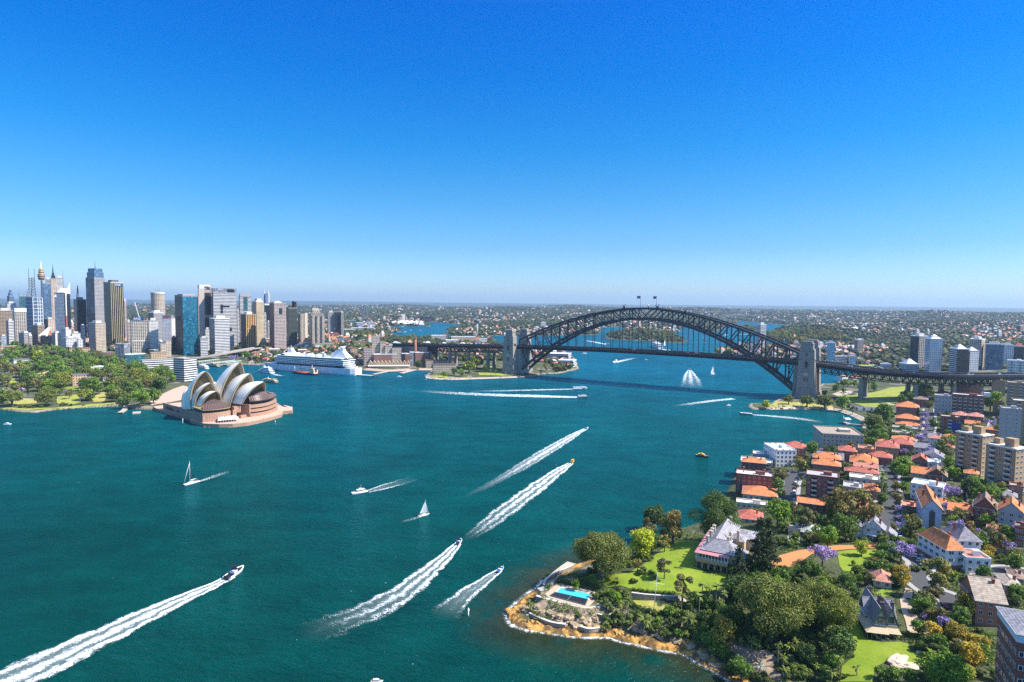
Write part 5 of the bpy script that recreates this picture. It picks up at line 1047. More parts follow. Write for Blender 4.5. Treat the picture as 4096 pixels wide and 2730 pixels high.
ferry('A',(1900,1130),(1800,1115),'white ferry berthed at the quay wharf beside the apartments',2,L_=34);ferry('A',(1985,1112),(1925,1105),'green and cream ferry berthed at the quay wharf',2,hullm=M('ferry green',(.02,.10,.06),.5),body=M('ferry cream',(.62,.52,.32),.6),L_=32)
for (c,u,v,dx,lab) in (('B',1585,1155,20,'moored white cruiser alone off the cove wharf'),('B',1635,748,26,'white boat in the far inlet, nearest the wooded tip'),('B',1690,732,18,'white boat in the far inlet, middle of three'),('B',1775,733,18,'white boat in the far inlet, right of three'),('B',1612,702,22,'white boat close to the long white shed shore'),('V',45,71,28,'small white boat at the left edge of the picture'),('X',1095,790,24,'small boat passing the red roofed shed'),('X',345,648,60,'white boat beyond the bridge between hangers and white banded tower'),('C',735,614,30,'white boat half hidden by the bridge deck at left'),('X',50,682,20,'tiny far boat left of the bridge hangers'),('T',866,1567,6,'white boat cut off by the bottom edge of the picture')):
 cruiser(c,(u-dx/2,v),(u+dx/2,v),lab,mast=False,L_=max(4.5 if c == 'T' else 8,dx*CROP[c][2]*G(c,u,v).y/FPX))
rr = random.Random(5)
for k,(u,v) in enumerate(((1700,1046),(1760,1052),(1835,1050),(1905,1055),(2030,1062),(2060,1080),(2100,1068),(2150,1076),(2210,1082),(2300,1090),(1990,1090))):
 yacht('X',(u,v),(u+22,v+rr.uniform(-3,3)),'bare masted yacht moored in the green bay behind the viaduct',False,L_=10)['group'] = 'yachts moored behind the viaduct'
# cruise ship
def cruise_ship():
 a,b = G('S',2105,640),G('S',285,512);t = thing('cruise_ship','long white cruise ship with green glass decks berthed across the cove','cruise ship',(a+b)/2,math.atan2(b.y-a.y,b.x-a.x));l = (b-a).length;B = 34.;nv_ = Vector((b.y-a.y,a.x-b.x,0)).normalized();t.location += (nv_ if nv_.y > 0 else -nv_)*17
 SIDE = facade('ship hull ports',(.76,.79,.84),(.03,.05,.09),3.0,3.0,(.34,.7),(.36,.72),.2,.35);CAB = facade('ship cabin decks',(.74,.78,.84),(.04,.08,.12),4.2,3.1,(.07,.93),(.28,.86),.15,.4);GG = M('green glass screen',(.03,.22,.17),.2,spec=.6)
 n = 30;m = MB();H = 13.5
 def sec(i):
  q = i/n;b_ = B/2*(1-max(0,(q-.78)/.22)**2)*(1-.35*max(0,(.04-q)/.04));x = -l/2+l*q;s = 20*max(0,(q-.8)/.2)**1.6;return x,b_,s
 for i in range(n):
  (x0,b0,s0),(x1,b1,s1) = sec(i),sec(i+1);u0,u1 = x0+l,x1+l
  for sg in (-1,1):
   lo = [(x0,sg*b0*.86,-1),(x1,sg*b1*.86,-1),(x1+s1*.4,sg*b1,3),(x0+s0*.4,sg*b0,3)];hi = [(x0+s0*.4,sg*b0,3),(x1+s1*.4,sg*b1,3),(x1+s1,sg*(b1+1.2*(i > n*.8)*(i < n-1)),H),(x0+s0,sg*(b0+1.2*(i > n*.8)),H)]
   m.face(lo if sg < 0 else lo[::-1],1,None,True);uv = [(u0,0),(u1,0),(u1,10.5),(u0,10.5)];m.face(hi if sg < 0 else hi[::-1],0 if i < n*.86 else 1,uv if sg < 0 else uv[::-1])
  m.face([(x0+s0,-b0,H),(x1+s1,-b1,H),(x1+s1,b1,H),(x0+s0,b0,H)],2)
 x,b0,s = sec(0);m.face([(x,-b0*.86,-1),(x,-b0,H),(x,b0,H),(x,b0*.86,-1)],1);m.build('hull',[SIDE,M('ship hull paint',(.76,.79,.84),.35),TEAK],t)
 m = MB();m.box((0,0,-1.2),(l*.8,B*.88,2.2));m.build('boot_topping',NAVY,t)
 m = MB();m.box((l*.02,0,H),(l*.66,B*.80,4.2));m.build('promenade_recess',M('ship recess',(.06,.09,.11),.5),t)
 x0,x1 = -l*.40,l*.36
 m = MB();m.prism([(x0,-B/2-.5),(x1,-B/2-.5),(x1+8,-B*.3),(x1+11,0),(x1+8,B*.3),(x1,B/2+.5),(x0,B/2+.5)],H+4.2,H+14);m.build('cabin_decks',[CAB],t)
 m = MB();m.prism([(x0-2,-B/2-1.2),(x1+2,-B/2-1.2),(x1+12,-B*.3),(x1+15,0),(x1+12,B*.3),(x1+2,B/2+1.2),(x0-2,B/2+1.2)],H+14,H+14.9);m.build('boat_deck_edge',GEL,t)
 m = MB();m.prism([(x0+6,-B/2+.6),(x1-4,-B/2+.6),(x1+4,0),(x1-4,B/2-.6),(x0+6,B/2-.6)],H+14.9,H+17.8);m.build('glass_screen',GG,t);m = MB();m.prism([(x0+4,-B/2),(x1-2,-B/2),(x1+6,0),(x1-2,B/2),(x0+4,B/2)],H+17.8,H+18.5);m.build('sun_deck',GEL,t)
 for k in range(5):                                   # tiered stern
  m = MB();z0 = H-4+k*3.4;r = B/2*(.98-.05*k);xs = -l*.42+k*2.5;m.prism([(xs,-r),(xs,r)]+[(xs-(20-3*k)*math.sin(math.pi*i/10)*.8,r*math.cos(math.pi*i/10)) for i in range(1,10)],z0,z0+2.2);m.build('stern_deck',GEL,t);m = MB();m.prism([(xs,-r*.93),(xs,r*.93)]+[(xs-(17-3*k)*math.sin(math.pi*i/10)*.8,r*.93*math.cos(math.pi*i/10)) for i in range(1,10)],z0+2.2,z0+3.4);m.build('stern_windows',BGL,t)
 for k in range(7): m = MB();m.box((l*.30-k*l*.017*1.0-(l*.21 if k > 4 else 0)-(l*.12 if k > 5 else 0)-k*l*.034,-B/2+1.0,H+.3),(l*.032,2.6,2.6));m.frus((l*.30-k*l*.051-(l*.21 if k > 4 else 0)-(l*.12 if k > 5 else 0),-B/2+1.),(l*.03,2.4),(l*.024,1.6),H+2.9,H+3.8,0,1);m.build('lifeboat',[GEL,M('lifeboat orange',(.75,.22,.06),.5)],t)
 m = MB()
 for k in range(26): m.box((l*.36-k*l*.029,-B/2-.3,H),(.7,.5,4.2))
 m.build('davit_frames',GEL,t)
 m = MB();m.frus((l*.24,0),(40,B*.8),(24,B*.5),H+18.5,H+23.1);m.frus((l*.245,0),(15,10),(5,5),H+23.1,H+32.6);m.build('forward_house',GEL,t);m = MB();m.tube((l*.245,0,H+32.6),(l*.245,0,H+37.6),.6,.3,6);m.bar((l*.245,-5,H+31.6),(l*.245,5,H+31.6),.7);m.build('radar_mast',GEL,t)
 m = MB();m.frus((l*.29,0),(10,B*.86),(8,B*.8),H+18.6,H+21.1);m.build('bridge_windows',BGL,t)
 m = MB();m.frus((-l*.31,0),(44,17),(15,9),H+18.5,H+32.6);m.frus((-l*.325,0),(13,8),(11,7.5),H+32.6,H+35.6);m.build('funnel',GEL,t);m = MB();m.box((-l*.305,-6.7,H+24.6),(5,.5,5.5));m.build('funnel_emblem',M('emblem blue',(.02,.10,.35),.5),t);m = MB();m.lathe((-l*.33,0,H+35.6),[(2,0),(5.5,2.5),(5.5,4),(4,4.6)],14);m.build('funnel_cap',GEL,t)
 for x,r in ((l*.02,9),(-l*.08,7.5)): m = MB();m.lathe((x,2,H+18.5),[(r,0),(r*1.05,2),(r*.8,4),(0,5.4)],18);m.build('sun_dome',GEL,t)
 m = MB();m.lathe((-l*.13,-3,H+18.5),[(7,0),(6,3),(2,4.6),(0,4.8)],14);m.build('glass_dome',GG,t)
 for x in (l*.06,-l*.03,-l*.17): m = MB();m.lathe((x,9,H+23.6),[(0,-2.4),(1.8,-1.6),(2.4,0),(1.8,1.6),(0,2.4)],12);m.tube((x,9,H+17.6),(x,9,H+21.6),.5,n=6);m.build('radome',GEL,t)
 m = MB();m.frus((l*.42,0),(l*.10,B*.6),(l*.06,B*.3),H,H+2.4);m.build('bow_house',GEL,t);return t
SHIP = cruise_ship()
t,l = boat_at('S',(1378,624),(868,582),'bunker_tanker','small black hulled tanker with an orange deck alongside the cruise ship','tanker');l = min(l,78);l0 = l;loft_hull(l,l*.2,3.2,5.2,n=16).build('hull',[NAVY,M('red oxide deck',(.42,.15,.08),.7)],t)
m = MB();m.box((-l*.36,0,3),(l*.16,l*.16,7));m.box((-l*.35,0,10),(l*.12,l*.13,3));m.build('bridge_house',M('ship cream',(.66,.55,.38),.6),t);m = MB();m.box((-l*.34,0,10.9),(l*.122,l*.132,1.2));m.build('house_windows',BGL,t);m = MB();m.tube((-l*.3,0,13),(-l*.3,0,19),.5,.3,6);m.tube((l*.4,0,4),(l*.4,0,14),.5,.3,6);m.build('mast',WHITE,t);m = MB();m.frus((-l*.43,0),(l*.05,l*.06),(l*.04,l*.05),6,13);m.build('funnel',NAVY,t);m = MB()
for y in (-.05,0,.05): m.tube((-l*.25,y*l,4.4),(l*.36,y*l,5.2),.5,n=6)
m.build('deck_pipes',M('orange pipes',(.6,.22,.08),.6),t);m = MB();m.bar((l*.1,0,4),(l*.1,0,10),.8);m.bar((l*.1,0,10),(-l*.05,2,12),.5);m.bar((l*.1,0,10),(l*.25,-2,11),.5);m.build('deck_crane',BLKP,t)
# markers and buoys
def marker(c,u,v,label,col,h=5.,name='channel_marker'):
 p = G(c,u,v);t = thing(name,label,'marker',p,0,'channel markers');m = MB();m.tube((0,0,-1),(0,0,h),.3,.24,8);m.build('post',col,t);m = MB();m.lathe((0,0,h),[(.5,0),(.5,.3),(.3,.4),(.3,1.),(0,1.3)],8);m.build('lantern',WHITE,t)
marker('U',1400,1475,'white post marker in open water off the rocky point',WHITE,2.6);marker('O',1815,1030,'slim dark marker off the right side of the opera house terrace',M('marker purple',(.25,.2,.35),.6));marker('O',475,1000,'white and blue marker off the dark side wall of the opera house',WHITE);marker('Y',1022,1255,'white post marker off the palm lined lawn',WHITE,6);marker('D',725,1180,'white pile at the bay pontoon',WHITE,3)
# ------------------------------------------------------------------ houses and low blocks
def tiles(name,col): return stripes(name,tuple(c*1.08 for c in col),tuple(c*.80 for c in col),.9,'v',.62,.8,var=.34)
RT = {'orange': tiles('orange roof tiles',(.60,.20,.065)),'red': tiles('red roof tiles',(.47,.125,.08)),'pink': tiles('faded red roof tiles',(.54,.22,.15)),'brown': tiles('brown roof tiles',(.27,.17,.12)),'slate': tiles('grey slate roof',(.24,.225,.25)),'lslate': tiles('pale slate roof',(.29,.275,.295)),'grey': ROOF_G,'white': ROOF_W,'dark': ROOF_D,'sheet': M('grey green sheet roof',(.36,.40,.37),.5),'tan': tiles('tan roof tiles',(.42,.33,.25))}
WL = {'brick': M('dark red brick',(.24,.085,.06),.85,scale=3,var=.3),'rbrick': M('orange red brick',(.36,.15,.09),.85,scale=3,var=.3),'tbrick': M('tan brick',(.38,.255,.14),.85,scale=3,var=.25),'white': M('white render',(.72,.71,.69),.8,var=.1),'cream': M('cream render',(.58,.50,.38),.85,var=.14),'gcon': M('grey render',(.40,.39,.38),.85),'blue': M('pale blue render',(.50,.56,.66),.8,var=.1),'sand': M('sandstone blocks',(.46,.34,.20),.9,scale=2,var=.3),'beige': M('beige render',(.50,.43,.34),.85),'tanw': M('tan render',(.44,.33,.20),.85)}
WFR = M('white window frame',(.78,.78,.76),.5,var=.05);GLZ = M('window glass',(.03,.04,.05),.08,spec=.8,var=.4,tint=.6);GUT = M('gutter',(.55,.53,.5),.6)
def _win(w,h):
 m = MB();m.box((0,.03,0),(w,.10,h),0,0);m.box((0,-.05,.09),(w*.42-.06,.07,h-.18));m.v = m.v
 a = MB();a.box((0,0,0),(w,.12,h));
 for x in (-1,1): a.box((x*w*.235,-.05,.1),(w*.40,.06,h-.2),0,1)
 return a.mesh('window',[WFR,GLZ])
WIN = {'std': _win(1.5,1.6),'tall': _win(1.3,2.0),'wide': _win(2.4,1.6),'small': _win(1.,1.2)}
def _balc():
 a = MB();a.box((0,-.7,-.2),(3.4,1.4,.2));a.box((0,-1.36,0),(3.4,.08,1.));a.box((-1.66,-.7,0),(.08,1.4,1.));a.box((1.66,-.7,0),(.08,1.4,1.));a.box((0,-.05,0),(2.6,.06,2.2),0,1);return a.mesh('balcony',[M('balcony slab',(.55,.52,.48),.7),GLZ])
BALC = _balc()
def win_row(t,wall,n,L_,z,face,W_,D_,kind='std',me=None,name='window'):
 for i in range(n):
  s = L_*(i+.5)/n
  x,y,r = {'f': (s-W_/2,-.03,0),'r': (W_/2+.03,s,math.pi/2),'l': (-W_/2-.03,s,-math.pi/2),'b': (s-W_/2,D_+.03,math.pi)}[face]
  o = bpy.data.objects.new(name,me or WIN[kind]);COL.objects.link(o);o.parent = t;o.location = (x,y,z);o.rotation_euler = (0,0,r)
def roof_mb(W_,D_,h,rise,kind,ov=.6):
 m = MB();x0,x1,y0,y1 = -W_/2-ov,W_/2+ov,-ov,D_+ov;e = h-.05
 if kind == 'hip':
  k = min(W_,D_)/2+ov
  if W_ >= D_: A,B = (x0+k,(y0+y1)/2,h+rise),(x1-k,(y0+y1)/2,h+rise)
  else: A,B = ((x0+x1)/2,y0+k,h+rise),((x0+x1)/2,y1-k,h+rise)
  a,b,c,d = (x0,y0,e),(x1,y0,e),(x1,y1,e),(x0,y1,e);F = [[a,b,B,A],[b,c,B],[c,d,A,B],[d,a,A]] if W_ >= D_ else [[a,b,A],[b,c,B,A],[c,d,B],[d,a,A,B]]
 elif kind == 'gablex': A,B = (x0,(y0+y1)/2,h+rise),(x1,(y0+y1)/2,h+rise);F = [[(x0,y0,e),(x1,y0,e),B,A],[(x1,y1,e),(x0,y1,e),A,B]]
 else: A,B = ((x0+x1)/2,y0,h+rise),((x0+x1)/2,y1,h+rise);F = [[(x1,y0,e),(x1,y1,e),B,A],[(x0,y1,e),(x0,y0,e),A,B]]
 for q in F:
  n = (Vector(q[1])-Vector(q[0])).cross(Vector(q[-1])-Vector(q[0])).normalized();sl = max(.2,math.hypot(n.x,n.y));m.face(q,0,[(p[0]+p[1],(p[2]-e)/sl) for p in q])
 m.face([(x0,y0,e-.12),(x0,y1,e-.12),(x1,y1,e-.12),(x1,y0,e-.12)],1)
 for p,q in (((x0,y0),(x1,y0)),((x1,y0),(x1,y1)),((x1,y1),(x0,y1)),((x0,y1),(x0,y0))): m.bar((p[0],p[1],e-.08),(q[0],q[1],e-.08),.16,.2,1)
 m.bar(A,B,.3,.25,0);return m
HOUSES = []
def house(pos,W_,D_,h,rot,wall,roof,kind,label,floors=2,name='house',cat='house',group='houses on the near shore',rise=None,wins='std',nf=None,ns=None,chim=1,balc=0,parapet=True,found=5.,extra=None,facade_key=None,left=True,rel=0.):
 t = thing(name,label,cat,pos,rot,group);t['w'] = W_;HOUSES.append(t);OCC.append((pos[0]-math.sin(rot)*D_/2,pos[1]+math.cos(rot)*D_/2,min(W_,D_)*.5));rise = rise if rise is not None else min(W_,D_)*.27
 m = MB();m.prism([(-W_/2,0),(W_/2,0),(W_/2,D_),(-W_/2,D_)],-found,h)
 if kind == 'gabley':
  for y in (0.01,D_-.01): m.face([(-W_/2,y,h),(W_/2,y,h),(0,y,h+rise)][::1 if y < 1 else -1])
 if kind == 'gablex':
  for x in (-W_/2+.01,W_/2-.01): m.face([(x,0,h),(x,D_,h),(x,D_/2,h+rise)][::-1 if x < 0 else 1])
 m.build('wall',[FC[facade_key] if facade_key else WL[wall]],t)
 if kind == 'flat':
  m = MB();m.face([(-W_/2,0,h+.01),(W_/2,0,h+.01),(W_/2,D_,h+.01),(-W_/2,D_,h+.01)])
  if parapet:
   for p,q in (((-W_/2,0),(W_/2,0)),((W_/2,0),(W_/2,D_)),((W_/2,D_),(-W_/2,D_)),((-W_/2,D_),(-W_/2,0))): m.bar((p[0],p[1],h+.45),(q[0],q[1],h+.45),.35,.95,1)
  m.build('roof',[RT[roof],WL[wall]],t)
  m = MB();m.box((W_*.15,D_*.5,h),(W_*.26,D_*.24,2.4));m.build('roof_box',WL[wall],t)
 else: roof_mb(W_,D_,h,rise,kind).build('roof',[RT[roof],GUT],t)
 if not facade_key:
  fh = h/floors;nf = nf if nf is not None else max(2,int(W_/3.2));ns = ns if ns is not None else max(2,int(D_/3.8))
  for f in range(floors):
   z = f*fh+fh*.32;win_row(t,None,nf,W_,z,'f',W_,D_,wins)
   if rel > -.12: win_row(t,None,ns,D_,z,'l',W_,D_,wins)
   if rel < .12: win_row(t,None,ns,D_,z,'r',W_,D_,wins)
   if balc: win_row(t,None,balc,W_,f*fh+.3,'f',W_,D_,me=BALC,name='balcony')
 for k in range(chim):
  m = MB();x = W_*(.28 if k == 0 else -.3 if k == 1 else 0);y = D_*(.4+.15*k);zz = h+(rise if kind != 'flat' else 0);m.box((x,y,h-.2),(.9,.9,max(2.2,rise*.8+1.4)));m.box((x,y,h-.2+max(2.2,rise*.8+1.4)),(1.15,1.15,.3));m.build('chimney',WL['brick'] if wall not in ('brick',) else WL['rbrick'],t)
 return t
def lot(c,uL,uR,vB,floors,wall,roof,kind,label,D_=None,rot=None,fh=3.3,back=0.,**kw):
 """house from the two ends of its front on the ground; the photograph's row vB is where the front meets the land"""
 a = L(c,(uL+uR)/2,vB);s = CROP[c][2]*a.y/FPX;ta = math.atan2(a.x,a.y);rel = rot or 0.;rot = rel-ta;W_ = (uR-uL)*s/max(.6,math.cos(rot)-a.x/a.y*math.sin(rot));D_ = D_ or max(9,min(W_*.8,16));kw['rel'] = rel
 g = min(hz(a.x,a.y),hz(a.x,a.y+D_*.7));h = floors*fh;
 return house((a.x,a.y,max(g,a.z-1.)),W_,D_,h,rot,wall,roof,kind,label,floors,**kw)
# near shore, left to right and front to back
lot('F',95,295,770,1,'cream','red','hip','low house with a pinkish red hip roof beside the big harbour fig',D_=15,chim=1)
lot('F',85,335,655,1,'cream','white','flat','low cream house with a flat white roof below the orange hip',D_=9,chim=0);lot('F',135,405,590,1,'cream','orange','hip','house under a broad bright orange hip roof by the harbour wall',D_=20,fh=4.2,rise=4)
lot('F',80,375,530,4,'brick','white','flat','dark brick flats with round bays at the harbour edge',D_=13,chim=2,fh=3.2);lot('F',130,320,440,5,'brick','orange','hip','dark brick flats with orange roof terraces behind the round bays',D_=13,rise=2.2,chim=2,fh=3.1)
lot('F',118,370,385,3,'beige','white','flat','stepped cream flats with roof terraces above the brick bays',D_=16,chim=0,balc=3);lot('F',215,385,320,3,'gcon','white','flat','grey white flats tucked between stepped cream and white flats',D_=12,chim=0)
w = lot('F',400,560,325,4,'white','white','flat','white flats with orange capped parapets by the water',D_=26,rot=.42,chim=0,fh=3.4);m = MB()
for x in (-.5,-.17,.17,.5): m.box((x*16,.2,13.6+.9),(1.4,.8,.5));m.box((x*16,25.6,14.5),(1.4,.8,.5))
m.build('parapet_cap',RT['orange'],w)
lot('F',462,632,262,3,'brick','red','hip','brick flats with a red hip roof behind the white parapet flats',D_=16)
lot('F',760,1090,200,4,'beige','tan','flat','large cream waterfront flats with a pale flat roof and blank parapets',D_=38,rot=.25,chim=0,fh=3.6)
lot('F',890,1030,295,3,'brick','red','hip','dark brick flats with an orange red pyramid roof before the cream flats',D_=14);lot('F',1040,1180,285,3,'tbrick','pink','flat','tan flats with a faded pink flat roof between brick neighbours',D_=15,chim=0);lot('F',1182,1362,265,3,'tbrick','red','hip','tan flats under a wide red hip roof',D_=17);lot('F',1296,1476,235,3,'brick','red','hip','dark brick flats with a red hip roof uphill of the tan flats',D_=16);lot('F',1130,1310,315,2,'brick','red','hip','lower brick house with a crimson hip roof and double gables',D_=13,chim=2)
lot('F',720,930,325,2,'gcon','slate','gablex','long grey gabled house below the cream waterfront flats',D_=14);lot('F',690,905,360,3,'rbrick','orange','hip','orange hipped brick flats, upper of a pair',D_=14);lot('F',682,905,415,3,'rbrick','orange','hip','orange hipped brick flats, lower of a pair with a hip gablet',D_=13,chim=2)
lot('F',628,892,600,5,'brick','grey','flat','tall dark red brick flats with a white top storey and balconies',D_=15,chim=0,balc=2,fh=3.3);lot('F',980,1198,360,2,'rbrick','orange','hip','large orange tiled house with many hips and chimneys',D_=22,chim=3);lot('F',1010,1200,400,2,'brick','pink','gablex','long pink roofed terrace row below the orange hips',D_=9);lot('F',938,1202,440,2,'brick','red','hip','terrace with a long red hip roof above the white flat roof',D_=9,chim=3)
lot('F',972,1214,500,2,'cream','white','flat','cream flats under a wide white flat roof',D_=12,chim=0);lot('F',925,1085,572,2,'gcon','grey','flat','grey flat roofed block with roof vents',D_=14,chim=0);lot('F',1090,1212,590,2,'rbrick','orange','hip','small orange hip roofed house by the straight street',D_=15)
lot('F',565,835,700,2,'brick','orange','gablex','low brick house with one long orange roof slope',D_=11,rise=1.8,chim=1);lot('F',955,1115,735,2,'brick','red','hip','red roofed house half hidden by gum trees',D_=14)
lot('F',602,738,885,1,'white','sheet','hip','single storey cottage with a grey green roof and white porch',D_=12,chim=2);lot('F',495,600,862,1,'beige','grey','flat','small flat roofed garage with white doors',D_=9,chim=0)
def lodge(c,u,v):
 p = L(c,u,v);t = house(p,9.5,8,6.2,-.62,'white','lslate','gabley','small white gothic lodge with grey gables at the street end',2,rise=4.6,chim=2,group='gate lodge');
 for x,y,r in ((-7,4,0),(7,3,0)):
  m = MB();m.prism([(x-3.2,y-3),(x+3.2,y-3),(x+3.2,y+5),(x-3.2,y+5)],-2,3.6);m.build('wing',WL['white'],t);q = roof_mb(6.4,8,3.6,2.8,'gabley',.4);q.xf(Matrix.Translation((x,y-3,0)));q.build('wing_roof',[RT['lslate'],GUT],t)
  m = MB();m.face([(x-3.2,y-3.02,3.6),(x+3.2,y-3.02,3.6),(x,y-3.02,6.3)]);m.build('gable_wall',WL['white'],t)
 for x in (-2.4,2.4): m = MB();m.prism([(x-1.1,-.6),(x+1.1,-.6),(x+1.1,1.5),(x-1.1,1.5)],5.6,7.6);m.face([(x-1.3,-.8,7.5),(x+1.3,-.8,7.5),(x,-.8,9.2)]);m.face([(x+1.3,-.8,7.5),(x+1.3,2,7.5),(x,2,9.2),(x,-.8,9.2)],1);m.face([(x-1.3,2,7.5),(x-1.3,-.8,7.5),(x,-.8,9.2),(x,2,9.2)],1);m.build('dormer',[WL['white'],RT['lslate']],t)
 m = MB();m.box((0,-1.3,2.8),(6,2.6,.2));[m.box((x,-2.4,0),(.2,.2,2.8)) for x in (-2.8,0,2.8)];m.build('porch',WFR,t)
lodge('F',1165,905)
# upper streets
lot('F',1462,1640,455,2,'tanw','orange','gablex','tan house with one broad bright orange roof',D_=13);lot('F',1580,1742,470,2,'brick','brown','gabley','dark timbered house with brown steep gables',D_=14,rise=5);lot('F',1470,1600,350,2,'rbrick','red','gabley','terrace pair with sharp red gables',D_=13,rise=4);lot('F',1590,1690,370,2,'white','white','flat','white flat roofed extension beside the sharp red gables',D_=12,chim=0);lot('F',1560,1724,318,2,'white','slate','gabley','plain white house end with a grey gable roof',D_=16,rise=4,nf=1);lot('F',1484,1660,240,2,'white','slate','gablex','white house with three dark gables facing the street',D_=12,chim=2);lot('F',1602,1700,190,3,'white','pink','hip','tall white house with a faded red hip roof between jacarandas',D_=10);lot('F',1312,1494,165,2,'rbrick','orange','hip','brick house with a flat bright orange hip roof',D_=14,rise=2.4);lot('F',1310,1460,115,2,'beige','tan','flat','pale flat roofed block above the flat orange hip',D_=14,chim=0)
lot('F',1452,1710,600,3,'white','white','flat','white flats with a white flat roof beside the tall narrow house',D_=14,chim=1,rot=-.12);
t = lot('F',1548,1700,832,4,'blue','orange','gabley','tall narrow pale blue building with orange gables running back',D_=34,rise=5.0,nf=1,ns=6,chim=2,found=6,rot=.12);m = MB();m.box((0,-.15,1.5),(2.6,.3,10));m.build('dark_bay',M('dark bay cladding',(.10,.09,.10),.6),t);win_row(t,None,1,2.2,2,'f',2.2,0,'std');m = MB();m.box((0,-.1,-5.5),(10.6,.3,4.5));m.build('brick_base',WL['brick'],t)
lot('F',1392,1512,690,1,'rbrick','pink','flat','brick garage with a cream panelled front and roof deck',D_=12,chim=0);lot('F',1750,1938,765,2,'brick','orange','gablex','orange roofed brick house with verandas, left of the gothic gables',D_=14,chim=2);lot('F',1948,2128,785,3,'brick','brown','gabley','brown gothic house with a tall steep gable',D_=15,rise=6,chim=2);lot('F',2140,2353,825,3,'gcon','orange','gabley','orange gabled house with grey rendered bays at the right edge',D_=15,rise=5.5,chim=2);lot('F',2140,2290,640,2,'gcon','slate','hip','low grey roofed house behind the gables at right',D_=12)
BIGH = lot('F',1735,1885,1140,3,'white','orange','hip','large white house with an orange hip roof and skylights',D_=21,rot=.62,rise=5,wins='wide',chim=1,found=6);m = MB();m.box((0,10.5,-5),(BIGH['w']+.3,21.3,7.4));m.build('brick_base',WL['rbrick'],BIGH)
lot('F',1890,2090,1170,2,'white','pink','flat','white block with a terracotta roof terrace joined to the grey gables',D_=11,rot=.5,chim=0,found=7);lot('F',1830,2010,1060,3,'white','slate','hip','grey roofed house with steep gables behind the terracotta terrace',D_=15,rot=.5,rise=5.5,chim=2)
lot('F',2085,2245,1015,1,'tanw','orange','gablex','tan cottage with an orange roof under yellowing trees',D_=12,rot=.3)
lot('H',1165,1310,440,1,'cream','pink','hip','small garden pavilion with a terracotta hip roof',D_=11,rise=2.6,chim=0,rot=.1);lot('H',2250,2352,415,1,'rbrick','brown','hip','small house with a red brown pyramid roof and yellow hedge',D_=9,rot=.2)
lot('H',1960,2205,740,3,'rbrick','tan','gablex','brick house with a sweeping tan roof and skylights',D_=17,rot=.35,rise=6.5,chim=2,found=6);lot('H',2195,2330,540,2,'beige','tan','hip','beige hipped house behind the sweeping tan roof',D_=12,rot=.3)
def brick_tower(c,u,v,W_,D_,h,rot,label,wall,roof,kind,fl,nf,ns,found=6,**kw):
 p = L(c,u,v);kw['rel'] = rot;return house((p.x,p.y,p.z),W_,D_,h,rot-math.atan2(p.x,p.y),wall,roof,kind,label,fl,'apartment_block','apartments','apartment blocks on the near shore',nf=nf,ns=ns,found=found,**kw)
_g = hz(150,184);t = house((154.5+8.5*math.cos(-.4),184+8.5*math.sin(-.4),_g),17,18,44-_g,-.4,'brick','lslate','hip','dark brick apartment block with white windows at the lower right corner',7,'apartment_block','apartments','apartment blocks on the near shore',nf=5,ns=5,found=6,wins='wide',rise=3.4);m = MB();m.prism([(-8.75,-.25),(8.75,-.25),(8.75,18.25),(-8.75,18.25)],44-_g-2.6,44-_g-.1);m.build('white_top_storey',WL['white'],t)
def tan_tower(c,u,v,label,rot):
 t = brick_tower(c,u,v,17.5,13,30.5,rot,label,'tbrick','white','flat',9,3,3,chim=0,balc=2,found=8,wins='wide');m = MB();m.box((3,6,30.5),(5.4,5,6));m.box((-6,8,30.5),(4,4,4.2));m.build('lift_house',WL['tbrick'],t);m = MB();m.box((0,6.5,30.6),(18.6,14,.5));m.build('roof_slab',WFR,t)
tan_tower('F',1905,405,'tan brick tower of flats with white roof slab, left of two',-.5);tan_tower('F',2150,540,'tan brick tower of flats with white roof slab, right of two',-.5)
brick_tower('F',2240,215,13,13,36,.15,'slim pale grey concrete tower of flats behind the tan towers','gcon','grey','flat',11,2,3,wins='small',chim=0,found=8);brick_tower('D',2330,1400,16,14,38,.15,'tan and white balcony tower at the right edge behind the slim grey one','tbrick','white','flat',11,3,3,chim=0,balc=2,found=8)
# brick blocks below the viaduct
def blk(c,uL,uR,vT,vB,wall,roof,kind,label,D_=14,fl=4,rot=0.,name='apartment_block',cat='apartments',group='blocks below the viaduct',**kw):
 a = L(c,(uL+uR)/2,vB);s = CROP[c][2]*a.y/FPX;rot = rot-math.atan2(a.x,a.y);W_ = (uR-uL)*s/max(.6,math.cos(rot)-a.x/a.y*math.sin(rot));h = max(4,AT(c,(uL+uR)/2,vT,a.y).z-a.z);rise = kw.pop('rise',min(W_,D_)*.25)
 if kind != 'flat': h = max(3,h-rise*.8)
 return house((a.x,a.y,a.z),W_,D_,h,rot,wall,roof,kind,label,fl,name,cat,group,rise=rise,found=8,**kw)
blk('D',1192,1398,1040,1160,'rbrick','orange','hip','orange roofed row with curved gables nearest the viaduct lawn',26,3,chim=3);blk('D',1188,1398,1150,1235,'rbrick','orange','hip','orange roofed row, second below the curved gables',18,3,chim=3);blk('D',1190,1405,1215,1285,'tbrick','orange','hip','orange roofed row above the flat grey roofs, third down',12,2,chim=2)
blk('D',1160,1390,1265,1315,'cream','grey','flat','flat grey roofed cream block below the orange rows',12,2,chim=0);blk('D',1352,1478,985,1075,'brick','brown','hip','dark brown brick flats tucked beside the orange rows',14,3);blk('D',1535,1690,975,1145,'gcon','grey','flat','grey brown flats with a dark brick end wall',16,5,chim=0);t = blk('D',1690,1978,970,1150,'brick','white','flat','long brick flats with white balconies and a white flat roof',14,6,chim=0,balc=6);m = MB();m.box((18,8,24),(6,5,5));m.build('lift_house',WL['white'],t)
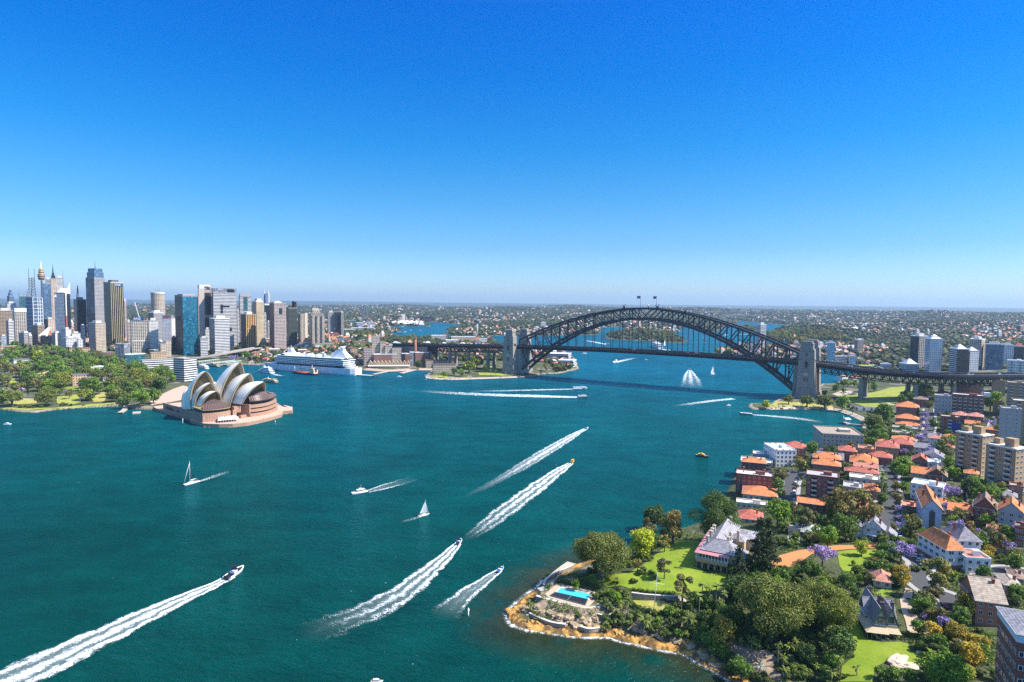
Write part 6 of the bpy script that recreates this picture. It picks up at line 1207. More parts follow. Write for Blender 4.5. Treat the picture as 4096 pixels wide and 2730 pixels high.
blk('D',1545,1690,935,1000,'brick','red','hip','brick flats with a dull red hip roof behind the grey brown flats',14,3);blk('D',1728,1840,865,985,'brick','dark','flat','squat red brick tower with stepped top by the viaduct end',14,4,chim=0);blk('D',1842,1960,885,985,'rbrick','grey','flat','brick and glass flats right of the squat red tower',14,4,chim=0);blk('D',2048,2172,840,970,'tbrick','white','flat','tan stepped flats beside the viaduct end',14,5,chim=0)
blk('D',2182,2340,660,880,'white','white','flat','white and grey tower of flats standing right of the viaduct end',18,9,chim=0,balc=2);blk('D',2175,2345,860,1150,'tbrick','grey','flat','tall tan tower of flats with blue grey balconies at right',18,11,chim=0,balc=2)
t = blk('D',1588,1756,1165,1320,'brick','grey','flat','brick flats with a grey white top and blue scaffold sheeting',13,5,chim=0,balc=1);m = MB();W_ = 168*.446*t.location.y/FPX;m.box((W_*.22,-.6,-4),(W_*.56,1.2,17));m.build('scaffold_sheet',M('blue sheeting',(.02,.05,.26),.6),t)
blk('D',1702,1832,1125,1240,'brick','pink','hip','brick flats with a faded red hip roof, left of a pair',16,4);blk('D',1836,1974,1135,1252,'brick','pink','hip','brick flats with a faded red hip roof, right of a pair',16,4);blk('D',1810,1944,1205,1285,'rbrick','orange','gablex','ornate brick house with orange gables before the red pair',13,2)
for a in (('F',1640,1740,700,2,'white','orange','hip','small white house with an orange hip roof beside the pale blue building'),('F',2010,2110,610,2,'rbrick','red','hip','red roofed brick house half hidden by green trees at right'),('F',1880,1990,455,2,'cream','orange','hip','cream house with an orange roof at the foot of the left tan tower'),('F',2230,2340,610,3,'rbrick','grey','flat','squat brick flats at the right edge below the right tan tower'),('F',2060,2180,925,2,'cream','red','hip','cream house with a red roof among yellowing trees'),('F',2270,2353,960,3,'brick','slate','flat','dark brick block cut by the right edge'),('F',1710,1800,235,2,'white','red','hip','white house with a red roof left of the left tan tower'),('D',1480,1600,1400,2,'white','slate','gablex','white house with a grey roof among jacarandas'),('D',1990,2110,1330,2,'rbrick','orange','hip','orange roofed brick house by the upper jacaranda street'),('D',1010,1130,1450,2,'cream','orange','hip','cream house with an orange roof above the bay garden'),('D',1620,1720,1400,2,'tbrick','orange','hip','tan brick house with an orange roof above the scaffolded flats'),('D',2060,2160,1130,4,'tbrick','grey','flat','tan flats behind the long white balconied flats')):
 lot(*a)
# ------------------------------------------------------------------ surfaces laid on the land: lawns, roads, paths
def drape(name,pts,mat,off=.16,step=3.2,label=None,kind='structure',world=False):
 P = [Vector(p) if world else L(*p) for p in pts];bm = bmesh.new();vs = [bm.verts.new((p.x,p.y,0)) for p in P];bm.faces.new(vs);bmesh.ops.triangulate(bm,faces=bm.faces[:])
 for _ in range(7):
  e = [e for e in bm.edges if e.calc_length() > step]
  if not e: break
  bmesh.ops.subdivide_edges(bm,edges=e,cuts=1);bmesh.ops.triangulate(bm,faces=bm.faces[:])
 for v in bm.verts: v.co.z = hz(v.co.x,v.co.y)+off
 bmesh.ops.recalc_face_normals(bm,faces=bm.faces[:]);me = bpy.data.meshes.new(name);bm.to_mesh(me);bm.free()
 if sum(p.normal.z for p in me.polygons) < 0: me.flip_normals()
 for p in me.polygons: p.use_smooth = True
 me.materials.append(mat);o = struct(link(name,me),kind)
 if label: o['label'] = label
 return o
def road(name,pts,w,mat,off=.12,world=False):
 P = catmull([Vector(p) if world else L(*p) for p in pts],8);V = [];n = 4
 for i,p in enumerate(P):
  t = P[min(i+1,len(P)-1)]-P[max(i-1,0)];t.z = 0;t.normalize();q = Vector((-t.y,t.x,0))
  for j in range(n+1): r = p+q*w*(j/n-.5);V.append((r.x,r.y,hz(r.x,r.y)+off))
 idx = np.arange(len(P)*(n+1)).reshape(len(P),n+1);Q = np.stack([idx[:-1,:-1],idx[:-1,1:],idx[1:,1:],idx[1:,:-1]],-1).reshape(-1,4);me = np_mesh(name,np.array(V),Q,mat,smooth=True)
 if sum(p.normal.z for p in me.polygons) < 0: me.flip_normals()
 return struct(link(name,me)),P
def lawn_mat(name,col,col2):
 m,nt,b,o = _nt(name);g = nd(nt,'NewGeometry');n1 = nd(nt,'TexNoise',Vector=g.outputs['Position'],Scale=.12,Detail=6.,Roughness=.6);n2 = nd(nt,'TexNoise',Vector=g.outputs['Position'],Scale=1.6,Detail=6.,Roughness=.7)
 c = mixc(nt,ramp(nt,n1.outputs['Fac'],[(.38,0),(.62,1)]),col,col2);c = mixc(nt,1.,c,ramp(nt,n2.outputs['Fac'],[(.3,.75),(.7,1.22)]),'MULTIPLY');nt.links.new(c,b.inputs['Base Color']);b.inputs['Roughness'].default_value = .9;b.inputs['Specular IOR Level'].default_value = .1;return m
LAWN = lawn_mat('mown lawn',(.17,.25,.022),(.24,.30,.035));DRYL = lawn_mat('dry lawn',(.30,.30,.06),(.42,.36,.12));PARKL = lawn_mat('park lawn',(.24,.29,.04),(.34,.34,.08));CLAY = M('orange gravel',(.52,.22,.075),.95,var=.15,scale=2.);PATHM = M('pale path',(.46,.39,.30),.9);FOOT = M('footpath concrete',(.36,.34,.32),.9);GRAVD = M('brown gravel',(.34,.25,.17),.95);DRV = M('tan gravel',(.48,.36,.24),.95);SOIL = M('garden soil',(.11,.085,.05),.95)
e = lambda *p: [('E',u,v) for u,v in p];h = lambda *p: [('H',u,v) for u,v in p];f = lambda *p: [('F',u,v) for u,v in p];dd = lambda *p: [('D',u,v) for u,v in p];q_ = lambda *p: [('Q',u,v) for u,v in p]
drape('lawn',e((760,690),(860,650),(1000,660),(1150,640),(1250,590),(1330,530),(1400,470),(1500,390),(1600,370),(1700,375),(1790,400),(1720,470),(1690,590),(1800,640),(1960,650),(1950,730),(1880,780),(1750,800),(1550,810),(1350,800),(1180,775),(1000,760),(850,720)),LAWN,.2,label='bright mown lawn before the arcaded house')
drape('lawn',e((1170,880),(1230,850),(1330,855),(1440,870),(1470,900),(1440,940),(1470,970),(1380,960),(1260,930)),DRYL,.22,label='small dry lawn terrace round the flagpole')
drape('lawn',h((970,760),(1030,720),(1060,720),(1110,845),(1230,870),(1380,865),(1440,880),(1460,940),(1560,960),(1560,1040),(1480,1050),(1330,1000),(1180,1060),(1160,1180),(905,1180),(920,1060),(1000,990),(1030,900)),LAWN,.2,label='sloping mown lawn below the gabled house')
drape('lawn',f((880,1000),(1010,985),(1200,985),(1190,1030),(1130,1090),(1090,1150),(1000,1180),(940,1170),(900,1110)),LAWN,.2,label='bright lawn beside the orange drive');drape('lawn',h((1190,480),(1240,445),(1320,455),(1300,500),(1220,520)),LAWN,.22);drape('lawn',h((1445,540),(1480,520),(1530,560),(1510,590),(1470,585)),LAWN,.24);drape('lawn',f((1990,480),(2040,370),(2060,380),(2050,480),(2010,500)),LAWN,.2)
drape('drive',f((365,1090),(430,1030),(560,995),(690,975),(880,950),(1000,950),(1200,930),(1205,975),(1010,980),(880,990),(680,1020),(600,1080),(540,1140),(400,1135)),CLAY,.24,label='orange gravel drive sweeping past the arcaded house')
drape('drive',h((1375,530),(1410,500),(1450,560),(1500,640),(1520,680),(1640,730),(1640,790),(1530,820),(1440,790),(1420,700),(1390,620)),DRV,.26);drape('drive',h((1400,510),(1420,440),(1480,460),(1470,530)),DRV,.3)
road('path',e((1700,1210),(1960,1230),(2100,1290),(2300,1400))[1:],3.2,GRAVD);road('path',h((20,880),(150,980),(300,1070),(420,1120)),4.5,GRAVD);drape('terrace',h((200,940),(330,930),(420,1000),(330,1060),(230,1000)),GRAVD,.25)
road('path',e((690,560),(620,610),(540,680),(490,740)),5.5,PATHM,.3);road('path',e((1560,830),(1640,900),(1720,960),(1680,1010)),2.4,PATHM,.25);road('path',e((900,905),(980,915),(1060,915)),2.2,PATHM,.3)
for nm,pts,w in (('street',f((1300,905),(1285,820),(1288,700),(1292,600),(1280,470),(1290,380),(1340,310)),12.5),('street',f((505,655),(490,590),(500,500),(525,420),(590,370)),11),('street',f((1290,380),(1230,335),(1180,330)),8),('street',h((1440,110),(1490,190),(1550,260),(1500,350),(1640,470),(1760,520),(1800,600),(1860,700)),8.5),('street',h((2080,380),(2150,330),(2250,310),(2353,330)),11),('street',dd((2130,1160),(2080,1240),(2050,1330),(2030,1430)),9),('street',dd((1490,1090),(1500,1200),(1480,1320),(1430,1400)),9)):
 road('footpath',pts,w+5.,FOOT,.12);road('street',pts,w,ASPH,.2)
drape('car_park',f((490,880),(585,850),(600,900),(560,940),(500,930)),FOOT,.25);drape('car_park',f((1460,990),(1530,960),(1600,1060),(1540,1110),(1480,1070)),ASPH,.22)
drape('lawn',dd((60,1060),(130,1025),(330,1030),(620,1060),(640,1085),(400,1072),(100,1082),(60,1080)),DRYL,.25,label='dry lawn with palms along the seawall');road('esplanade',dd((60,1090),(300,1083),(500,1085),(650,1095),(770,1125),(880,1170),(935,1200)),8,PATHM,.3)
drape('lawn',dd((640,970),(800,970),(1000,940),(1150,900),(1270,890),(1370,900),(1300,960),(1230,1010),(1210,1040),(1120,1070),(960,1080),(820,1040),(780,1020)),PARKL,.3,6,label='park lawn crossed by the viaduct shadow');road('path',dd((840,955),(930,990),(1060,1020),(1190,1060)),4,PATHM,.4);drape('car_park',dd((620,960),(700,930),(820,930),(780,960),(690,975)),PATHM,.3)
t = thing('grandstand_steps','grey stepped concrete bank beside the small bay','steps',L('D',920,1110),-.35);m = MB()
for k in range(7): m.box((0,k*1.6,k*.7-2),(34,1.5,2.7),0)
m.build('step',M('grey steps',(.30,.32,.34),.8),t);m = MB()
for x in (-9,0,9): m.box((x,5.5,.2),(.6,11,4.2))
m.build('stair_divider',FOOT,t)
drape('lawn',[('Y',u,v) for u,v in ((1100,1190),(1200,1185),(1330,1205),(1500,1212),(1650,1215),(1620,1225),(1300,1225),(1130,1215))],PARKL,.3,6);drape('lawn',[('Y',u,v) for u,v in ((1720,1150),(1850,1100),(1880,1060),(1950,1080),(2000,1120),(2080,1150),(2250,1180),(2050,1190),(1900,1180),(1740,1180))],PARKL,.3,6)
road('promenade',[('Y',u,v) for u,v in ((1030,1195),(1110,1225),(1400,1233),(1700,1224),(1900,1216),(2340,1200))],8,M('promenade paving',(.44,.36,.28),.9),.3);road('promenade',[('Y',u,v) for u,v in ((215,1100),(480,1115),(670,1110),(880,1100),(1100,1103))],16,M('pink promenade',(.50,.33,.26),.9),.3)
drape('lawn',q_((0,515),(200,530),(420,525),(560,510),(700,495),(930,480),(930,492),(700,512),(500,530),(200,545),(0,530)),PARKL,.3,8,label='strip of lawn behind the garden seawall');drape('lawn',q_((60,480),(180,455),(290,465),(280,490),(100,500)),DRYL,.3,8);drape('lawn',q_((430,440),(600,420),(620,480),(560,500),(440,490)),PARKL,.3,8);drape('lawn',q_((700,440),(800,400),(820,440),(800,475),(720,480)),DRYL,.3,8)
drape('lawn',q_((240,320),(290,260),(380,240),(400,260),(340,320),(280,360)),DRYL,.3,10);drape('lawn',q_((40,300),(110,290),(130,330),(70,340)),PARKL,.3,10);drape('lawn',q_((480,365),(600,360),(640,385),(560,400)),LAWN,.3,8);road('path',q_((170,455),(400,460),(620,465)),4,PATHM,.4)
drape('forecourt',[('O',u,v) for u,v in ((0,680),(120,600),(330,500),(480,450),(560,470),(540,640),(300,690),(90,720),(20,740))],PAVE,.45,8,label='pink paved forecourt behind the opera house')
drape('lawn',[('C',u,v) for u,v in ((1700,633),(1850,632),(1960,640),(2050,655),(2000,665),(1850,645),(1720,643))],PARKL,.4,12);drape('lawn',dd((860,695),(1000,690),(1000,705),(880,708)),PARKL,.4,12)
# ------------------------------------------------------------------ waterside estate
def bar_ridge(m,a,b,r=.2,mi=1): m.bar(a,b,r,r,mi)
def arcaded_house():
 a,b = L('E',1703,592),L('E',1962,645);gx = (b-a);gx.z = 0;W_ = gx.length;rot = math.atan2(gx.y,gx.x);z = min(a.z,b.z)
 t = thing('arcaded_house','long stone house with grey roofs, an arcade and a pink veranda roof','mansion',(a.x,a.y,z),rot);OCC.append((a.x+W_/2,a.y+14,15));D_ = 46.;F1,F2 = 4.4,8.2
 m = MB();m.prism([(2.6,2.8),(W_+4,2.8),(W_+4,13),(13,13),(13,D_),(2.6,D_)],-3,F2+.6);m.build('wall',WL['sand'],t)
 n = 5;m = MB();w = W_/n
 for k in range(n):
  x0 = k*w;r = w*.36;xc = x0+w/2
  m.box((x0+w*.07,.3,-2.5),(w*.14,.6,F1+1.5));m.box((x0+w*.93,.3,-2.5),(w*.14,.6,F1+1.5))
  P = [(xc-r*math.cos(math.pi*i/10),F1-2.2+r*math.sin(math.pi*i/10)) for i in range(11)]
  for i in range(10): p,q = P[i],P[i+1];m.face([(p[0],0,p[1]),(q[0],0,q[1]),(q[0],0,F1),(p[0],0,F1)]);m.face([(p[0],0,p[1]),(p[0],.6,p[1]),(q[0],.6,q[1]),(q[0],0,q[1])][::-1])
  for xa,xb in ((x0,xc-r),(xc+r,x0+w)): m.face([(xa,0,F1-2.4),(xb,0,F1-2.4),(xb,0,F1),(xa,0,F1)])
 m.box((W_/2,1.4,F1),(W_+.3,3.,.3));m.build('arcade',WL['sand'],t)
 m = MB()
 for k in range(16): m.box((1.4,3.4+k*2.8,-2.5),(.5,.5,F1+2.5))
 m.box((1.4,D_/2,F1),(3.,D_,.3));m.build('side_arcade',WL['sand'],t)
 m = MB()
 for k in range(2*n+1): m.box((k*W_/(2*n),.15,F1+.3),(.22,.22,3.1))
 for k in range(17): m.box((.15,k*2.75,F1+.3),(.22,.22,3.1))
 m.build('veranda_post',WFR,t);m = MB()
 for z0 in (F1+.35,F1+1.1): m.bar((0,.15,z0),(W_,.15,z0),.12);m.bar((.15,0,z0),(.15,D_,z0),.12)
 for k in range(60): m.box((k*W_/60,.15,F1+.3),(.06,.06,.9))
 for k in range(110): m.box((.15,k*D_/110,F1+.3),(.06,.06,.9))
 m.build('balustrade',WFR,t)
 m = MB();PK = M('pink veranda iron',(.50,.22,.22),.5);z0,z1 = F1+3.3,F2+.4
 m.face([(-.7,-.7,z0),(W_+.5,-.7,z0),(W_+.5,3,z1),(3,3,z1)]);m.face([(-.7,D_,z0),(-.7,-.7,z0),(3,3,z1),(3,D_,z1)]);m.build('veranda_roof',PK,t)
 def hiproof(x0,x1,y0,y1,e,rise,nm='roof'):
  q = roof_mb(x1-x0,y1-y0,e,rise,'hip',.5);q.xf(Matrix.Translation(((x0+x1)/2,y0,0)));q.build(nm,[RT['lslate'],WFR],t)
 hiproof(2.4,13.2,2.6,D_+.4,F2+.7,4.6);hiproof(2.4,W_+4.2,2.5,13.4,F2+.75,4.4);hiproof(W_-1,W_+7,5,14,F2-.6,3.4);hiproof(12,19,24,31,F2+.2,3.)
 m = MB();m.prism([(12.8,23.8),(19,23.8),(19,31),(12.8,31)],-3,F2+.2);m.prism([(W_-1,5.2),(W_+7,5.2),(W_+7,14),(W_-1,14)],-3,F2-.6);m.build('wing_wall',WL['sand'],t);m = MB();m.prism([(13,33),(24,33),(24,D_),(13,D_)],-3,7);m.build('rear_wing',WL['cream'],t);hiproof(13,24,33,D_,7,1.6,'rear_roof')
 for x,y in ((3.6,9),(3.6,17),(3.6,21),(3.6,26),(3.8,38),(9,44),(12.8,20),(W_-2,12.6),(16,24)):
  m = MB();m.box((x,y,F2),(1.3,1.1,5.2));m.box((x,y,F2+5.2),(1.7,1.5,.35));m.box((x,y,F2+5.5),(.4,.4,.7));m.build('chimney',WL['cream'],t)
 for k in range(n): o = link('arch_door',WIN['tall'],t,(k*W_/n+W_/n/2,2.75,.3));o = link('window',WIN['tall'],t,(k*W_/n+W_/n/2,2.75,F1+.6))
 for k in range(12): o = link('window',WIN['tall'],t,(2.55,5+k*3.4,F1+.6));o.rotation_euler = (0,0,-math.pi/2);o = link('window',WIN['tall'],t,(2.55,5+k*3.4,.4));o.rotation_euler = (0,0,-math.pi/2)
arcaded_house()
def gabled_house():
 a,b = L('H',1118,845),L('H',1405,858);gx = b-a;gx.z = 0;W_ = gx.length;rot = math.atan2(gx.y,gx.x);z = min(a.z,b.z);s = W_/24.
 t = thing('gabled_house','gothic house with steep slate gables, dormers and a tan bullnose veranda','mansion',(a.x,a.y,z),rot);OCC.append((a.x+W_/2,a.y+9,11));TANV = M('tan veranda iron',(.48,.37,.23),.6);D_ = 22.;e = 5.4;x1,x2,x3 = 3.2,3.2+(W_-4.5)*.5,W_-1.3;rise = 6.4
 m = MB();m.prism([(x1,3),(x3,3),(x3,14),(x2,14),(x2,D_),(x1,D_)],-2,e)
 for xa,xb,y in ((x1,x2,2.98),(x2,x3,3.9)): m.face([(xa,y,e),(xb,y,e),((xa+xb)/2,y,e+rise)])
 m.face([(x2,D_,e),(x1,D_,e),((x1+x2)/2,D_,e+rise)]);m.build('wall',WL['cream'],t)
 def gab(xa,xb,y0,y1,nm='roof'):
  q = roof_mb(xb-xa,y1-y0,e,rise,'gabley',.5);q.xf(Matrix.Translation(((xa+xb)/2,y0,0)));q.build(nm,[RT['slate'],WFR],t)
 gab(x1,x2,3,D_);gab(x2,x3,3.9,14)
 q = roof_mb(11,8,e,rise*.9,'gablex',.4);q.xf(Matrix.Translation((x3-4.0,10,0)));q.build('cross_roof',[RT['lslate'],WFR],t)
 GRN = M('green trim',(.10,.17,.13),.5)
 for xa,xb,y in ((x1,x2,2.5),(x2,x3,3.4)):
  xm = (xa+xb)/2;m = MB();m.bar((xa-.5,y-.1,e-.2),(xm,y-.1,e+rise+.1),.18,.5);m.bar((xb+.5,y-.1,e-.2),(xm,y-.1,e+rise+.1),.18,.5);m.bar((xm,y-.1,e+rise-1),(xm,y-.1,e+rise+1.4),.2);m.build('bargeboard',GRN,t);m = MB();m.box((xm,y+.35,e+.7),(2.,.35,2.3));m.box((xm,y+.2,e+.9),(1.5,.35,1.8),0,1);m.build('gable_window',[GRN,GLZ],t)
 m = MB();zz0,zz1 = 3.2,4.9
 m.face([(-.5,-.4,zz0),(x2+.3,-.4,zz0),(x2+.3,3,zz1),(x1,3,zz1)]);m.face([(x2+.3,.6,zz0),(x3+.9,.6,zz0),(x3,3.9,zz1),(x2+.3,3.9,zz1)]);m.face([(-.5,D_-2,zz0),(-.5,-.4,zz0),(x1,3,zz1),(x1,D_-2,zz1)]);m.face([(x3+.9,.6,zz0),(x3+.9,8,zz0),(x3,8,zz1),(x3,3.9,zz1)]);m.build('veranda_roof',TANV,t)
 for k in range(9): xx = k*W_/8;m = MB();yy = 0 if xx < x2 else 1.;m.box((xx,yy,-.5),(.2,.2,3.8));m.build('veranda_post',GRN,t)
 for k in range(1,9): m = MB();m.box((0,k*2.4,-.5),(.2,.2,3.8));m.build('veranda_post',GRN,t)
 m = MB();m.prism([(-.4,-.3),(x2,-.3),(x2,.7),(W_,.7),(W_,4),(x1,4),(x1,D_-2),(-.4,D_-2)],-2,-.35);m.build('veranda_floor',FOOT,t)
 for k in range(4): o = link('window',WIN['tall'],t,(x1+1.8+k*(x3-x1-3)/3,2.9 if k < 2 else 3.6,.5))
 for k in range(6): o = link('window',WIN['tall'],t,(x1-.05,4.5+k*2.6,.5));o.rotation_euler = (0,0,-math.pi/2)
 for y in (7.5,12,16.5):
  m = MB();xd = x1+.3;m.face([(xd,y-1,e+.4),(xd,y+1,e+.4),(xd,y+1,e+1.8),(xd,y,e+3),(xd,y-1,e+1.8)][::-1],0);m.face([(xd-.3,y-1.2,e+1.6),(xd-.3,y,e+3.1),(xd+3.2,y,e+3.1),(xd+1.8,y-1.2,e+1.6)],1);m.face([(xd-.3,y+1.2,e+1.6),(xd+1.8,y+1.2,e+1.6),(xd+3.2,y,e+3.1),(xd-.3,y,e+3.1)],1);m.face([(xd,y-1,e+.4),(xd,y-1,e+1.8),(xd+1.6,y-1,e+1.8)],0);m.face([(xd,y+1,e+.4),(xd+1.6,y+1,e+1.8),(xd,y+1,e+1.8)],0);m.build('dormer',[WFR,RT['slate']],t)
 for x,y in ((x2-.4,7),(x2+.3,13),(x3-.6,8),(x1+3,D_-1)): m = MB();m.box((x,y,e),(1.2,1.,7));m.box((x,y,e+7),(1.5,1.3,.4));m.lathe((x-.3,y,e+7.4),[(.2,0),(.16,.9)],6);m.lathe((x+.3,y,e+7.4),[(.2,0),(.16,.9)],6);m.build('chimney',M('dark chimney',(.13,.11,.10),.8),t)
 m = MB();m.prism([(-6.5,15),(x1-.2,15),(x1-.2,24),(-6.5,24)],-2,3.4);m.build('annex_wall',WL['white'],t);m = MB();m.face([(-7,14.6,3.5),(x1,14.6,3.5),(x1,19.5,4.6),(-7,19.5,4.6)]);m.face([(-7,19.5,4.6),(x1,19.5,4.6),(x1,24.5,3.5),(-7,24.5,3.5)]);m.build('annex_roof',RT['sheet'],t)
gabled_house()
# swimming pool terrace over the rocks
PZ = 6.25;pc = [G('E',u,v,PZ) for u,v in ((592,755),(858,806),(800,905),(510,828))];pin = [G('E',u,v,PZ) for u,v in ((598,760),(848,812),(822,862),(555,803))]
t = thing('swimming_pool','turquoise swimming pool with black solar panels on a stone terrace','pool',pc[0]);o_ = pc[0];m = MB();m.face([(p-o_)+Vector((0,0,.02)) for p in pin][::-1]);
if Vector(((pin[1]-pin[0]).cross(pin[2]-pin[0]))).z > 0: m.f = [];m.v = [];m.m = [];m.uv = [];m.sm = [];m.face([(p-o_)+Vector((0,0,.02)) for p in pin])
pw,nt_,b_,_o = _nt('pool water');b_.inputs['Base Color'].default_value = (.07,.52,.66,1);b_.inputs['Roughness'].default_value = .08;m.build('pool_water',pw,t);m = MB()
for i in range(4): m.bar(pin[i]-o_+Vector((0,0,.05)),pin[(i+1) % 4]-o_+Vector((0,0,.05)),.55,.14)
m.build('coping',M('pool coping',(.60,.55,.48),.8),t);m = MB();A,B_,C_,D_ = [p-o_ for p in (pin[3],pin[2],pc[2],pc[3])]
for i in range(2): m.face([(D_.lerp(C_,i*.5+.01)+Vector((0,0,.1))),(D_.lerp(C_,i*.5+.485)+Vector((0,0,.1))),(A.lerp(B_,i*.5+.485)+Vector((0,0,.5))),(A.lerp(B_,i*.5+.01)+Vector((0,0,.5)))])
m.build('solar_panel',M('solar panel',(.012,.012,.018),.25,spec=.6),t);m = MB();m.bar(D_+Vector((0,0,.2)),A+Vector((0,0,.5)),.25);m.bar(C_+Vector((0,0,.2)),B_+Vector((0,0,.5)),.25);m.bar(D_.lerp(C_,.5)+Vector((0,0,.2)),A.lerp(B_,.5)+Vector((0,0,.55)),.25);m.bar(D_+Vector((0,0,.2)),C_+Vector((0,0,.2)),.25)
for k in range(1,6): m.bar(D_.lerp(A,k/6)+Vector((0,0,.18+.06*k)),C_.lerp(B_,k/6)+Vector((0,0,.18+.06*k)),.1)
m.build('panel_frame',STEEL2,t)
deck = [G('E',u,v,PZ) for u,v in ((470,810),(560,735),(680,745),(880,795),(890,850),(830,910),(760,915),(500,840))];m = MB();m.prism([(p.x,p.y) for p in deck],-1,PZ-.06);struct(m.build('pool_terrace',M('terrace stone',(.46,.36,.26),.9)))
def stone_wall(c,pts,z0,z1,w,label,mat=None,name='retaining_wall'):
 P = catmull([G(c,u,v,z1) for u,v in pts],6);t = thing(name,label,'wall',P[0]);m = MB()
 for a,b in zip(P[:-1],P[1:]): m.bar(a-P[0]+Vector((0,0,(z0-z1)/2)),b-P[0]+Vector((0,0,(z0-z1)/2)),w,z1-z0)
 m.build('stone_courses',mat or RUB,t);m = MB()
 for a,b in zip(P[:-1],P[1:]): m.bar(a-P[0]+Vector((0,0,.08)),b-P[0]+Vector((0,0,.08)),w+.25,.18)
 m.build('coping',M('pool coping',(.60,.55,.48),.8),t)
RUB = stripes('rubble sandstone',(.50,.43,.33),(.22,.18,.13),.2,'u',.7,.9)
stone_wall('E',[(400,825),(480,850),(600,880),(720,910),(830,925),(910,915)],.5,5.9,1.2,'tall rubble sandstone wall below the pool');stone_wall('E',[(345,965),(420,1000),(520,1040),(640,1060)],.8,2.6,1.,'low sandstone wall with a hedge on the point');stone_wall('E',[(760,1075),(830,1095),(920,1085)],.8,2.6,.9,'pale curved wall round a scrap of lawn by the shelf');stone_wall('E',[(460,740),(480,690),(545,645),(700,575)],.3,3.2,.8,'pale seawall edging the shore path below the fig');stone_wall('E',[(1180,800),(1300,815),(1450,825),(1560,830)],7,10.2,.7,'low stone wall with a hedge along the lawn edge');stone_wall('E',[(905,975),(980,985),(1060,930)],2.5,4.6,.6,'narrow stepped wall climbing from the rocks to the terrace')
t = thing('pump_house','small stone hut at the corner of the pool terrace','hut',G('E',447,800,5.5),.5);m = MB();m.box((0,0,-3),(3.2,3.,4.6));m.build('wall',WL['sand'],t);m = MB();m.box((0,0,1.6),(3.7,3.5,.25));m.build('roof',FOOT,t)
t = thing('flagpole','tall white flagpole with a cross yard on the dry lawn terrace','flagpole',L('E',1362,935));Hp = AT('E',1388,640,t.location.y).z-t.location.z;m = MB();m.tube((0,0,0),(1.2,0,Hp),.16,.07,8);m.build('mast',WHITE,t);m = MB();m.tube((-3.2,0,Hp*.73),(4.6,0,Hp*.69),.07,.06,6);m.build('yard',WHITE,t);m = MB();m.bar((-3,0,Hp*.73),(.9,0,Hp*.95),.03);m.bar((4.4,0,Hp*.69),(1.1,0,Hp*.95),.03);m.bar((-3,0,Hp*.73),(.3,0,1.2),.03);m.bar((4.4,0,Hp*.69),(.3,0,1.2),.03);m.build('stays',STEEL2,t)
t = thing('flagpole','slim green flagpole on the lawn of the gabled house','flagpole',L('H',1575,905));m = MB();m.tube((0,0,0),(.3,0,8.5),.1,.06,6);m.build('mast',M('green pole',(.12,.25,.22),.5),t);m = MB();m.lathe((.3,0,8.5),[(.12,0),(.16,.12),(0,.25)],8);m.build('finial',WHITE,t)
def hedge(c,pts,w,hgt,label,mk='hedge',flower=False):
 P = catmull([L(c,u,v) for u,v in pts],6);t = thing('hedge',label,'hedge',P[0],0,None);rng = np.random.default_rng(len(label));C,R = [],[]
 for a,b in zip(P[:-1],P[1:]):
  n = max(2,int((b-a).length/.7))
  for i in range(n):
   p = a.lerp(b,i/n)
   for _ in range(3): C.append((p.x-P[0].x+rng.uniform(-.3,.3)*w,p.y-P[0].y+rng.uniform(-.3,.3)*w,hz(p.x,p.y)-P[0].z+hgt*rng.uniform(.2,.75)));R.append(min(w,hgt)*.36)
 C,R = np.array(C),np.array(R);V,F,tn = leaves(C,R,len(C)*26,.16,rng,1.,.25);o = link('foliage',np_mesh('foliage',V,F,LEAF[mk],cols=tn),t)
hedge('E',[(712,690),(800,725),(900,765),(985,790)],4.5,4.6,'tall clipped hedge between the pool and the lawn');hedge('E',[(565,715),(620,722),(690,738)],2.,2.2,'short clipped hedge at the back of the pool');hedge('E',[(470,795),(520,745)],2.2,2.,'clipped hedge beside the shore path at the pool corner');hedge('E',[(1172,893),(1220,935),(1330,975),(1465,995)],2.,2.3,'curved clipped hedge below the flagpole lawn');hedge('E',[(355,960),(420,1000),(520,1030)],2.4,1.8,'rusty clipped hedge on the low point','shrub');hedge('E',[(1185,785),(1300,800),(1450,812),(1540,815)],1.8,1.6,'long low hedge along the lawn edge');hedge('E',[(1490,985),(1530,985)],1.8,2.,'small cube of hedge by the palm steps');hedge('E',[(1290,665),(1340,640),(1380,690),(1330,700)],2.6,1.6,'dark clipped shrubs under the umbrella tree on the lawn');hedge('E',[(1500,462),(1590,440)],1.8,.8,'dark flower bed on the upper lawn');hedge('E',[(985,680),(1010,700)],1.6,.7,'yellow edged flower bed on the lower lawn, left end','lime');hedge('E',[(1020,712),(1085,720)],1.8,.8,'yellow edged flower bed on the lower lawn, right end','lime');hedge('E',[(1535,598),(1590,605)],2.,.5,'small red bed on the lawn before the arcade','brown')
hedge('H',[(1420,810),(1520,830),(1570,835)],2.2,2.,'clipped hedge beside the drive of the gabled house');hedge('H',[(1990,900),(2040,960),(2080,1050)],5,4.5,'thick ivy bank below the dark brick apartments');hedge('H',[(2145,405),(2255,410)],2.4,2.,'yellow green hedge by the small pyramid roofed house','lime');hedge('F',[(1605,840),(1700,855)],3,3.,'tall dark hedge below the tall narrow building');hedge('F',[(440,985),(560,960),(680,955)],2.,1.4,'low hedge following the orange drive');hedge('F',[(540,1150),(600,1100),(650,1120)],5,3.,'shrub bank where the orange drive bends','dark')
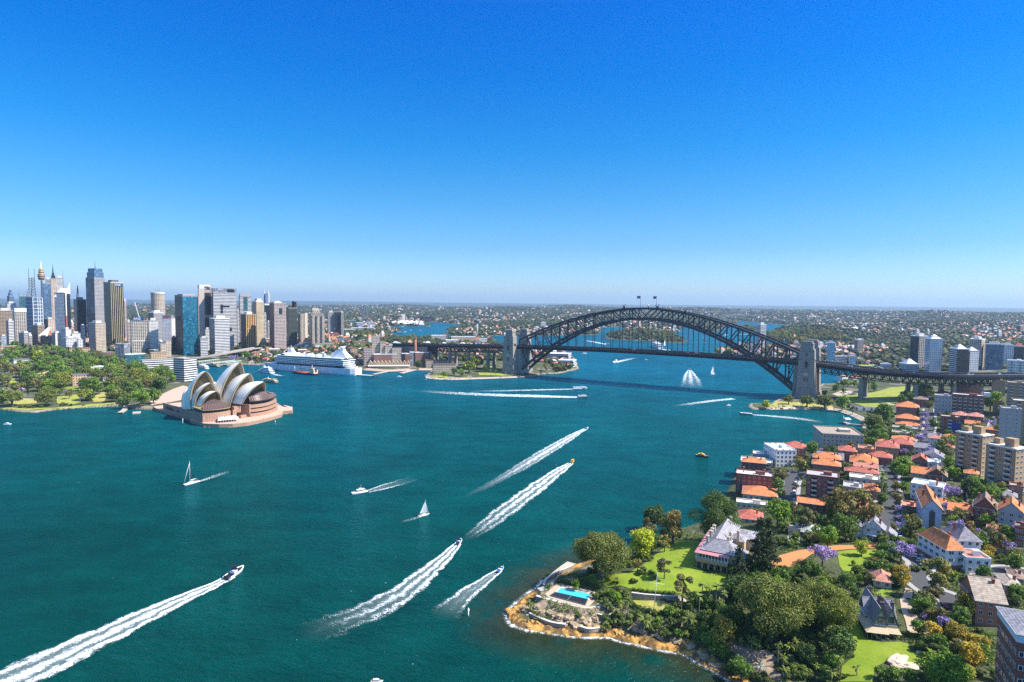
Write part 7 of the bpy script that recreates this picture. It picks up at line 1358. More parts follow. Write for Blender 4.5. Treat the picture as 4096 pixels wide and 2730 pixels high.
# boulders
def boulder(p,r,label,group,mat=None,flat=.6):
 rng = np.random.default_rng(int(abs(p.x*7+p.y*13)));bm = bmesh.new();bmesh.ops.create_cube(bm,size=1.7);bmesh.ops.subdivide_edges(bm,edges=bm.edges[:],cuts=5,use_grid_fill=True);ex = rng.uniform(1.,1.7)
 for v in bm.verts:
  n = v.co.copy();n = n*.72+n.normalized()*.28;k = 1+.9*(float(fbm(np.array(n.x*1.3+p.x),np.array(n.y*1.3+n.z*1.9+p.y),4,2))-.5);st_ = .16*math.floor(n.z*3.2)/3.2;v.co = Vector((n.x*(k-st_)*r*ex,n.y*(k-st_)*r*.8,n.z*k*r*flat))
 me = bpy.data.meshes.new('boulder');bm.to_mesh(me);bm.free();me.materials.append(mat or ROCK);o = link('boulder',me);o.location = p;o.rotation_euler = (0,0,rng.random()*6);tag(o,label,'rock',group)
ROCK = M('sandstone rock',(.36,.27,.17),.95,var=.6,scale=1.1);OROCK = M('orange wet rock',(.48,.27,.07),.8,var=.5,scale=.7)
rr = random.Random(3)
for i in range(46):
 q = P2('E',[(175,945),(158,975),(190,1062),(330,1112),(440,1128),(720,1168),(980,1172),(1100,1207),(1400,1272),(1600,1312),(1760,1402),(1900,1482)]);k = rr.randrange(len(q)-1);s = rr.random();x,y = q[k][0]*(1-s)+q[k+1][0]*s,q[k][1]*(1-s)+q[k+1][1]*s;x += rr.uniform(0,5);y += rr.uniform(0,9)
 if DIN(x,y) > .2: boulder(Vector((x,y,hz(x,y)-.1)),rr.uniform(.5,1.5),'orange brown rock on the wave washed shelf of the point','rocks on the orange shelf',OROCK,.4)
for i,(u,v,r) in enumerate(((330,930,2.2),(380,945,1.8),(450,950,2),(520,970,2.4),(600,985,2.2),(680,1005,2.4),(760,1010,2.),(820,1030,2.4),(560,1030,1.6),(610,1045,2.2),(700,1060,2.4),(760,1075,1.6),(300,950,1.6),(470,1020,1.2),(880,1010,1.6),(1220,1080,2.),(1300,1110,2.2),(1420,1150,2.2),(1550,1190,2.6),(1680,1240,2.4),(1760,1310,2.2),(1860,1400,2.),(350,905,1.6),(410,910,1.8))): boulder(L('E',u,v)-Vector((0,0,.3)),r,'weathered sandstone block in the cliff below the pool and palms','sandstone blocks of the cliff')
boulder(L('H',1365,1005),3.2,'large pale sandstone outcrop on the lawn of the gabled house',None,M('pale sandstone',(.55,.44,.34),.95,var=.2),.35);boulder(L('H',1420,1050),3.6,'flat white sandstone outcrop at the lawn edge below the larger one',None,M('pale sandstone',(.55,.44,.34),.95,var=.2),.22)
t = thing('garden_bench','small white bench on the lawn of the gabled house','bench',L('H',1525,955),.2);m = MB();m.box((0,0,.4),(1.8,.5,.08));m.build('seat',WFR,t);m = MB();m.box((0,.25,.5),(1.8,.08,.5));m.build('backrest',WFR,t)
for x in (-.8,.8): m = MB();m.box((x,0,0),(.08,.45,.4));m.build('leg',WFR,t)
for k,(u,v) in enumerate(((1385,745),(1400,965),(325,1030))):
 pass
m = MB();p = L('E',325,1045);t = thing('marker_post','weathered post standing on the orange shelf of the point','post',p);m.tube((0,0,-.5),(.1,0,3.4),.35,.3,7);m.build('post',M('old timber',(.16,.12,.08),.9),t);m = MB();m.box((.1,0,3.3),(.9,.9,.25));m.build('cap',FOOT,t)
from mathutils.bvhtree import BVHTree
def _pv():
 V,F = [],[]
 for o in SC.objects:
  if o.type == 'MESH' and o.get('kind') == 'structure' and o.name.split('.')[0] in ('lawn','drive','street','footpath','path','car_park','terrace','pool_terrace','esplanade','forecourt'):
   k = len(V);V += [tuple(v.co.xy)+(0.,) for v in o.data.vertices];F += [tuple(i+k for i in p.vertices) for p in o.data.polygons]
 return BVHTree.FromPolygons(V,F)
PV = _pv()
def paved(x,y,r): return PV.find_nearest(Vector((x,y,0)),max(r,.3))[0] is not None
# ------------------------------------------------------------------ trees one by one: kind, then "across down width" in the survey sheet
def TR(c,kind,data,zone,hs=1.):
 for r in data.split('|'): u,v,w = map(float,r.split());tree(kind,c,u,v,w,zone,hs)
Z1,Z2,Z3,Z4 = 'harbour point lawns','streets of red roofs','gabled house garden','seawall and viaduct'
TR('E','fig','930 455 540',Z1);TR('E','dark','1860 150 440|1365 175 235',Z1);TR('E','lime','1270 385 265',Z1);TR('E','brown','1520 235 270|1440 330 120',Z1);TR('E','gum','1310 275 170|1450 575 165|1600 745 200|1450 380 130|1230 555 110',Z1);TR('E','tallpalm','1760 730 95|1815 745 85|1872 765 95|1735 835 100|1940 800 90|1590 810 85|1150 850 90|1128 890 75|1900 870 90',Z1);TR('E','palm','1285 1015 150|1645 1012 160|345 885 85',Z1);TR('E','pine','2055 640 165|2230 420 210',Z1)
TR('E','shrub','1000 1010 150|1090 1030 140|960 1075 120|1180 1005 120|1380 1065 120|955 795 140|890 825 110|960 885 130|745 985 70|1060 890 90|1440 850 60|1530 1060 120|1470 1100 90|1340 1085 120|1600 1110 110|1720 1090 150|1650 900 120|1780 900 140|1850 980 160|1700 960 100|1560 900 90|1240 470 100|1320 520 90|1270 620 110|1200 700 80|500 660 70|630 610 50|1120 800 110|1700 1150 130|1800 1060 150|960 860 90',Z1);TR('E','autumn','1925 1115 270',Z1);TR('E','bright','1010 800 110|1380 1050 90|720 735 95|1060 840 110',Z1);TR('E','round','1800 870 150|1700 850 130',Z1)
TR('H','fig','375 560 640|800 555 500',Z3,1.15);TR('H','dark','905 850 290|100 420 260|560 740 230|250 720 200',Z3);TR('H','round','1680 850 150|2300 470 180|2030 320 140|2270 225 160|2120 1105 110|130 1045 220|640 650 170',Z3);TR('H','autumn','1390 335 170|1905 555 230|1830 770 190',Z3);TR('H','gum','1650 330 270|1600 520 150|1690 640 130|1055 300 70|1830 900 150|1640 440 170',Z3);TR('H','bright','1525 745 130|1740 1075 350|1800 340 90|1330 1110 130|1450 1120 140|1230 1090 120|1900 1110 160|1640 1110 150',Z3);TR('H','jac','1565 660 75|1722 705 150',Z3);TR('H','palm','500 885 120|1620 935 115|840 1100 120|600 880 80|1040 1060 90|1350 1080 90',Z3);TR('H','tallpalm','210 850 90|250 890 80|420 890 90|460 985 75|780 890 80|900 1005 85|130 840 70|560 840 70|2310 200 60',Z3);TR('H','silver','270 1045 100',Z3)
TR('H','shrub','1180 235 140|1100 315 110|700 1010 180|620 960 120|560 1060 140|760 1040 140|860 1040 120|380 830 110|340 900 80|1480 620 80|1500 720 70|1330 400 80|1230 410 60|1870 350 80|980 960 80|2000 760 90|1950 1000 110|2020 1110 110|520 1120 130|660 1130 130|780 1150 140|330 1150 160|440 1080 90|1250 1150 110|1560 560 100|1620 700 90|40 960 120|30 1060 130|900 1130 120|1430 60 70',Z3)
TR('F','round','690 190 125|420 470 115|1390 300 150|1390 365 120|1320 335 85|1240 570 95|1405 480 95|1940 470 170|2090 530 170|2190 545 120|1770 285 110|720 860 120|1250 990 125|1470 925 80|1870 865 70|2280 1080 130|1840 350 80|640 330 60|1100 900 60',Z2);TR('F','dark','830 215 130|950 335 105|955 790 230|1700 205 110|1660 165 60|440 530 90|390 420 60',Z2);TR('F','lime','1145 265 90|1075 965 130|2240 540 80',Z2);TR('F','bright','420 680 240|1240 500 110|1560 850 115|1800 370 120|2220 870 130|810 875 180|1430 690 60|2000 470 110',Z2);TR('F','jac','762 210 85|720 252 90|1540 95 90|1620 205 110|1410 212 65|1780 515 175|1380 655 95|1370 725 70|1362 780 70|770 1000 240|1390 965 240|1830 790 155|1660 480 60',Z2);TR('F','gum','590 290 115|445 385 135|620 730 170|1350 570 125|1470 770 150|2065 875 170|2040 700 60|680 700 90|550 640 110|1330 800 60|1780 690 60',Z2)
TR('F','brown','880 605 230|1100 645 300|1340 470 110|1500 880 65|1930 800 115|2180 925 130|1010 590 190|800 610 110|1190 720 110',Z2);TR('F','cypress','1895 515 62|2120 700 40',Z2);TR('F','tallpalm','1240 395 90|1270 432 80|1715 350 90|2120 770 75|2130 695 60|1230 420 70',Z2);TR('F','round','1010 1082 42|520 930 60',Z2,1.2);TR('F','pine','330 945 205',Z2,.9);TR('F','shrub','670 268 50|600 420 60|620 470 50|560 480 50|1330 650 70|1350 720 60|1400 830 90|1420 860 80|650 900 80|880 900 90|1020 900 80|560 960 60|900 850 90|1440 820 70|1760 850 80|1640 880 60|1950 870 80|460 640 60|470 900 60|1480 560 70|1290 230 50|1190 210 60|1260 150 70|1130 90 90|1200 40 100|1510 1130 90|1560 1120 80|1980 1120 90|1700 1160 110',Z2)
TR('D','lime','35 1040 95',Z4);TR('D','palm','92 1058 38|145 1052 38|182 1058 38|275 1058 42|463 1058 42|552 1058 42|355 1045 40|860 1125 30|910 1140 30|640 1085 25',Z4);TR('D','fig','235 1005 100|400 1015 140|560 1025 160|1000 1195 190|1455 930 180',Z4);TR('D','round','715 1030 135|870 895 65|930 900 80|1000 893 75|560 942 60|1250 990 85|1320 980 95|1090 1115 165|1000 1310 130|1540 1220 110|2115 1270 100|1700 875 65|725 920 50|1270 1010 80',Z4);TR('D','gum','810 1085 70|1495 1050 85|1640 1400 150|1960 1310 75|2160 1090 110',Z4);TR('D','bright','2045 1010 190|1940 850 125|1260 1280 90|970 1385 120',Z4);TR('D','dark','1600 1470 110|2100 1370 110|2130 1200 80|1870 1400 90',Z4);TR('D','jac','1455 1140 100|1460 1185 95|1460 1240 95|1455 1300 85|1410 1352 110|2010 1200 95|2085 1205 55|1510 1462 110|1490 985 70|1270 1470 80|2050 1470 90|980 525 30|1095 590 30|825 615 30',Z4);TR('D','pine','1392 1150 50',Z4);TR('D','shrub','780 1060 60|1130 1200 70|1110 1350 90|1060 1380 80|1800 1290 90|1700 1290 60|1580 1180 50|930 1290 80|1430 1190 40|2040 1180 60',Z4)
# botanic garden, city shore and headlands
ZGN = 'harbour garden'
TR('Q','fig','355 440 160|475 300 155|90 440 170|660 410 130|860 340 130|900 420 130|1050 260 150|1180 300 150|1000 340 120',ZGN);TR('Q','round','20 430 110|720 340 120|760 370 90|430 220 130|320 210 110|1080 430 150|1180 420 130|860 220 90|1260 250 120|130 110 80',ZGN);TR('Q','bright','530 240 90|390 330 110|1040 205 100|1330 295 60|880 195 90|250 270 60',ZGN);TR('Q','lime','290 120 90',ZGN);TR('Q','dark','695 425 80|455 395 60|200 250 110|640 330 80|300 350 70|1240 330 130|940 470 110',ZGN);TR('Q','cypress','215 390 24|155 325 22|205 265 20|343 340 20|235 90 24|145 110 18',ZGN);TR('Q','jac','165 380 50|1022 330 35',ZGN);TR('Q','gum','530 410 70|1230 320 110|1140 330 90|120 220 110|980 250 80',ZGN);TR('Q','shrub','160 510 50|230 515 40|320 508 45|480 495 45|510 492 40|550 500 40|640 500 30|260 520 30|200 505 40',ZGN)
bld = [((60,170),(260,230),(280,130),(60,130)),((540,370),(680,370),(680,290),(540,280)),((420,470),(640,470),(600,370),(420,400)),((250,330),(370,260),(300,240))]
scatter('Q',((0,430),(0,200),(120,130),(420,120),(560,110),(700,150),(870,190),(1080,230),(1330,290),(1280,370),(1180,450),(1000,480),(820,480),(600,380),(300,470)),190,('fig','round','dark','gum','bright','dark','round','fig'),11,22,ZGN,bld,.44,4)
scatter('Q',((0,130),(0,80),(110,60),(250,70),(560,120),(800,150),(830,190),(560,150),(300,150)),75,('round','dark','gum','bright'),11,20,ZGN,(),.5,5)
TR('Y','fig','1570 960 190|1700 1000 230|1600 1060 210','stone tower lawn');TR('Y','dark','915 1030 130','stone tower lawn');TR('Y','round','1820 1080 110|1260 1165 90|1400 1120 110|1500 1140 110','stone tower lawn');TR('Y','tallpalm','1140 1140 40|1185 1160 40|1330 1160 40|1410 1155 40|1480 1150 40|1890 1110 40|1955 1110 40|2090 1150 45','stone tower lawn')
ZR = 'low blocks behind the cove'
scatter('Y',((0,780),(280,760),(290,850),(150,870),(0,860)),14,('round','bright','gum'),9,16,ZR,(),.6,6);scatter('Y',((0,640),(340,590),(560,650),(600,690),(280,720),(0,700)),34,('brown','gum','round'),12,24,ZR,(),.5,7);scatter('Y',((310,850),(690,840),(850,830),(850,860),(680,880),(320,885)),12,('round','bright'),9,14,ZR,(),.5,8);scatter('Y',((600,690),(1000,660),(1340,690),(1950,710),(2050,740),(1000,740),(600,740)),26,('round','bright','gum'),10,18,ZR,(),.5,9)
scatter('K',((1110,950),(1600,940),(1900,1000),(1900,1060),(1300,1080),(1110,1010)),22,('round','gum','bright'),10,18,ZR,(),.5,10);scatter('K',((1480,1290),(1960,1180),(2140,1150),(2100,1240),(1700,1300),(1500,1330)),14,('round','gum'),10,16,ZR,(),.5,11);TR('K','jac','110 1400 130|190 1385 110','quay');TR('K','round','400 1340 140|300 1330 80|450 1390 90','quay')
scatter('C',((880,495),(1000,475),(1200,470),(1360,500),(1370,535),(1250,535),(1100,520),(900,515)),60,('round','gum','dark','brown'),12,20,'wooded island',(),.45,12);scatter('X',((490,555),(600,540),(740,555),(745,590),(660,596),(560,583)),26,('dark','round'),12,20,'small headland past the arch',(),.45,13)
scatter('X',((890,705),(900,640),(1040,600),(1300,590),(1560,600),(1900,640),(2080,730),(1620,718),(1370,768),(1230,774),(1080,745)),190,('brown','gum','brown','round','dark'),13,24,'wooded far headland',(),.38,14);scatter('X',((180,900),(260,845),(480,802),(740,805),(980,800),(1060,850),(700,930),(450,925)),34,('brown','gum','round'),9,16,'low point under the arch end',(),.5,15)
scatter('Y',((490,590),(560,560),(640,562),(700,600),(550,604)),14,('round','palm','gum'),9,14,'far inlet shore',(),.5,16);scatter('Y',((1290,600),(1470,545),(1800,560),(2080,600),(2080,645),(1700,650),(1400,645),(1330,635)),52,('gum','round','dark'),10,17,'far inlet shore',(),.45,17)
scatter('C',((420,760),(560,745),(690,705),(640,690),(500,700),(430,725)),9,('round','gum'),8,13,'pier side path',(),.6,18)
# denser planting between the near houses
for c,poly,n,kinds,w0,w1,z,sd in (('F',((440,300),(690,200),(1100,130),(1300,60),(1640,40),(1900,200),(1800,420),(1500,480),(1290,420),(900,560),(640,640),(430,520)),75,('round','gum','bright','dark','shrub','shrub','jac','brown'),4,9,Z2,21),('F',((520,640),(900,640),(1290,560),(1420,560),(1560,830),(1420,980),(1230,900),(900,920),(640,960),(420,940)),60,('round','gum','shrub','dark','shrub','bright'),4,9,Z2,22),('F',((1700,560),(2353,520),(2353,1180),(2000,1180),(1900,1140),(1880,860),(1720,840)),52,('round','gum','bright','shrub','shrub','jac','autumn'),4,10,Z2,23),('H',((0,560),(60,300),(560,330),(1040,480),(1040,640),(980,740),(900,1100),(880,1180),(300,1180),(120,1060),(0,960)),110,('dark','shrub','round','palm','shrub','bright'),4,10,Z3,24),('H',((1180,60),(1480,120),(1480,260),(1330,430),(1120,440),(960,360),(900,300),(1050,300)),36,('round','dark','shrub','gum','bright'),4,10,Z3,25),('H',((1530,440),(1760,520),(1860,700),(1900,820),(2080,860),(2000,1180),(1560,1180),(1590,960),(1640,800),(1540,700)),64,('round','bright','shrub','gum','shrub','autumn'),4,10,Z3,26),('E',((940,960),(1060,930),(1160,930),(1460,1010),(1700,950),(1900,900),(1990,1000),(2000,1300),(1800,1200),(1500,1130),(1200,1080),(950,1110)),72,('shrub','shrub','round','palm','bright','dark'),3,7,Z1,27),('E',((1330,505),(1480,375),(1600,350),(1560,300),(1350,380),(1100,500),(900,590),(760,650),(860,635),(1000,640),(1150,625),(1240,575)),46,('shrub','dark','shrub','round'),3,7,Z1,28),('D',((880,1330),(900,1150),(1180,1080),(1190,1400),(1000,1430)),34,('round','dark','shrub','bright'),5,11,Z4,29),('D',((1400,960),(1540,1000),(2000,1200),(2343,1150),(2343,1450),(1500,1450),(1400,1300)),70,('round','gum','jac','dark','shrub'),5,11,Z4,30),('E',((1450,1165),(1700,1235),(1880,1370),(2050,1500),(2353,1500),(2353,1150),(1900,1050)),60,('dark','shrub','bright','palm','round','shrub'),4,9,Z1,33),('D',((640,940),(1040,885),(1040,862),(660,880)),14,('round','dark','bright'),7,12,Z4,32),('D',((1230,890),(1370,880),(1560,930),(1530,980),(1400,1000),(1240,1040)),14,('round','dark'),8,14,Z4,31)):
 scatter(c,poly,n,kinds,w0,w1,z,(),.5,sd)
# ------------------------------------------------------------------ ground cover under the near trees (no one could count it)
def undergrowth():
 rng = np.random.default_rng(2);n = 36000;y = 215*np.exp(rng.random(n)*math.log(640/215));x = rng.uniform(-.04,.86,n)*y;d = DIN(x,y);keep = (d > 9)&(fbm(x*.07,y*.07,3,41) > .43);x,y = x[keep],y[keep];ok = np.ones(len(x),bool);hs = OCC
 for i in range(len(x)):
  if paved(x[i],y[i],1.2): ok[i] = False
  elif any((x[i]-a)**2+(y[i]-b)**2 < (r*.9)**2 for a,b,r in hs): ok[i] = False
 x,y = x[ok],y[ok];z = H(x,y);C = np.stack([x,y,z],-1);R = rng.uniform(.5,1.5,len(x));V,F,t = leaves(C,R,len(x)*12,.34,rng,.6,.5);k = np.repeat(fbm(x*.03,y*.03,3,55)[:,None],1,1)
 o = struct(link('undergrowth',np_mesh('undergrowth',V,F,LEAF['shrub'],cols=t)),'stuff');o['label'] = 'low garden undergrowth covering the near slopes'
undergrowth()
# ------------------------------------------------------------------ cove, quay and the low blocks behind them
def low(c,uL,uS,uR,vT,vB,fk,roof,label,name='low_block',cat='building',gr='low blocks behind the cove',**kw):
 D = L(c,uS,vB).y;return tower(c,uL,uS,uR,vT,D,fk,fk,label,name,cat,kw.pop('top',''),gr,RT[roof],6)
LOWS = """K 510 515 625 1300 1435 obrick tan|orange brick museum wing beside the ship bow;K 600 610 720 1255 1330 obrick white|long orange brick museum block with a white roof;K 708 735 782 1215 1345 obrick tan|square orange brick museum tower;K 780 790 985 1245 1320 sand white|sandstone terminal with a white roof behind the ship;K 575 590 800 1060 1150 brick white|red and cream stepped hotel block below the vaulted tower
K 770 785 920 1140 1200 balc grey|cream curved balcony block behind the museum;K 900 910 1090 1105 1180 white slate|white row with grey sawtooth roofs below the vaulted tower;K 1090 1100 1300 1120 1195 cream slate|pale row with pink gabled roofs right of the sawtooth row;K 1300 1310 1490 1260 1320 brick white|red brick store with a white roof behind the funnel;K 1370 1390 1580 1135 1235 balc white|cream apartments with white towers, left part;K 1575 1590 1960 1150 1250 balc tan|cream apartments with square bays, right part;K 1350 1360 1590 1075 1120 brick slate|low dark brick shed with a long grey roof;K 1585 1590 1725 1090 1125 rwood orange|shed with a bright orange roof slope;K 1790 1800 2200 1060 1115 lgrey slate|long blue grey shed roof by the trees;K 1370 1380 1590 960 1010 cream sheet|pale house with a green roof among trees;K 1870 1880 2040 960 1020 brick red|dark red brick block near the far shed roofs;K 2040 2050 2230 1290 1370 rwood brown|brown gabled block right of the funnel;K 2240 2250 2330 1225 1350 sand slate|tall sandstone block right of the funnel
K 1785 1790 1925 830 870 sand orange|orange roofed house beyond the cream tower;K 1800 1810 1960 885 930 blank white|white roofed sheds, left group beyond the cream tower;K 1940 1950 2090 880 930 lblue white|blue grey sheds, middle group beyond the cream tower;K 2100 2110 2330 890 930 lgrey white|long white shed roof, right group beyond the cream tower;K 2040 2050 2150 820 890 rwood brown|dark brown brick block among the far sheds;K 2150 2160 2330 730 770 teal sheet|far teal fronted wharf sheds;Y 0 10 100 820 930 sand brown|brown stone block left of the brick spire church
Y 40 50 105 900 1040 rbrick slate|small brick church with a slate spire by the cove;Y 170 185 305 825 1058 pink tan|pinkish stone hotel tower at the left end of the brick stores;Y 310 320 800 905 1058 rwood white|long brown brick hotel range with a white roof;Y 800 805 862 875 1058 lgrey white|grey link block with a white roof between two brick ranges;Y 865 875 1062 880 1058 rwood white|brick hotel range with arched top windows and white roof;Y 290 300 400 665 1044 tan grey|stepped concrete apartment stack, tallest steps;Y 400 405 465 740 1044 tan grey|stepped concrete apartment stack, middle steps;Y 465 470 560 790 1044 tan grey|stepped concrete apartment stack, lower steps;Y 560 565 690 825 1044 tan grey|stepped concrete apartment stack, lowest steps at right
Y 1010 1020 1310 985 1080 tan brown|curved waterfront hotel, rear wing with brown roof;Y 1110 1120 1430 1040 1150 tan brown|curved waterfront hotel, front wing with round roof lantern;Y 1085 1095 1290 650 720 wband white|white banded block above the viaduct;Y 1245 1260 1310 630 710 rbrick brown|small dark brick tower above the viaduct;Y 1350 1360 1690 670 720 sand white|sandstone row with white roofs above the viaduct;Y 1695 1700 1840 690 750 white white|white columned block right of the sandstone row;Y 1280 1290 1455 710 760 wband white|low white terraced block at the viaduct edge;Y 400 405 490 670 700 rbrick red|long red roofed store by the headland trees
Y 0 10 220 735 800 brick slate|terrace row with mixed roofs below the headland;Y 220 230 280 745 790 rbrick orange|orange end house of the terrace row;Y 10 15 480 545 590 lgrey white|very long white wharf shed roof at the far inlet;Y 90 95 180 475 545 lblue white|pale glass office pair at the far inlet, left;Y 230 235 320 470 535 lblue white|pale glass office pair at the far inlet, right;Y 630 640 700 430 475 sand tan|low beige silo house beside the tall silo;Y 695 698 742 360 470 gcon tan|tall pale concrete silo;Y 935 940 1145 395 445 dark dark|dark power house beyond the far inlet
A 1780 1790 1800 1 2 tan tan|skip;A 1575 1670 1785 1040 1250 wband grey|curved dark and white banded apartments at the garden end;A 1280 1290 1572 1055 1170 wband grey|long white banded apartments beside the garden;A 1045 1130 1185 905 1085 lgrey grey|blank grey end tower behind the long banded apartments;A 1130 1135 1320 1000 1090 teal white|glass fronted block with a white frame above the garden;A 620 630 820 945 1010 sand brown|ornate sandstone building with a dark dome behind the garden;A 835 845 1035 985 1050 rbrick slate|red brick gabled building behind the garden;A 950 960 1050 1030 1080 brick grey|low brick block beside the blank grey tower;A 1360 1370 1520 985 1050 sand tan|sandstone custom hall with a pale cornice near the quay;A 1350 1400 1465 960 1000 teal sheet|low round green roofed block by the quay
A 0 5 170 925 980 sand tan|sandstone institution with arcades at the far left;A 110 120 262 1050 1110 blank slate|white hall with a broad grey hip roof in the garden;A 640 650 785 1190 1285 sand slate|castle like sandstone mansion among the garden figs;A 985 990 1060 1165 1190 cream pink|small pink roofed garden house;A 810 820 935 1115 1150 cream white|pale garden stable with a white roof;A 925 930 970 1215 1240 white slate|tiny white garden lodge"""
for ln in LOWS.replace('\n',';').split(';'):
 a,lab = ln.split('|')
 if lab == 'skip': continue
 c,*r = a.split();v = [float(x) for x in r[:5]];fk,rf = r[5],r[6];low(c,*v,{'gcon': 'blank','rbrick': 'brick'}.get(fk,fk),rf,lab)
def spire(c,u,v0,v1,r,mat,lab,D): pass
D_ = L('Y',878,1050).y;b = AT('Y',878,885,D_);t = thing('brick_chimney','tall round brick chimney before the viaduct','chimney',(b.x,b.y,hz(b.x,b.y)));Hc = AT('Y',878,682,D_).z-hz(b.x,b.y);m = MB();m.tube((0,0,0),(0,0,Hc),3.4,2.5,12);kid(t,'shaft',m,WL['rbrick']);m = MB();m.lathe((0,0,Hc-3),[(2.6,0),(3.4,1),(3.4,3),(2.4,3.4)],12);kid(t,'cap',m,WL['brick'])
a,b = L('Y',240,1080),L('Y',800,1075);W_ = (b-a).length;t = thing('stone_store','row of gabled sandstone stores with a white awning along the cove','warehouse',a,math.atan2(b.y-a.y,b.x-a.x));n = 11;w = W_/n
for k in range(n):
 m = MB();x = k*w;m.prism([(x+.1,4),(x+w-.1,4),(x+w-.1,18),(x+.1,18)],-3,9);m.face([(x,3.95,9),(x+w,3.95,9),(x+w/2,3.95,14)]);g_ = kid(t,'gable_front',m,FC['sand']);m = MB();m.face([(x,3.6,8.8),(x+w/2,3.6,14.2),(x+w/2,18,14.2),(x,18,8.8)][::-1]);m.face([(x+w,3.6,8.8),(x+w,18,8.8),(x+w/2,18,14.2),(x+w/2,3.6,14.2)][::-1]);m.build('roof',RT['tan'],g_)
m = MB();m.face([(0,-3,3.4),(W_,-3,3.4),(W_,4,4.8),(0,4,4.8)]);kid(t,'awning',m,WHITE)
for nm,c,u,v,hh,R_,lab in (('control_tower','Y',1703,665,0,0,'slim concrete harbour control tower with a wide top'),):
 p = L('Y',1703,668);z1 = AT('Y',1703,432,p.y).z-p.z;t = thing(nm,lab,'tower',p);m = MB();m.tube((0,0,-3),(0,0,z1*.83),5.5,4.6,14);kid(t,'shaft',m,M('control tower concrete',(.42,.36,.29),.9));m = MB();m.lathe((0,0,z1*.8),[(5,0),(12,z1*.08),(13,z1*.2),(9,z1*.21)],18);kid(t,'cabin',m,M('grey cabin',(.16,.17,.18),.5))
for i,(u,v0,v1) in enumerate(((1800,740,480),(205,445,250))):       # cable stayed bridge masts
 c = 'K' if i == 0 else 'Y';p = AT(c,u,v0,3300);z1 = AT(c,u,v1,3300).z;t = thing('cable_bridge_mast','dark A shaped bridge mast beyond the city, %s of two' % ('left' if i == 0 else 'right'),'bridge mast',(p.x,p.y,hz(p.x,p.y)),.5);h_ = z1-hz(p.x,p.y)
 for s_ in (-1,1): m = MB();m.bar((s_*22,0,0),(s_*2.5,0,h_),7);kid(t,'mast_leg',m,M('mast concrete',(.12,.13,.16),.7))
 m = MB();m.bar((-20,0,h_*.2),(20,0,h_*.2),5);kid(t,'cross_beam',m,M('mast concrete',(.12,.13,.16),.7))
# piers, wharves, expressway
def pier(c,pts,w,z,lab,roof=None):
 P = [G(c,u,v,z) for u,v in pts];t = thing('wharf',lab,'wharf',P[0]);m = MB();ribbon(m,[p-P[0] for p in P],-w/2,w/2,0);ribbon(m,[p-P[0] for p in P],-w/2,-w/2,0,-1.2);ribbon(m,[p-P[0] for p in P],w/2,w/2,-1.2,0);kid(t,'deck',m,M('wharf deck',(.42,.37,.31),.9));m = MB();T_ = plen(P);n = max(2,int(T_/6))
 for i in range(n):
  q,d = at_len(P,T_*(i+.5)/n);s_ = Vector((-d.y,d.x,0)).normalized()*w*.42
  for k in (-1,1): m.tube(q+s_*k-P[0]-Vector((0,0,z+1)),q+s_*k-P[0]+Vector((0,0,-.1)),.3,n=5)
 kid(t,'piles',m,M('old timber',(.16,.12,.08),.9))
 if roof:
  m = MB();ribbon(m,[p-P[0] for p in P],-w*.45,0,5.0,6.2);ribbon(m,[p-P[0] for p in P],0,w*.45,6.2,5.0);kid(t,'wharf_roof',m,roof);m = MB()
  for i in range(n):
   q,d = at_len(P,T_*(i+.5)/n);s_ = Vector((-d.y,d.x,0)).normalized()*w*.38
   for k in (-1,1): m.tube(q+s_*k-P[0],q+s_*k-P[0]+Vector((0,0,5.1)),.25,n=5)
  kid(t,'wharf_posts',m,WHITE)
GRR = M('wharf green roof',(.34,.42,.34),.6);pier('A',[(1985,1060),(1790,1085)],12,2.4,'green roofed ferry wharf nearest the banded apartments',GRR);pier('A',[(2130,1070),(1920,1100)],12,2.4,'green roofed ferry wharf in the middle of the quay',GRR);pier('B',[(140,1030),(0,1048)],12,2.4,'green roofed ferry wharf beside the tallest sail',GRR)
pier('Y',[(870,1102),(680,1152)],9,2.2,'jetty angled out from the cove by the round tree');pier('Y',[(30,1165),(310,1185)],12,1.6,'long pale pontoon at the stern of the cruise ship');pier('Y',[(490,1128),(310,1165)],6,1.6,'narrow pontoon beside the cove promenade');pier('D',[(890,1232),(775,1222)],2.4,2,'thin jetty in the small bay');pier('D',[(728,1215),(775,1215)],11,1.4,'floating pontoon with a curved roof in the small bay',WHITE);pier('A',[(1150,1465),(1130,1500),(1090,1525)],6,1.5,'stone landing jetty at the garden seawall');pier('A',[(1205,1525),(1280,1520)],12,1.2,'small square landing next to the garden seawall');pier('Y',[(1060,1180),(1005,1180)],4,1.8,'short jetty at the tip of the palm lawn')
for k,(u0,u1,v,lab) in enumerate(((470,648,668,'white roofed finger wharf seen under the arch, rear one'),(560,682,712,'blue and white two storey finger wharf under the arch, front one'))):
 D = G('C',u1,v).y;tower('C',u0,u1-20,u1,v-48,D,'wband','wband',lab,'finger_wharf','wharf','','finger wharves',ROOF_W,4)
EX = [AT('A',u,v,d) for u,v,d in ((1520,1075,1390),(1700,1042,1420),(1960,1000,1450),(2200,955,1500),(2341,935,1540))]+[AT('B',280,905,1580)];EX = catmull(EX,5);m = MB();ribbon(m,EX,-9,9,0);ribbon(m,EX,-9,-9,1,-2.2);ribbon(m,EX,9,9,-2.2,1)
for i in range(2,len(EX),3): p = EX[i];m.tube((p.x,p.y,hz(p.x,p.y)-2),(p.x,p.y,p.z-.5),1.2,n=8)
struct(m.build('expressway_road',M('expressway concrete',(.36,.33,.29),.9)))
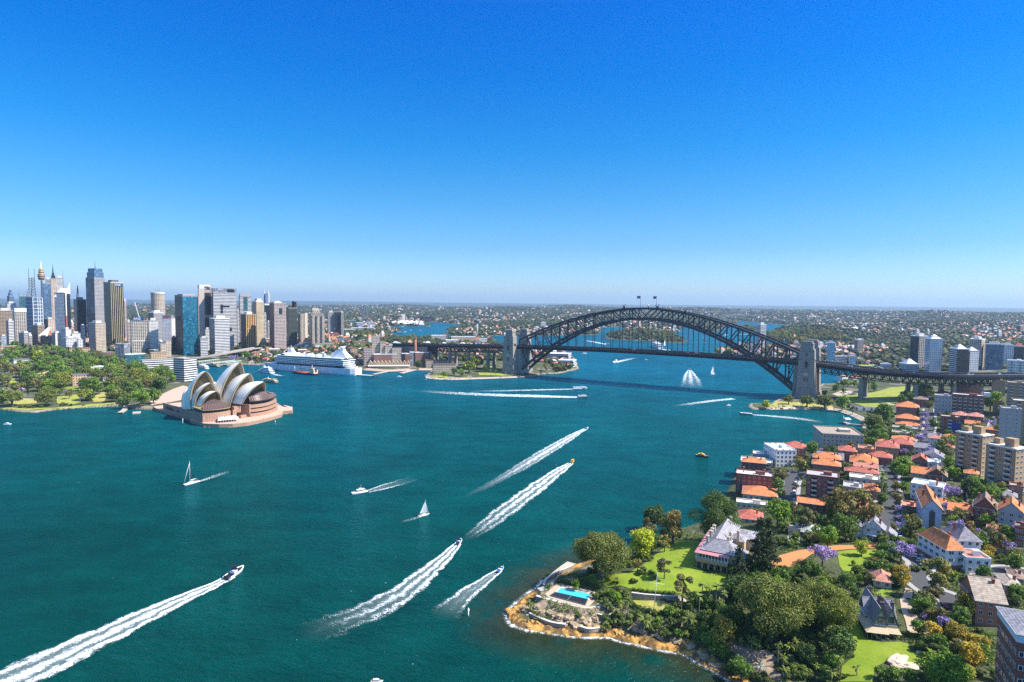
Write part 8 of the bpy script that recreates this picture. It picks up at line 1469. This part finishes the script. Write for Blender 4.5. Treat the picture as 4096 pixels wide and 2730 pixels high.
# north side towers
for c,uL,uS,uR,v,vB,fl,fr,lab in (('D',1322,1400,1480,440,740,'dark','cream','dark and cream residential tower beyond the viaduct'),('D',1450,1500,1612,465,765,'lblue','wind','white framed glass tower with a white peaked roof beyond the viaduct'),('D',1678,1745,1850,555,770,'wband','dark','stepped black and white office tower with a white pyramid roof'),('D',1800,1862,1942,570,760,'dark','wind','bluish white office slab beside the white pyramid roof'),('D',1850,1960,1992,470,740,'tan','tan','beige apartment slab behind the bluish white office'),('D',1990,2000,2162,510,740,'blue','blue','broad dark blue glass office beyond the viaduct'),('D',2130,2160,2252,520,720,'wind','wind','white gridded office tower right of the dark blue glass'),('D',2240,2255,2345,530,680,'green','green','dark green building with a red top at the right edge'),('D',572,585,650,500,690,'white','white','white gridded tower at the green bay'),('D',820,850,905,475,605,'brown','tan','brown apartment tower on the rise beyond the bay'),('D',778,785,842,620,695,'wind','wind','small bluish white block by the bay'),('D',650,655,760,620,680,'brown','wband','low banded block between bay towers'),('D',2270,2300,2330,345,420,'brown','tan','lone far brown tower on the right skyline'),('D',1230,1290,1412,690,765,'wband','wband','low white banded office with a pyramid skylight'),('D',1060,1070,1160,690,755,'wband','white','low white office with curved corner beyond the viaduct'),('D',2330,2335,2345,500,520,'tan','tan','x'),('C',1888,1915,1953,420,605,'wband','wband','lone white banded apartment tower on the low point under the arch end'),('X',1113,1120,1290,812,865,'brick','brick','long shed with a red roof on the far bay'),('C',438,442,476,405,445,'wind','wind','white block on the far shore left of the arch'),('D',860,870,1000,500,540,'white','white','y'),('D',1480,1490,1600,690,755,'tan','tan','z')):
 if len(lab) < 3: continue
 t,r,l,h_ = tower(c,uL,uS,uR,v,L(c,uS,vB).y,fl,fr,lab,'north_shore_tower','tower','plant','towers beyond the viaduct',ROOF_W if 'red roof' not in lab else RT['red'],8)
 if 'peaked' in lab or 'pyramid' in lab: m = MB();m.frus((r/2,l/2),(r*.9,l*.9),(r*.12,l*.12),h_,h_+min(11,r*.4));kid(t,'peaked_roof',m,ROOF_W)
 if 'red top' in lab: m = MB();m.frus((r/2,l/2),(r,l),(r*.3,l*.3),h_,h_+7);kid(t,'red_roof',m,RT['red'])
for i,(u,v) in enumerate(((1865,590),(1905,585),(1950,588),(1985,590),(2050,585),(2120,570),(2160,568))):
 p = G('X',u,v,8);m = MB();m.lathe((0,0,-8),[(24,0),(24,24),(22,26),(0,27)],18);o = m.build('storage_tank',WHITE);o.location = p;tag(o,'white round storage tank beyond the wooded headland','tank','storage tanks')
P = [AT('X',470+u*17,388-26*math.sin(math.pi*u/10),5200) for u in range(11)];t = thing('far_arch_bridge','thin far concrete arch bridge left above the wooded headland','bridge',P[0]);m = MB()
for a,b in zip(P[:-1],P[1:]): m.bar(a-P[0],b-P[0],9)
kid(t,'arch',m,FOOT);m = MB();m.bar(Vector((-120,0,8)),P[-1]-P[0]+Vector((120,0,8)),14,6);kid(t,'deck',m,FOOT)
P = [G('Y',u,v,3) for u,v in ((500,500),(740,515),(1000,520),(980,490),(700,490))];t = thing('white_shed','broad white tent roofed shed on the far inlet point','shed',P[0]);m = MB();o_ = P[0]
for k in range(6): a,b,c_,d = [(P[0].lerp(P[2],f_)-o_) for f_ in (k/6,(k+1)/6)]+[(P[4].lerp(P[3],f_)-o_) for f_ in ((k+1)/6,k/6)];mid = (a+b+c_+d)/4+Vector((0,0,26));[m.face([p_+Vector((0,0,8)),q_+Vector((0,0,8)),mid]) for p_,q_ in ((a,b),(b,c_),(c_,d),(d,a))];m.wall(a,b,-3,8)
kid(t,'tent_roof',m,WHITE)
# ------------------------------------------------------------------ small houses beyond: nearest ones each a thing, the rest one mass
def cottage(i):
 rg = random.Random(i);m = MB();w,d,h_,r = rg.uniform(9,16),rg.uniform(9,13),rg.choice((4,6.5,6.5,9)),rg.uniform(2.4,4);m.prism([(-w/2,0),(w/2,0),(w/2,d),(-w/2,d)],-5,h_);q = roof_mb(w,d,h_,r,('hip','gablex','gabley','hip')[i % 4] if i % 5 != 4 else 'hip');k = len(m.v)
 m.v += q.v;m.f += [tuple(j+k for j in f_) for f_ in q.f];m.m += [1+x for x in q.m];m.uv += q.uv;m.sm += q.sm;m.box((w*.2,d*.5,h_),(1,1,r+1.2),0,0)
 for x in (-.3,0,.3):
  for z in ([1.2] if h_ < 5 else [1.2,4.2]): m.box((x*w,-.03,z),(1.4,.1,1.5),0,3)
 return m.mesh('house',[WL[('white','cream','rbrick','white','beige','white','tbrick')[i % 7]],RT[('orange','red','slate','pink','brown','white','lslate','orange','red','white')[i % 10]],GUT,GLZ])
COT = [cottage(i) for i in range(14)];CN = {'white': 'white','cream': 'cream','rbrick': 'red brick','beige': 'beige','tbrick': 'tan brick'};RN = {'orange': 'orange','red': 'red','slate': 'grey','pink': 'pale red','brown': 'brown','white': 'white','lslate': 'pale grey'};FARH_ = []
def far_suburbs():
 rng = np.random.default_rng(9);n = 90000;y = 900*np.exp(rng.random(n)**.9*math.log(12500/900));x = rng.uniform(-.9,.9,n)*y;ok = (DIN(x,y) > 10) & (y < far_edge(x/y)*.985);ok &= ~((x < -.42*y) & (y < 1500)) & ~((x > .1*y)&(y < 1050)) & ~((x > -330)&(x < 90)&(y < 1420));x,y = x[ok],y[ok];den = fbm(x*.0016,y*.0011,4,61);park = fbm(x*.004+7,y*.003,3,67);bh = ((x-_bump[0][0].x)**2+(y-_bump[0][0].y)**2 > 300**2)
 for b_ in _bump[1:]: bh &= ((x-b_[0].x)**2+(y-b_[0].y)**2 > (b_[1]*.8)**2)
 isl = np.zeros(len(x),bool)
 for p_ in ISLES: isl |= poly_sd(x,y,p_) < 5
 hs = (den > .40) & (park < .66) & bh & ~isl & (rng.random(len(x)) < np.where(y < 3500,.24,.27));X,Y = x[hs],y[hs];o_ = np.argsort(Y);X,Y = X[o_],Y[o_];Z = H(X,Y);k = 0;used = []
 vis = [i for i in range(len(X)) if Y[i] > 1000 and abs(X[i]) < .84*Y[i]]
 for i in vis:
  if k >= 230: break
  if any((X[i]-a)**2+(Y[i]-b)**2 < 400 for a,b in used[-60:]) or any((X[i]-a)**2+(Y[i]-b)**2 < (r+10)**2 for a,b,r in OCC) : continue
  j = k % 14;o = link('house',COT[j]);o.location = (X[i],Y[i],Z[i]-.5);o.rotation_euler = (0,0,rng.uniform(-.6,.6)+(0,1.57)[int(rng.integers(2))]*0);FARH_.append((o,j));used.append((X[i],Y[i]));k += 1
 cut = Y[vis[min(len(vis)-1,600)]] if len(vis) > 10 else 1500;s_ = Y > max(cut,1400);X,Y,Z = X[s_],Y[s_],Z[s_];m_ = len(X);w = rng.uniform(4,8.5,m_)*np.clip(Y/3600,1,1.7);d = rng.uniform(4,7,m_)*np.clip(Y/3600,1,1.6);h_ = rng.choice((4,5,7,10,7,18),m_,p=(.3,.3,.2,.1,.08,.02))*np.clip(Y/5000,1,1.5);a = rng.uniform(-.7,.7,m_);ca,sa = np.cos(a),np.sin(a);V = np.empty((m_,10,3))
 for q,(sx,sy,sz) in enumerate(((-1,-1,0),(1,-1,0),(1,1,0),(-1,1,0),(-1,-1,1),(1,-1,1),(1,1,1),(-1,1,1),(-.5,0,1.45),(.5,0,1.45))): V[:,q,0] = X+sx*w*ca-sy*d*sa;V[:,q,1] = Y+sx*w*sa+sy*d*ca;V[:,q,2] = Z-3+sz*(h_+3)
 wf = np.array([(0,1,5,4),(1,2,6,5),(2,3,7,6),(3,0,4,7)]);rf = np.array([(4,5,9,8),(5,6,9,9),(6,7,8,9),(7,4,8,8)]);F = (np.r_[wf,rf][None]+10*np.arange(m_)[:,None,None]).reshape(-1,4);T3 = F.copy();wc = np.array([(.46,.44,.41),(.4,.36,.3),(.5,.5,.5),(.30,.16,.11),(.5,.45,.4)])[rng.choice(5,m_,p=(.38,.17,.25,.1,.1))];rc = np.array([(.50,.22,.12),(.42,.16,.11),(.33,.32,.34),(.6,.6,.6),(.32,.22,.17)])[rng.choice(5,m_,p=(.30,.2,.24,.16,.1))];cols = np.concatenate([np.repeat(wc[:,None],4,1),np.repeat(rc[:,None],4,1)],1).reshape(-1,3);mt,nt,b,oo = _nt('far house colours');at = nd(nt,'Attribute',{'attribute_name': 'tone'});nt.links.new(at.outputs['Color'],b.inputs['Base Color']);b.inputs['Roughness'].default_value = .8
 tri = np.concatenate([F[:,[0,1,2]],F[:,[0,2,3]]]);good = (tri[:,1] != tri[:,2]) & (tri[:,0] != tri[:,2]);o = struct(link('suburb_houses',np_mesh('suburb_houses',V.reshape(-1,3),tri[good],mt,cols=np.concatenate([cols,cols])[good])),'stuff');o['label'] = 'countless far pale and red roofed suburb houses'
 ts = rng.random(len(x)) < np.where(den > .40,.8,1.);X,Y = x[ts & ~hs],y[ts & ~hs];kk = (Y > 1250);oc = np.array([q for q in OCC if q[1] > 1000]);kk &= np.array([not ((oc[:,0]-a)**2+(oc[:,1]-b)**2 < oc[:,2]**2).any() if b < 2400 else True for a,b in zip(X,Y)]);X,Y = X[kk],Y[kk];Z = H(X,Y);m_ = len(X);r = rng.uniform(4.5,10,m_)*np.clip(Y/2600,1,2.6);bm = bmesh.new();bmesh.ops.create_icosphere(bm,subdivisions=1,radius=1);bv = np.array([v.co[:] for v in bm.verts]);bf = np.array([[v.index for v in f_.verts] for f_ in bm.faces]);bm.free();jit = rng.uniform(.55,1.25,(m_,len(bv),1));V = bv[None]*jit*r[:,None,None]*np.array((1,1,.72));V[...,0] += X[:,None];V[...,1] += Y[:,None];V[...,2] += (Z+r*.45)[:,None];F = (bf[None]+len(bv)*np.arange(m_)[:,None,None]).reshape(-1,3);tc = np.array([(.6,.62,.5),(.85,.9,.7),(1.15,.95,.7),(.5,.6,.55)])[rng.integers(0,4,m_)]*rng.uniform(.6,1.15,(m_,1));tf = np.repeat(tc,len(bf),0)*rng.uniform(.6,1.3,(len(F),1))
 o = struct(link('suburb_trees',np_mesh('suburb_trees',V.reshape(-1,3),F,leaf_mat('far foliage',(.085,.105,.04),0.),cols=tf)),'stuff');o['label'] = 'far suburban tree cover fading to blue'
far_suburbs()
# ------------------------------------------------------------------ cars
def car_parts(col,van=False):
 l,w,h = (5.2,1.95,2.1) if van else (4.4,1.8,1.42);B,Gm,Wm = MB(),MB(),MB()
 for (x0,x1,z0,z1,q) in ((-l/2,l/2,.3,.82 if not van else 1.15,.03),): B.frus((0,0),(l,w),(l*.97,w*.95),z0,z1)
 c = -.1*l if not van else -.12*l;B.frus((c,0),(l*.36 if not van else l*.7,w*.82),(l*.32 if not van else l*.66,w*.76),h-.1,h);Gm.frus((c,0),(l*.56 if not van else l*.76,w*.92),(l*.37 if not van else l*.7,w*.82),.8 if not van else 1.12,h-.1)
 Wm.tube((0,-.1,0),(0,.1,0),.33,n=10);return B.mesh('body',M('car paint '+col[0],col[1],.25,.2,.6,.05)),Gm.mesh('cabin_glass',BGL),Wm.mesh('wheel',M('tyre',(.02,.02,.02),.8)),l,w
CARC = (('white',(.75,.75,.75)),('silver',(.45,.46,.48)),('black',(.02,.02,.022)),('dark blue',(.02,.05,.16)),('red',(.42,.03,.02)),('grey',(.17,.17,.18)),('white',(.75,.75,.75)),('blue',(.04,.16,.42)),('green',(.04,.28,.08)))
CP = [car_parts(c) for c in CARC]+[car_parts(('van white',(.75,.75,.74)),True)];CARS = []
def car(p,rz,i,where):
 b,g,wme,l,w = CP[i % 10];t = bpy.data.objects.new('parked_car' if 'deck' not in where else 'car',None);COL.objects.link(t);t.location = p;t.rotation_euler = (0,0,rz);t['category'] = 'van' if i % 10 == 9 else 'car';t['group'] = 'cars '+where;CARS.append((t,(CARC+(('white',0),))[i % 10][0]+(' van' if i % 10 == 9 else ' car'),where))
 for k,me in (('body',b),('cabin_glass',g)): link(k,me,t)
 for x in (-.3,.31):
  for y in (-.46,.46): link('wheel',wme,t,(x*l,y*w,.33))
rr = random.Random(8)
for pts,w,where,dens in ((f((1300,905),(1285,820),(1288,700),(1292,600),(1280,470),(1290,380),(1340,310)),12.5,'parked on the long straight street',.62),(f((505,655),(490,590),(500,500),(525,420),(590,370)),11,'parked on the curved waterfront street',.35),(h((1440,110),(1490,190),(1550,260),(1500,350),(1640,470),(1760,520),(1800,600),(1860,700)),8.5,'parked on the lane behind the gabled house',.3),(dd((100,1086),(300,1080),(500,1082),(640,1092)),9,'parked along the seawall esplanade',.45),(dd((2130,1160),(2080,1240),(2050,1330),(2030,1430)),9,'parked on the upper jacaranda street',.45)):
 P = catmull([L(*p) for p in pts],10);l = 4.;T_ = plen(P)
 while l < T_-4:
  for sd in (-1,1):
   if rr.random() < dens: q,d = at_len(P,l);n = Vector((-d.y,d.x,0)).normalized();q = q+n*sd*(w/2-1.3);car((q.x,q.y,hz(q.x,q.y)+.22),math.atan2(d.y,d.x)+(0 if sd < 0 else math.pi),rr.randrange(10),where)
  l += 6.2
for i,(u,v) in enumerate(((1478,1005),(1500,1040),(1528,1074),(1556,1104))): p = L('F',u,v);car((p.x,p.y,p.z+.26),.8,0,'on the lane beside the white orange roofed house')
for i,(c,u,v,k,wh) in enumerate((('H',1818,640,0,'standing under the orange gum'),('F',545,895,9,'in the yard of the cottage'),('F',1275,905,0,'by the gate lodge'),('H',2160,372,5,'in the yard at the right edge'),('D',705,950,5,'in the car park below the viaduct'),('D',740,948,2,'in the car park below the viaduct'),('D',770,955,1,'in the car park below the viaduct'),('D',725,962,3,'in the car park below the viaduct'))): p = L(c,u,v);car((p.x,p.y,p.z+.3),.5+i*.4,k,wh)
LT = plen(DP)
for i in range(56):
 q,d = at_len(DP,rr.uniform(30,LT-30));n = Vector((-d.y,d.x,0)).normalized();o = rr.choice((-9.2,-5.5,-1.9,1.9,5.5,9.2));q = q+n*o;car((q.x,q.y,q.z+.08),math.atan2(d.y,d.x)+(0 if o < 0 else math.pi),rr.choice((0,0,1,2,9,9,4,5)),'driving over the bridge deck')
# ------------------------------------------------------------------ people on the terrace and the lawns
def person_mesh(i):
 V = [(0,0,.95),(0,0,1.2),(0,0,1.42),(0,.02,1.53),(0,.03,1.68),(.1,0,.9),(.12,.04*(i % 3),.5),(.12,-.05,.06),(-.1,0,.9),(-.12,-.04*(i % 3),.5),(-.12,.03,.06),(.2,0,1.4),(.27,.03,1.12),(.27,.12,.88),(-.2,0,1.4),(-.27,-.02,1.12),(-.25,.1,.88),(.12,.1,.03),(-.12,.16,.03)];E = [(0,1),(1,2),(2,3),(3,4),(0,5),(5,6),(6,7),(0,8),(8,9),(9,10),(2,11),(11,12),(12,13),(2,14),(14,15),(15,16),(7,17),(10,18)];R = [.14,.15,.15,.055,.105,.09,.065,.045,.09,.065,.045,.06,.045,.035,.06,.045,.035,.04,.04]
 me = bpy.data.meshes.new('p');me.from_pydata(V,E,[]);o = bpy.data.objects.new('p',me);COL.objects.link(o);o.modifiers.new('s','SKIN');o.modifiers.new('d','SUBSURF').levels = 1
 for k,v in enumerate(me.skin_vertices[0].data): v.radius = (R[k],R[k]*.8);v.use_root = k == 0
 r = bpy.data.meshes.new_from_object(o.evaluated_get(bpy.context.evaluated_depsgraph_get()));bpy.data.objects.remove(o)
 for c_ in ((.55,.36,.26),((.6,.6,.6),(.1,.12,.3),(.5,.1,.08),(.05,.05,.06))[i % 4],(.06,.07,.12)): r.materials.append(M('cloth %g %g' % c_[:2],c_,.9))
 for p in r.polygons: z = p.center.z;p.material_index = 0 if z > 1.5 or (abs(p.center.x) > .22 and z < 1.2) else 1 if z > .92 else 2
 return r
PM = [person_mesh(i) for i in range(4)];FOLK = []
for i,(c,u,v,z) in enumerate((('O',1430,965,4),('O',1480,950,4),('O',1640,930,4),('O',1655,925,4),('O',1720,870,4),('O',1860,838,4),('O',1880,826,4),('O',1900,832,4),('O',1960,800,4),('O',900,985,4),('O',940,980,4),('O',1300,905,4),('O',1350,1000,4),('O',1740,905,4))):
 p = G(c,u,v,z);o = link('person',PM[i % 4]);o.location = p;o.rotation_euler = (0,0,i*1.3);o['category'] = 'person';FOLK.append((o,'standing person in %s top' % ('pale grey','dark blue','red','black')[i % 4],'people on the opera house terrace'))
# ------------------------------------------------------------------ keep each kind to its largest 300; name every tree, house and car by what stands beside it
byn = {}
for r in TREES: byn.setdefault(r[0].name.split('.')[0],[]).append(r)
def drop(o):
 for k in list(o.children): bpy.data.objects.remove(k)
 bpy.data.objects.remove(o)
KEEP = []
for n_,rs in byn.items():
 rs.sort(key=lambda r: -r[3]/r[0].location.y);KEEP += rs[:295]
 if len(rs) > 295:
  V,F,C_,k = [],[],[],0
  for t,kind,zone,w in rs[295:]:
   me = tree_mesh(kind,0,0)[1];v = np.empty(len(me.vertices)*3);me.vertices.foreach_get('co',v);v = v.reshape(-1,3)*np.array(t.scale)+np.array(t.location);V.append(v);F.append(np.arange(len(v)).reshape(-1,4)+k);k += len(v);C_.append(np.full((len(v)//4,3),.95));drop(t)
  o = struct(link('tree_cover',np_mesh('tree_cover',np.concatenate(V),np.concatenate(F),LEAF[kind],cols=np.concatenate(C_))),'stuff');o['label'] = 'small far trees filling in between the larger ones'
STOP = set('a an the of with and on in at by to under behind beside below before above between its from for right left long small tall large white grey along near'.split())
def nick(s):
 w = s.split()[:8]
 while len(w) > 3 and w[-1].strip(',').lower() in STOP: w.pop()
 return ' '.join(w).rstrip(',')
LM = [(o.matrix_basis.translation.copy(),nick(o['label'])) for o in ALL if o.get('label') and o.get('category') not in ('rock','tank') and o.location.z < 120]
LP = np.array([p[:] for p,_ in LM])
def beside(p,avoid=None):
 d = (LP[:,0]-p[0])**2+(LP[:,1]-p[1])**2;i = int(np.argmin(d));q = LM[i][0];a,b = to_px(p),to_px(q);dx,dy = a[0]-b[0],a[1]-b[1]
 rel = ('right of' if dx > 0 else 'left of') if abs(dx) > abs(dy)*1.2 else ('in front of' if dy > 0 else 'behind');return rel,LM[i][1]
ORD = ['leftmost','second from left','third from left','fourth from left','fifth from left','sixth from left','seventh from left','eighth from left','ninth from left']+['%dth from left' % i for i in range(10,60)]
def name_all(items):
 """items: (object, description, group)"""
 g_ = {}
 for o,desc,grp in items: rel,lm = beside(o.location);g_.setdefault((desc,rel,lm),[]).append((o,grp))
 for (desc,rel,lm),os_ in g_.items():
  os_.sort(key=lambda x: to_px(x[0].location)[0])
  for k,(o,grp) in enumerate(os_):
   lab = '%s %s the %s' % (desc,rel,lm) if len(os_) == 1 else '%s, %s, %s the %s' % (desc,('left one','right one')[k] if len(os_) == 2 else ORD[min(k,58)],rel,lm)
   w = lab.split();lab = ' '.join(w[:16])
   while lab.split()[-1].strip(',') in STOP: lab = ' '.join(lab.split()[:-1])
   o['label'] = lab;o['group'] = grp
SHORT = {k: v[1] for k,v in KINDN.items()};SHORT.update({'round': 'rounded green tree','fig': 'spreading fig tree','dark': 'dark green tree','bright': 'bright green tree','lime': 'yellow green tree','gum': 'olive grey gum tree','brown': 'brownish gum tree','autumn': 'yellowing tree','jac': 'purple jacaranda','pine': 'dark conical pine','cypress': 'dark column cypress','palm': 'stout palm','tallpalm': 'slender palm','silver': 'silver palm','shrub': 'leafy shrub'})
name_all([(t,SHORT[kind],KINDN[kind][0].replace('_',' ')+'s in the '+zone) for t,kind,zone,w in KEEP])
for o,j in FARH_: o['category'] = 'house'
name_all([(o,'%s roofed %s house' % (RN[('orange','red','slate','pink','brown','white','lslate','orange','red','white')[j % 10]],CN[('white','cream','rbrick','white','beige','white','tbrick')[j % 7]]),'small houses beyond the harbour') for o,j in FARH_])
name_all(FOLK);cg = {}
for t,d,wh in CARS: cg.setdefault((d,wh),[]).append(t)
for (d,wh),ts in cg.items():
 ts.sort(key=lambda t: to_px(t.location)[0 if 'deck' in wh else 1]);
 for k,t in enumerate(ts): t['label'] = '%s %s%s' % (d,wh,'' if len(ts) == 1 else ', '+(ORD[k] if 'deck' in wh else ('farthest' if k == 0 else 'nearest' if k == len(ts)-1 else 'number %d from far end' % (k+1))))
bld_ = {}
for o in ALL:
 if o.get('category') == 'rock' and o.get('group'): bld_.setdefault(o['label'],[]).append(o)
for lab,os_ in bld_.items():
 os_.sort(key=lambda o: to_px(o.location)[0])
 if len(os_) < 40:
  for k,o in enumerate(os_): o['label'] = lab+', '+ORD[k]
tk = sorted([o for o in ALL if o.get('category') == 'tank'],key=lambda o: to_px(o.location)[0])
for k,o in enumerate(tk): o['label'] = 'white round storage tank beyond the wooded headland, '+ORD[k]
yk = sorted([o for o in ALL if o.get('group') == 'yachts moored behind the viaduct'],key=lambda o: to_px(o.location)[0])
for k,o in enumerate(yk): o['label'] = 'bare masted yacht moored in the green bay behind the viaduct, '+ORD[k]
# ------------------------------------------------------------------ the air: one closed box of even haze round everything but the sky
hm,nt,b,o_ = _nt('haze');nt.nodes.remove(b);pv = nd(nt,'VolumePrincipled',Color=(.54,.75,.97,1),Density=.00004,Anisotropy=.2);nt.links.new(pv.outputs[0],o_.inputs['Volume'])
m = MB();m.box((0,12000,-46),(70000,36000,460),0,0,None,True);struct(m.build('haze',hm),'stuff')
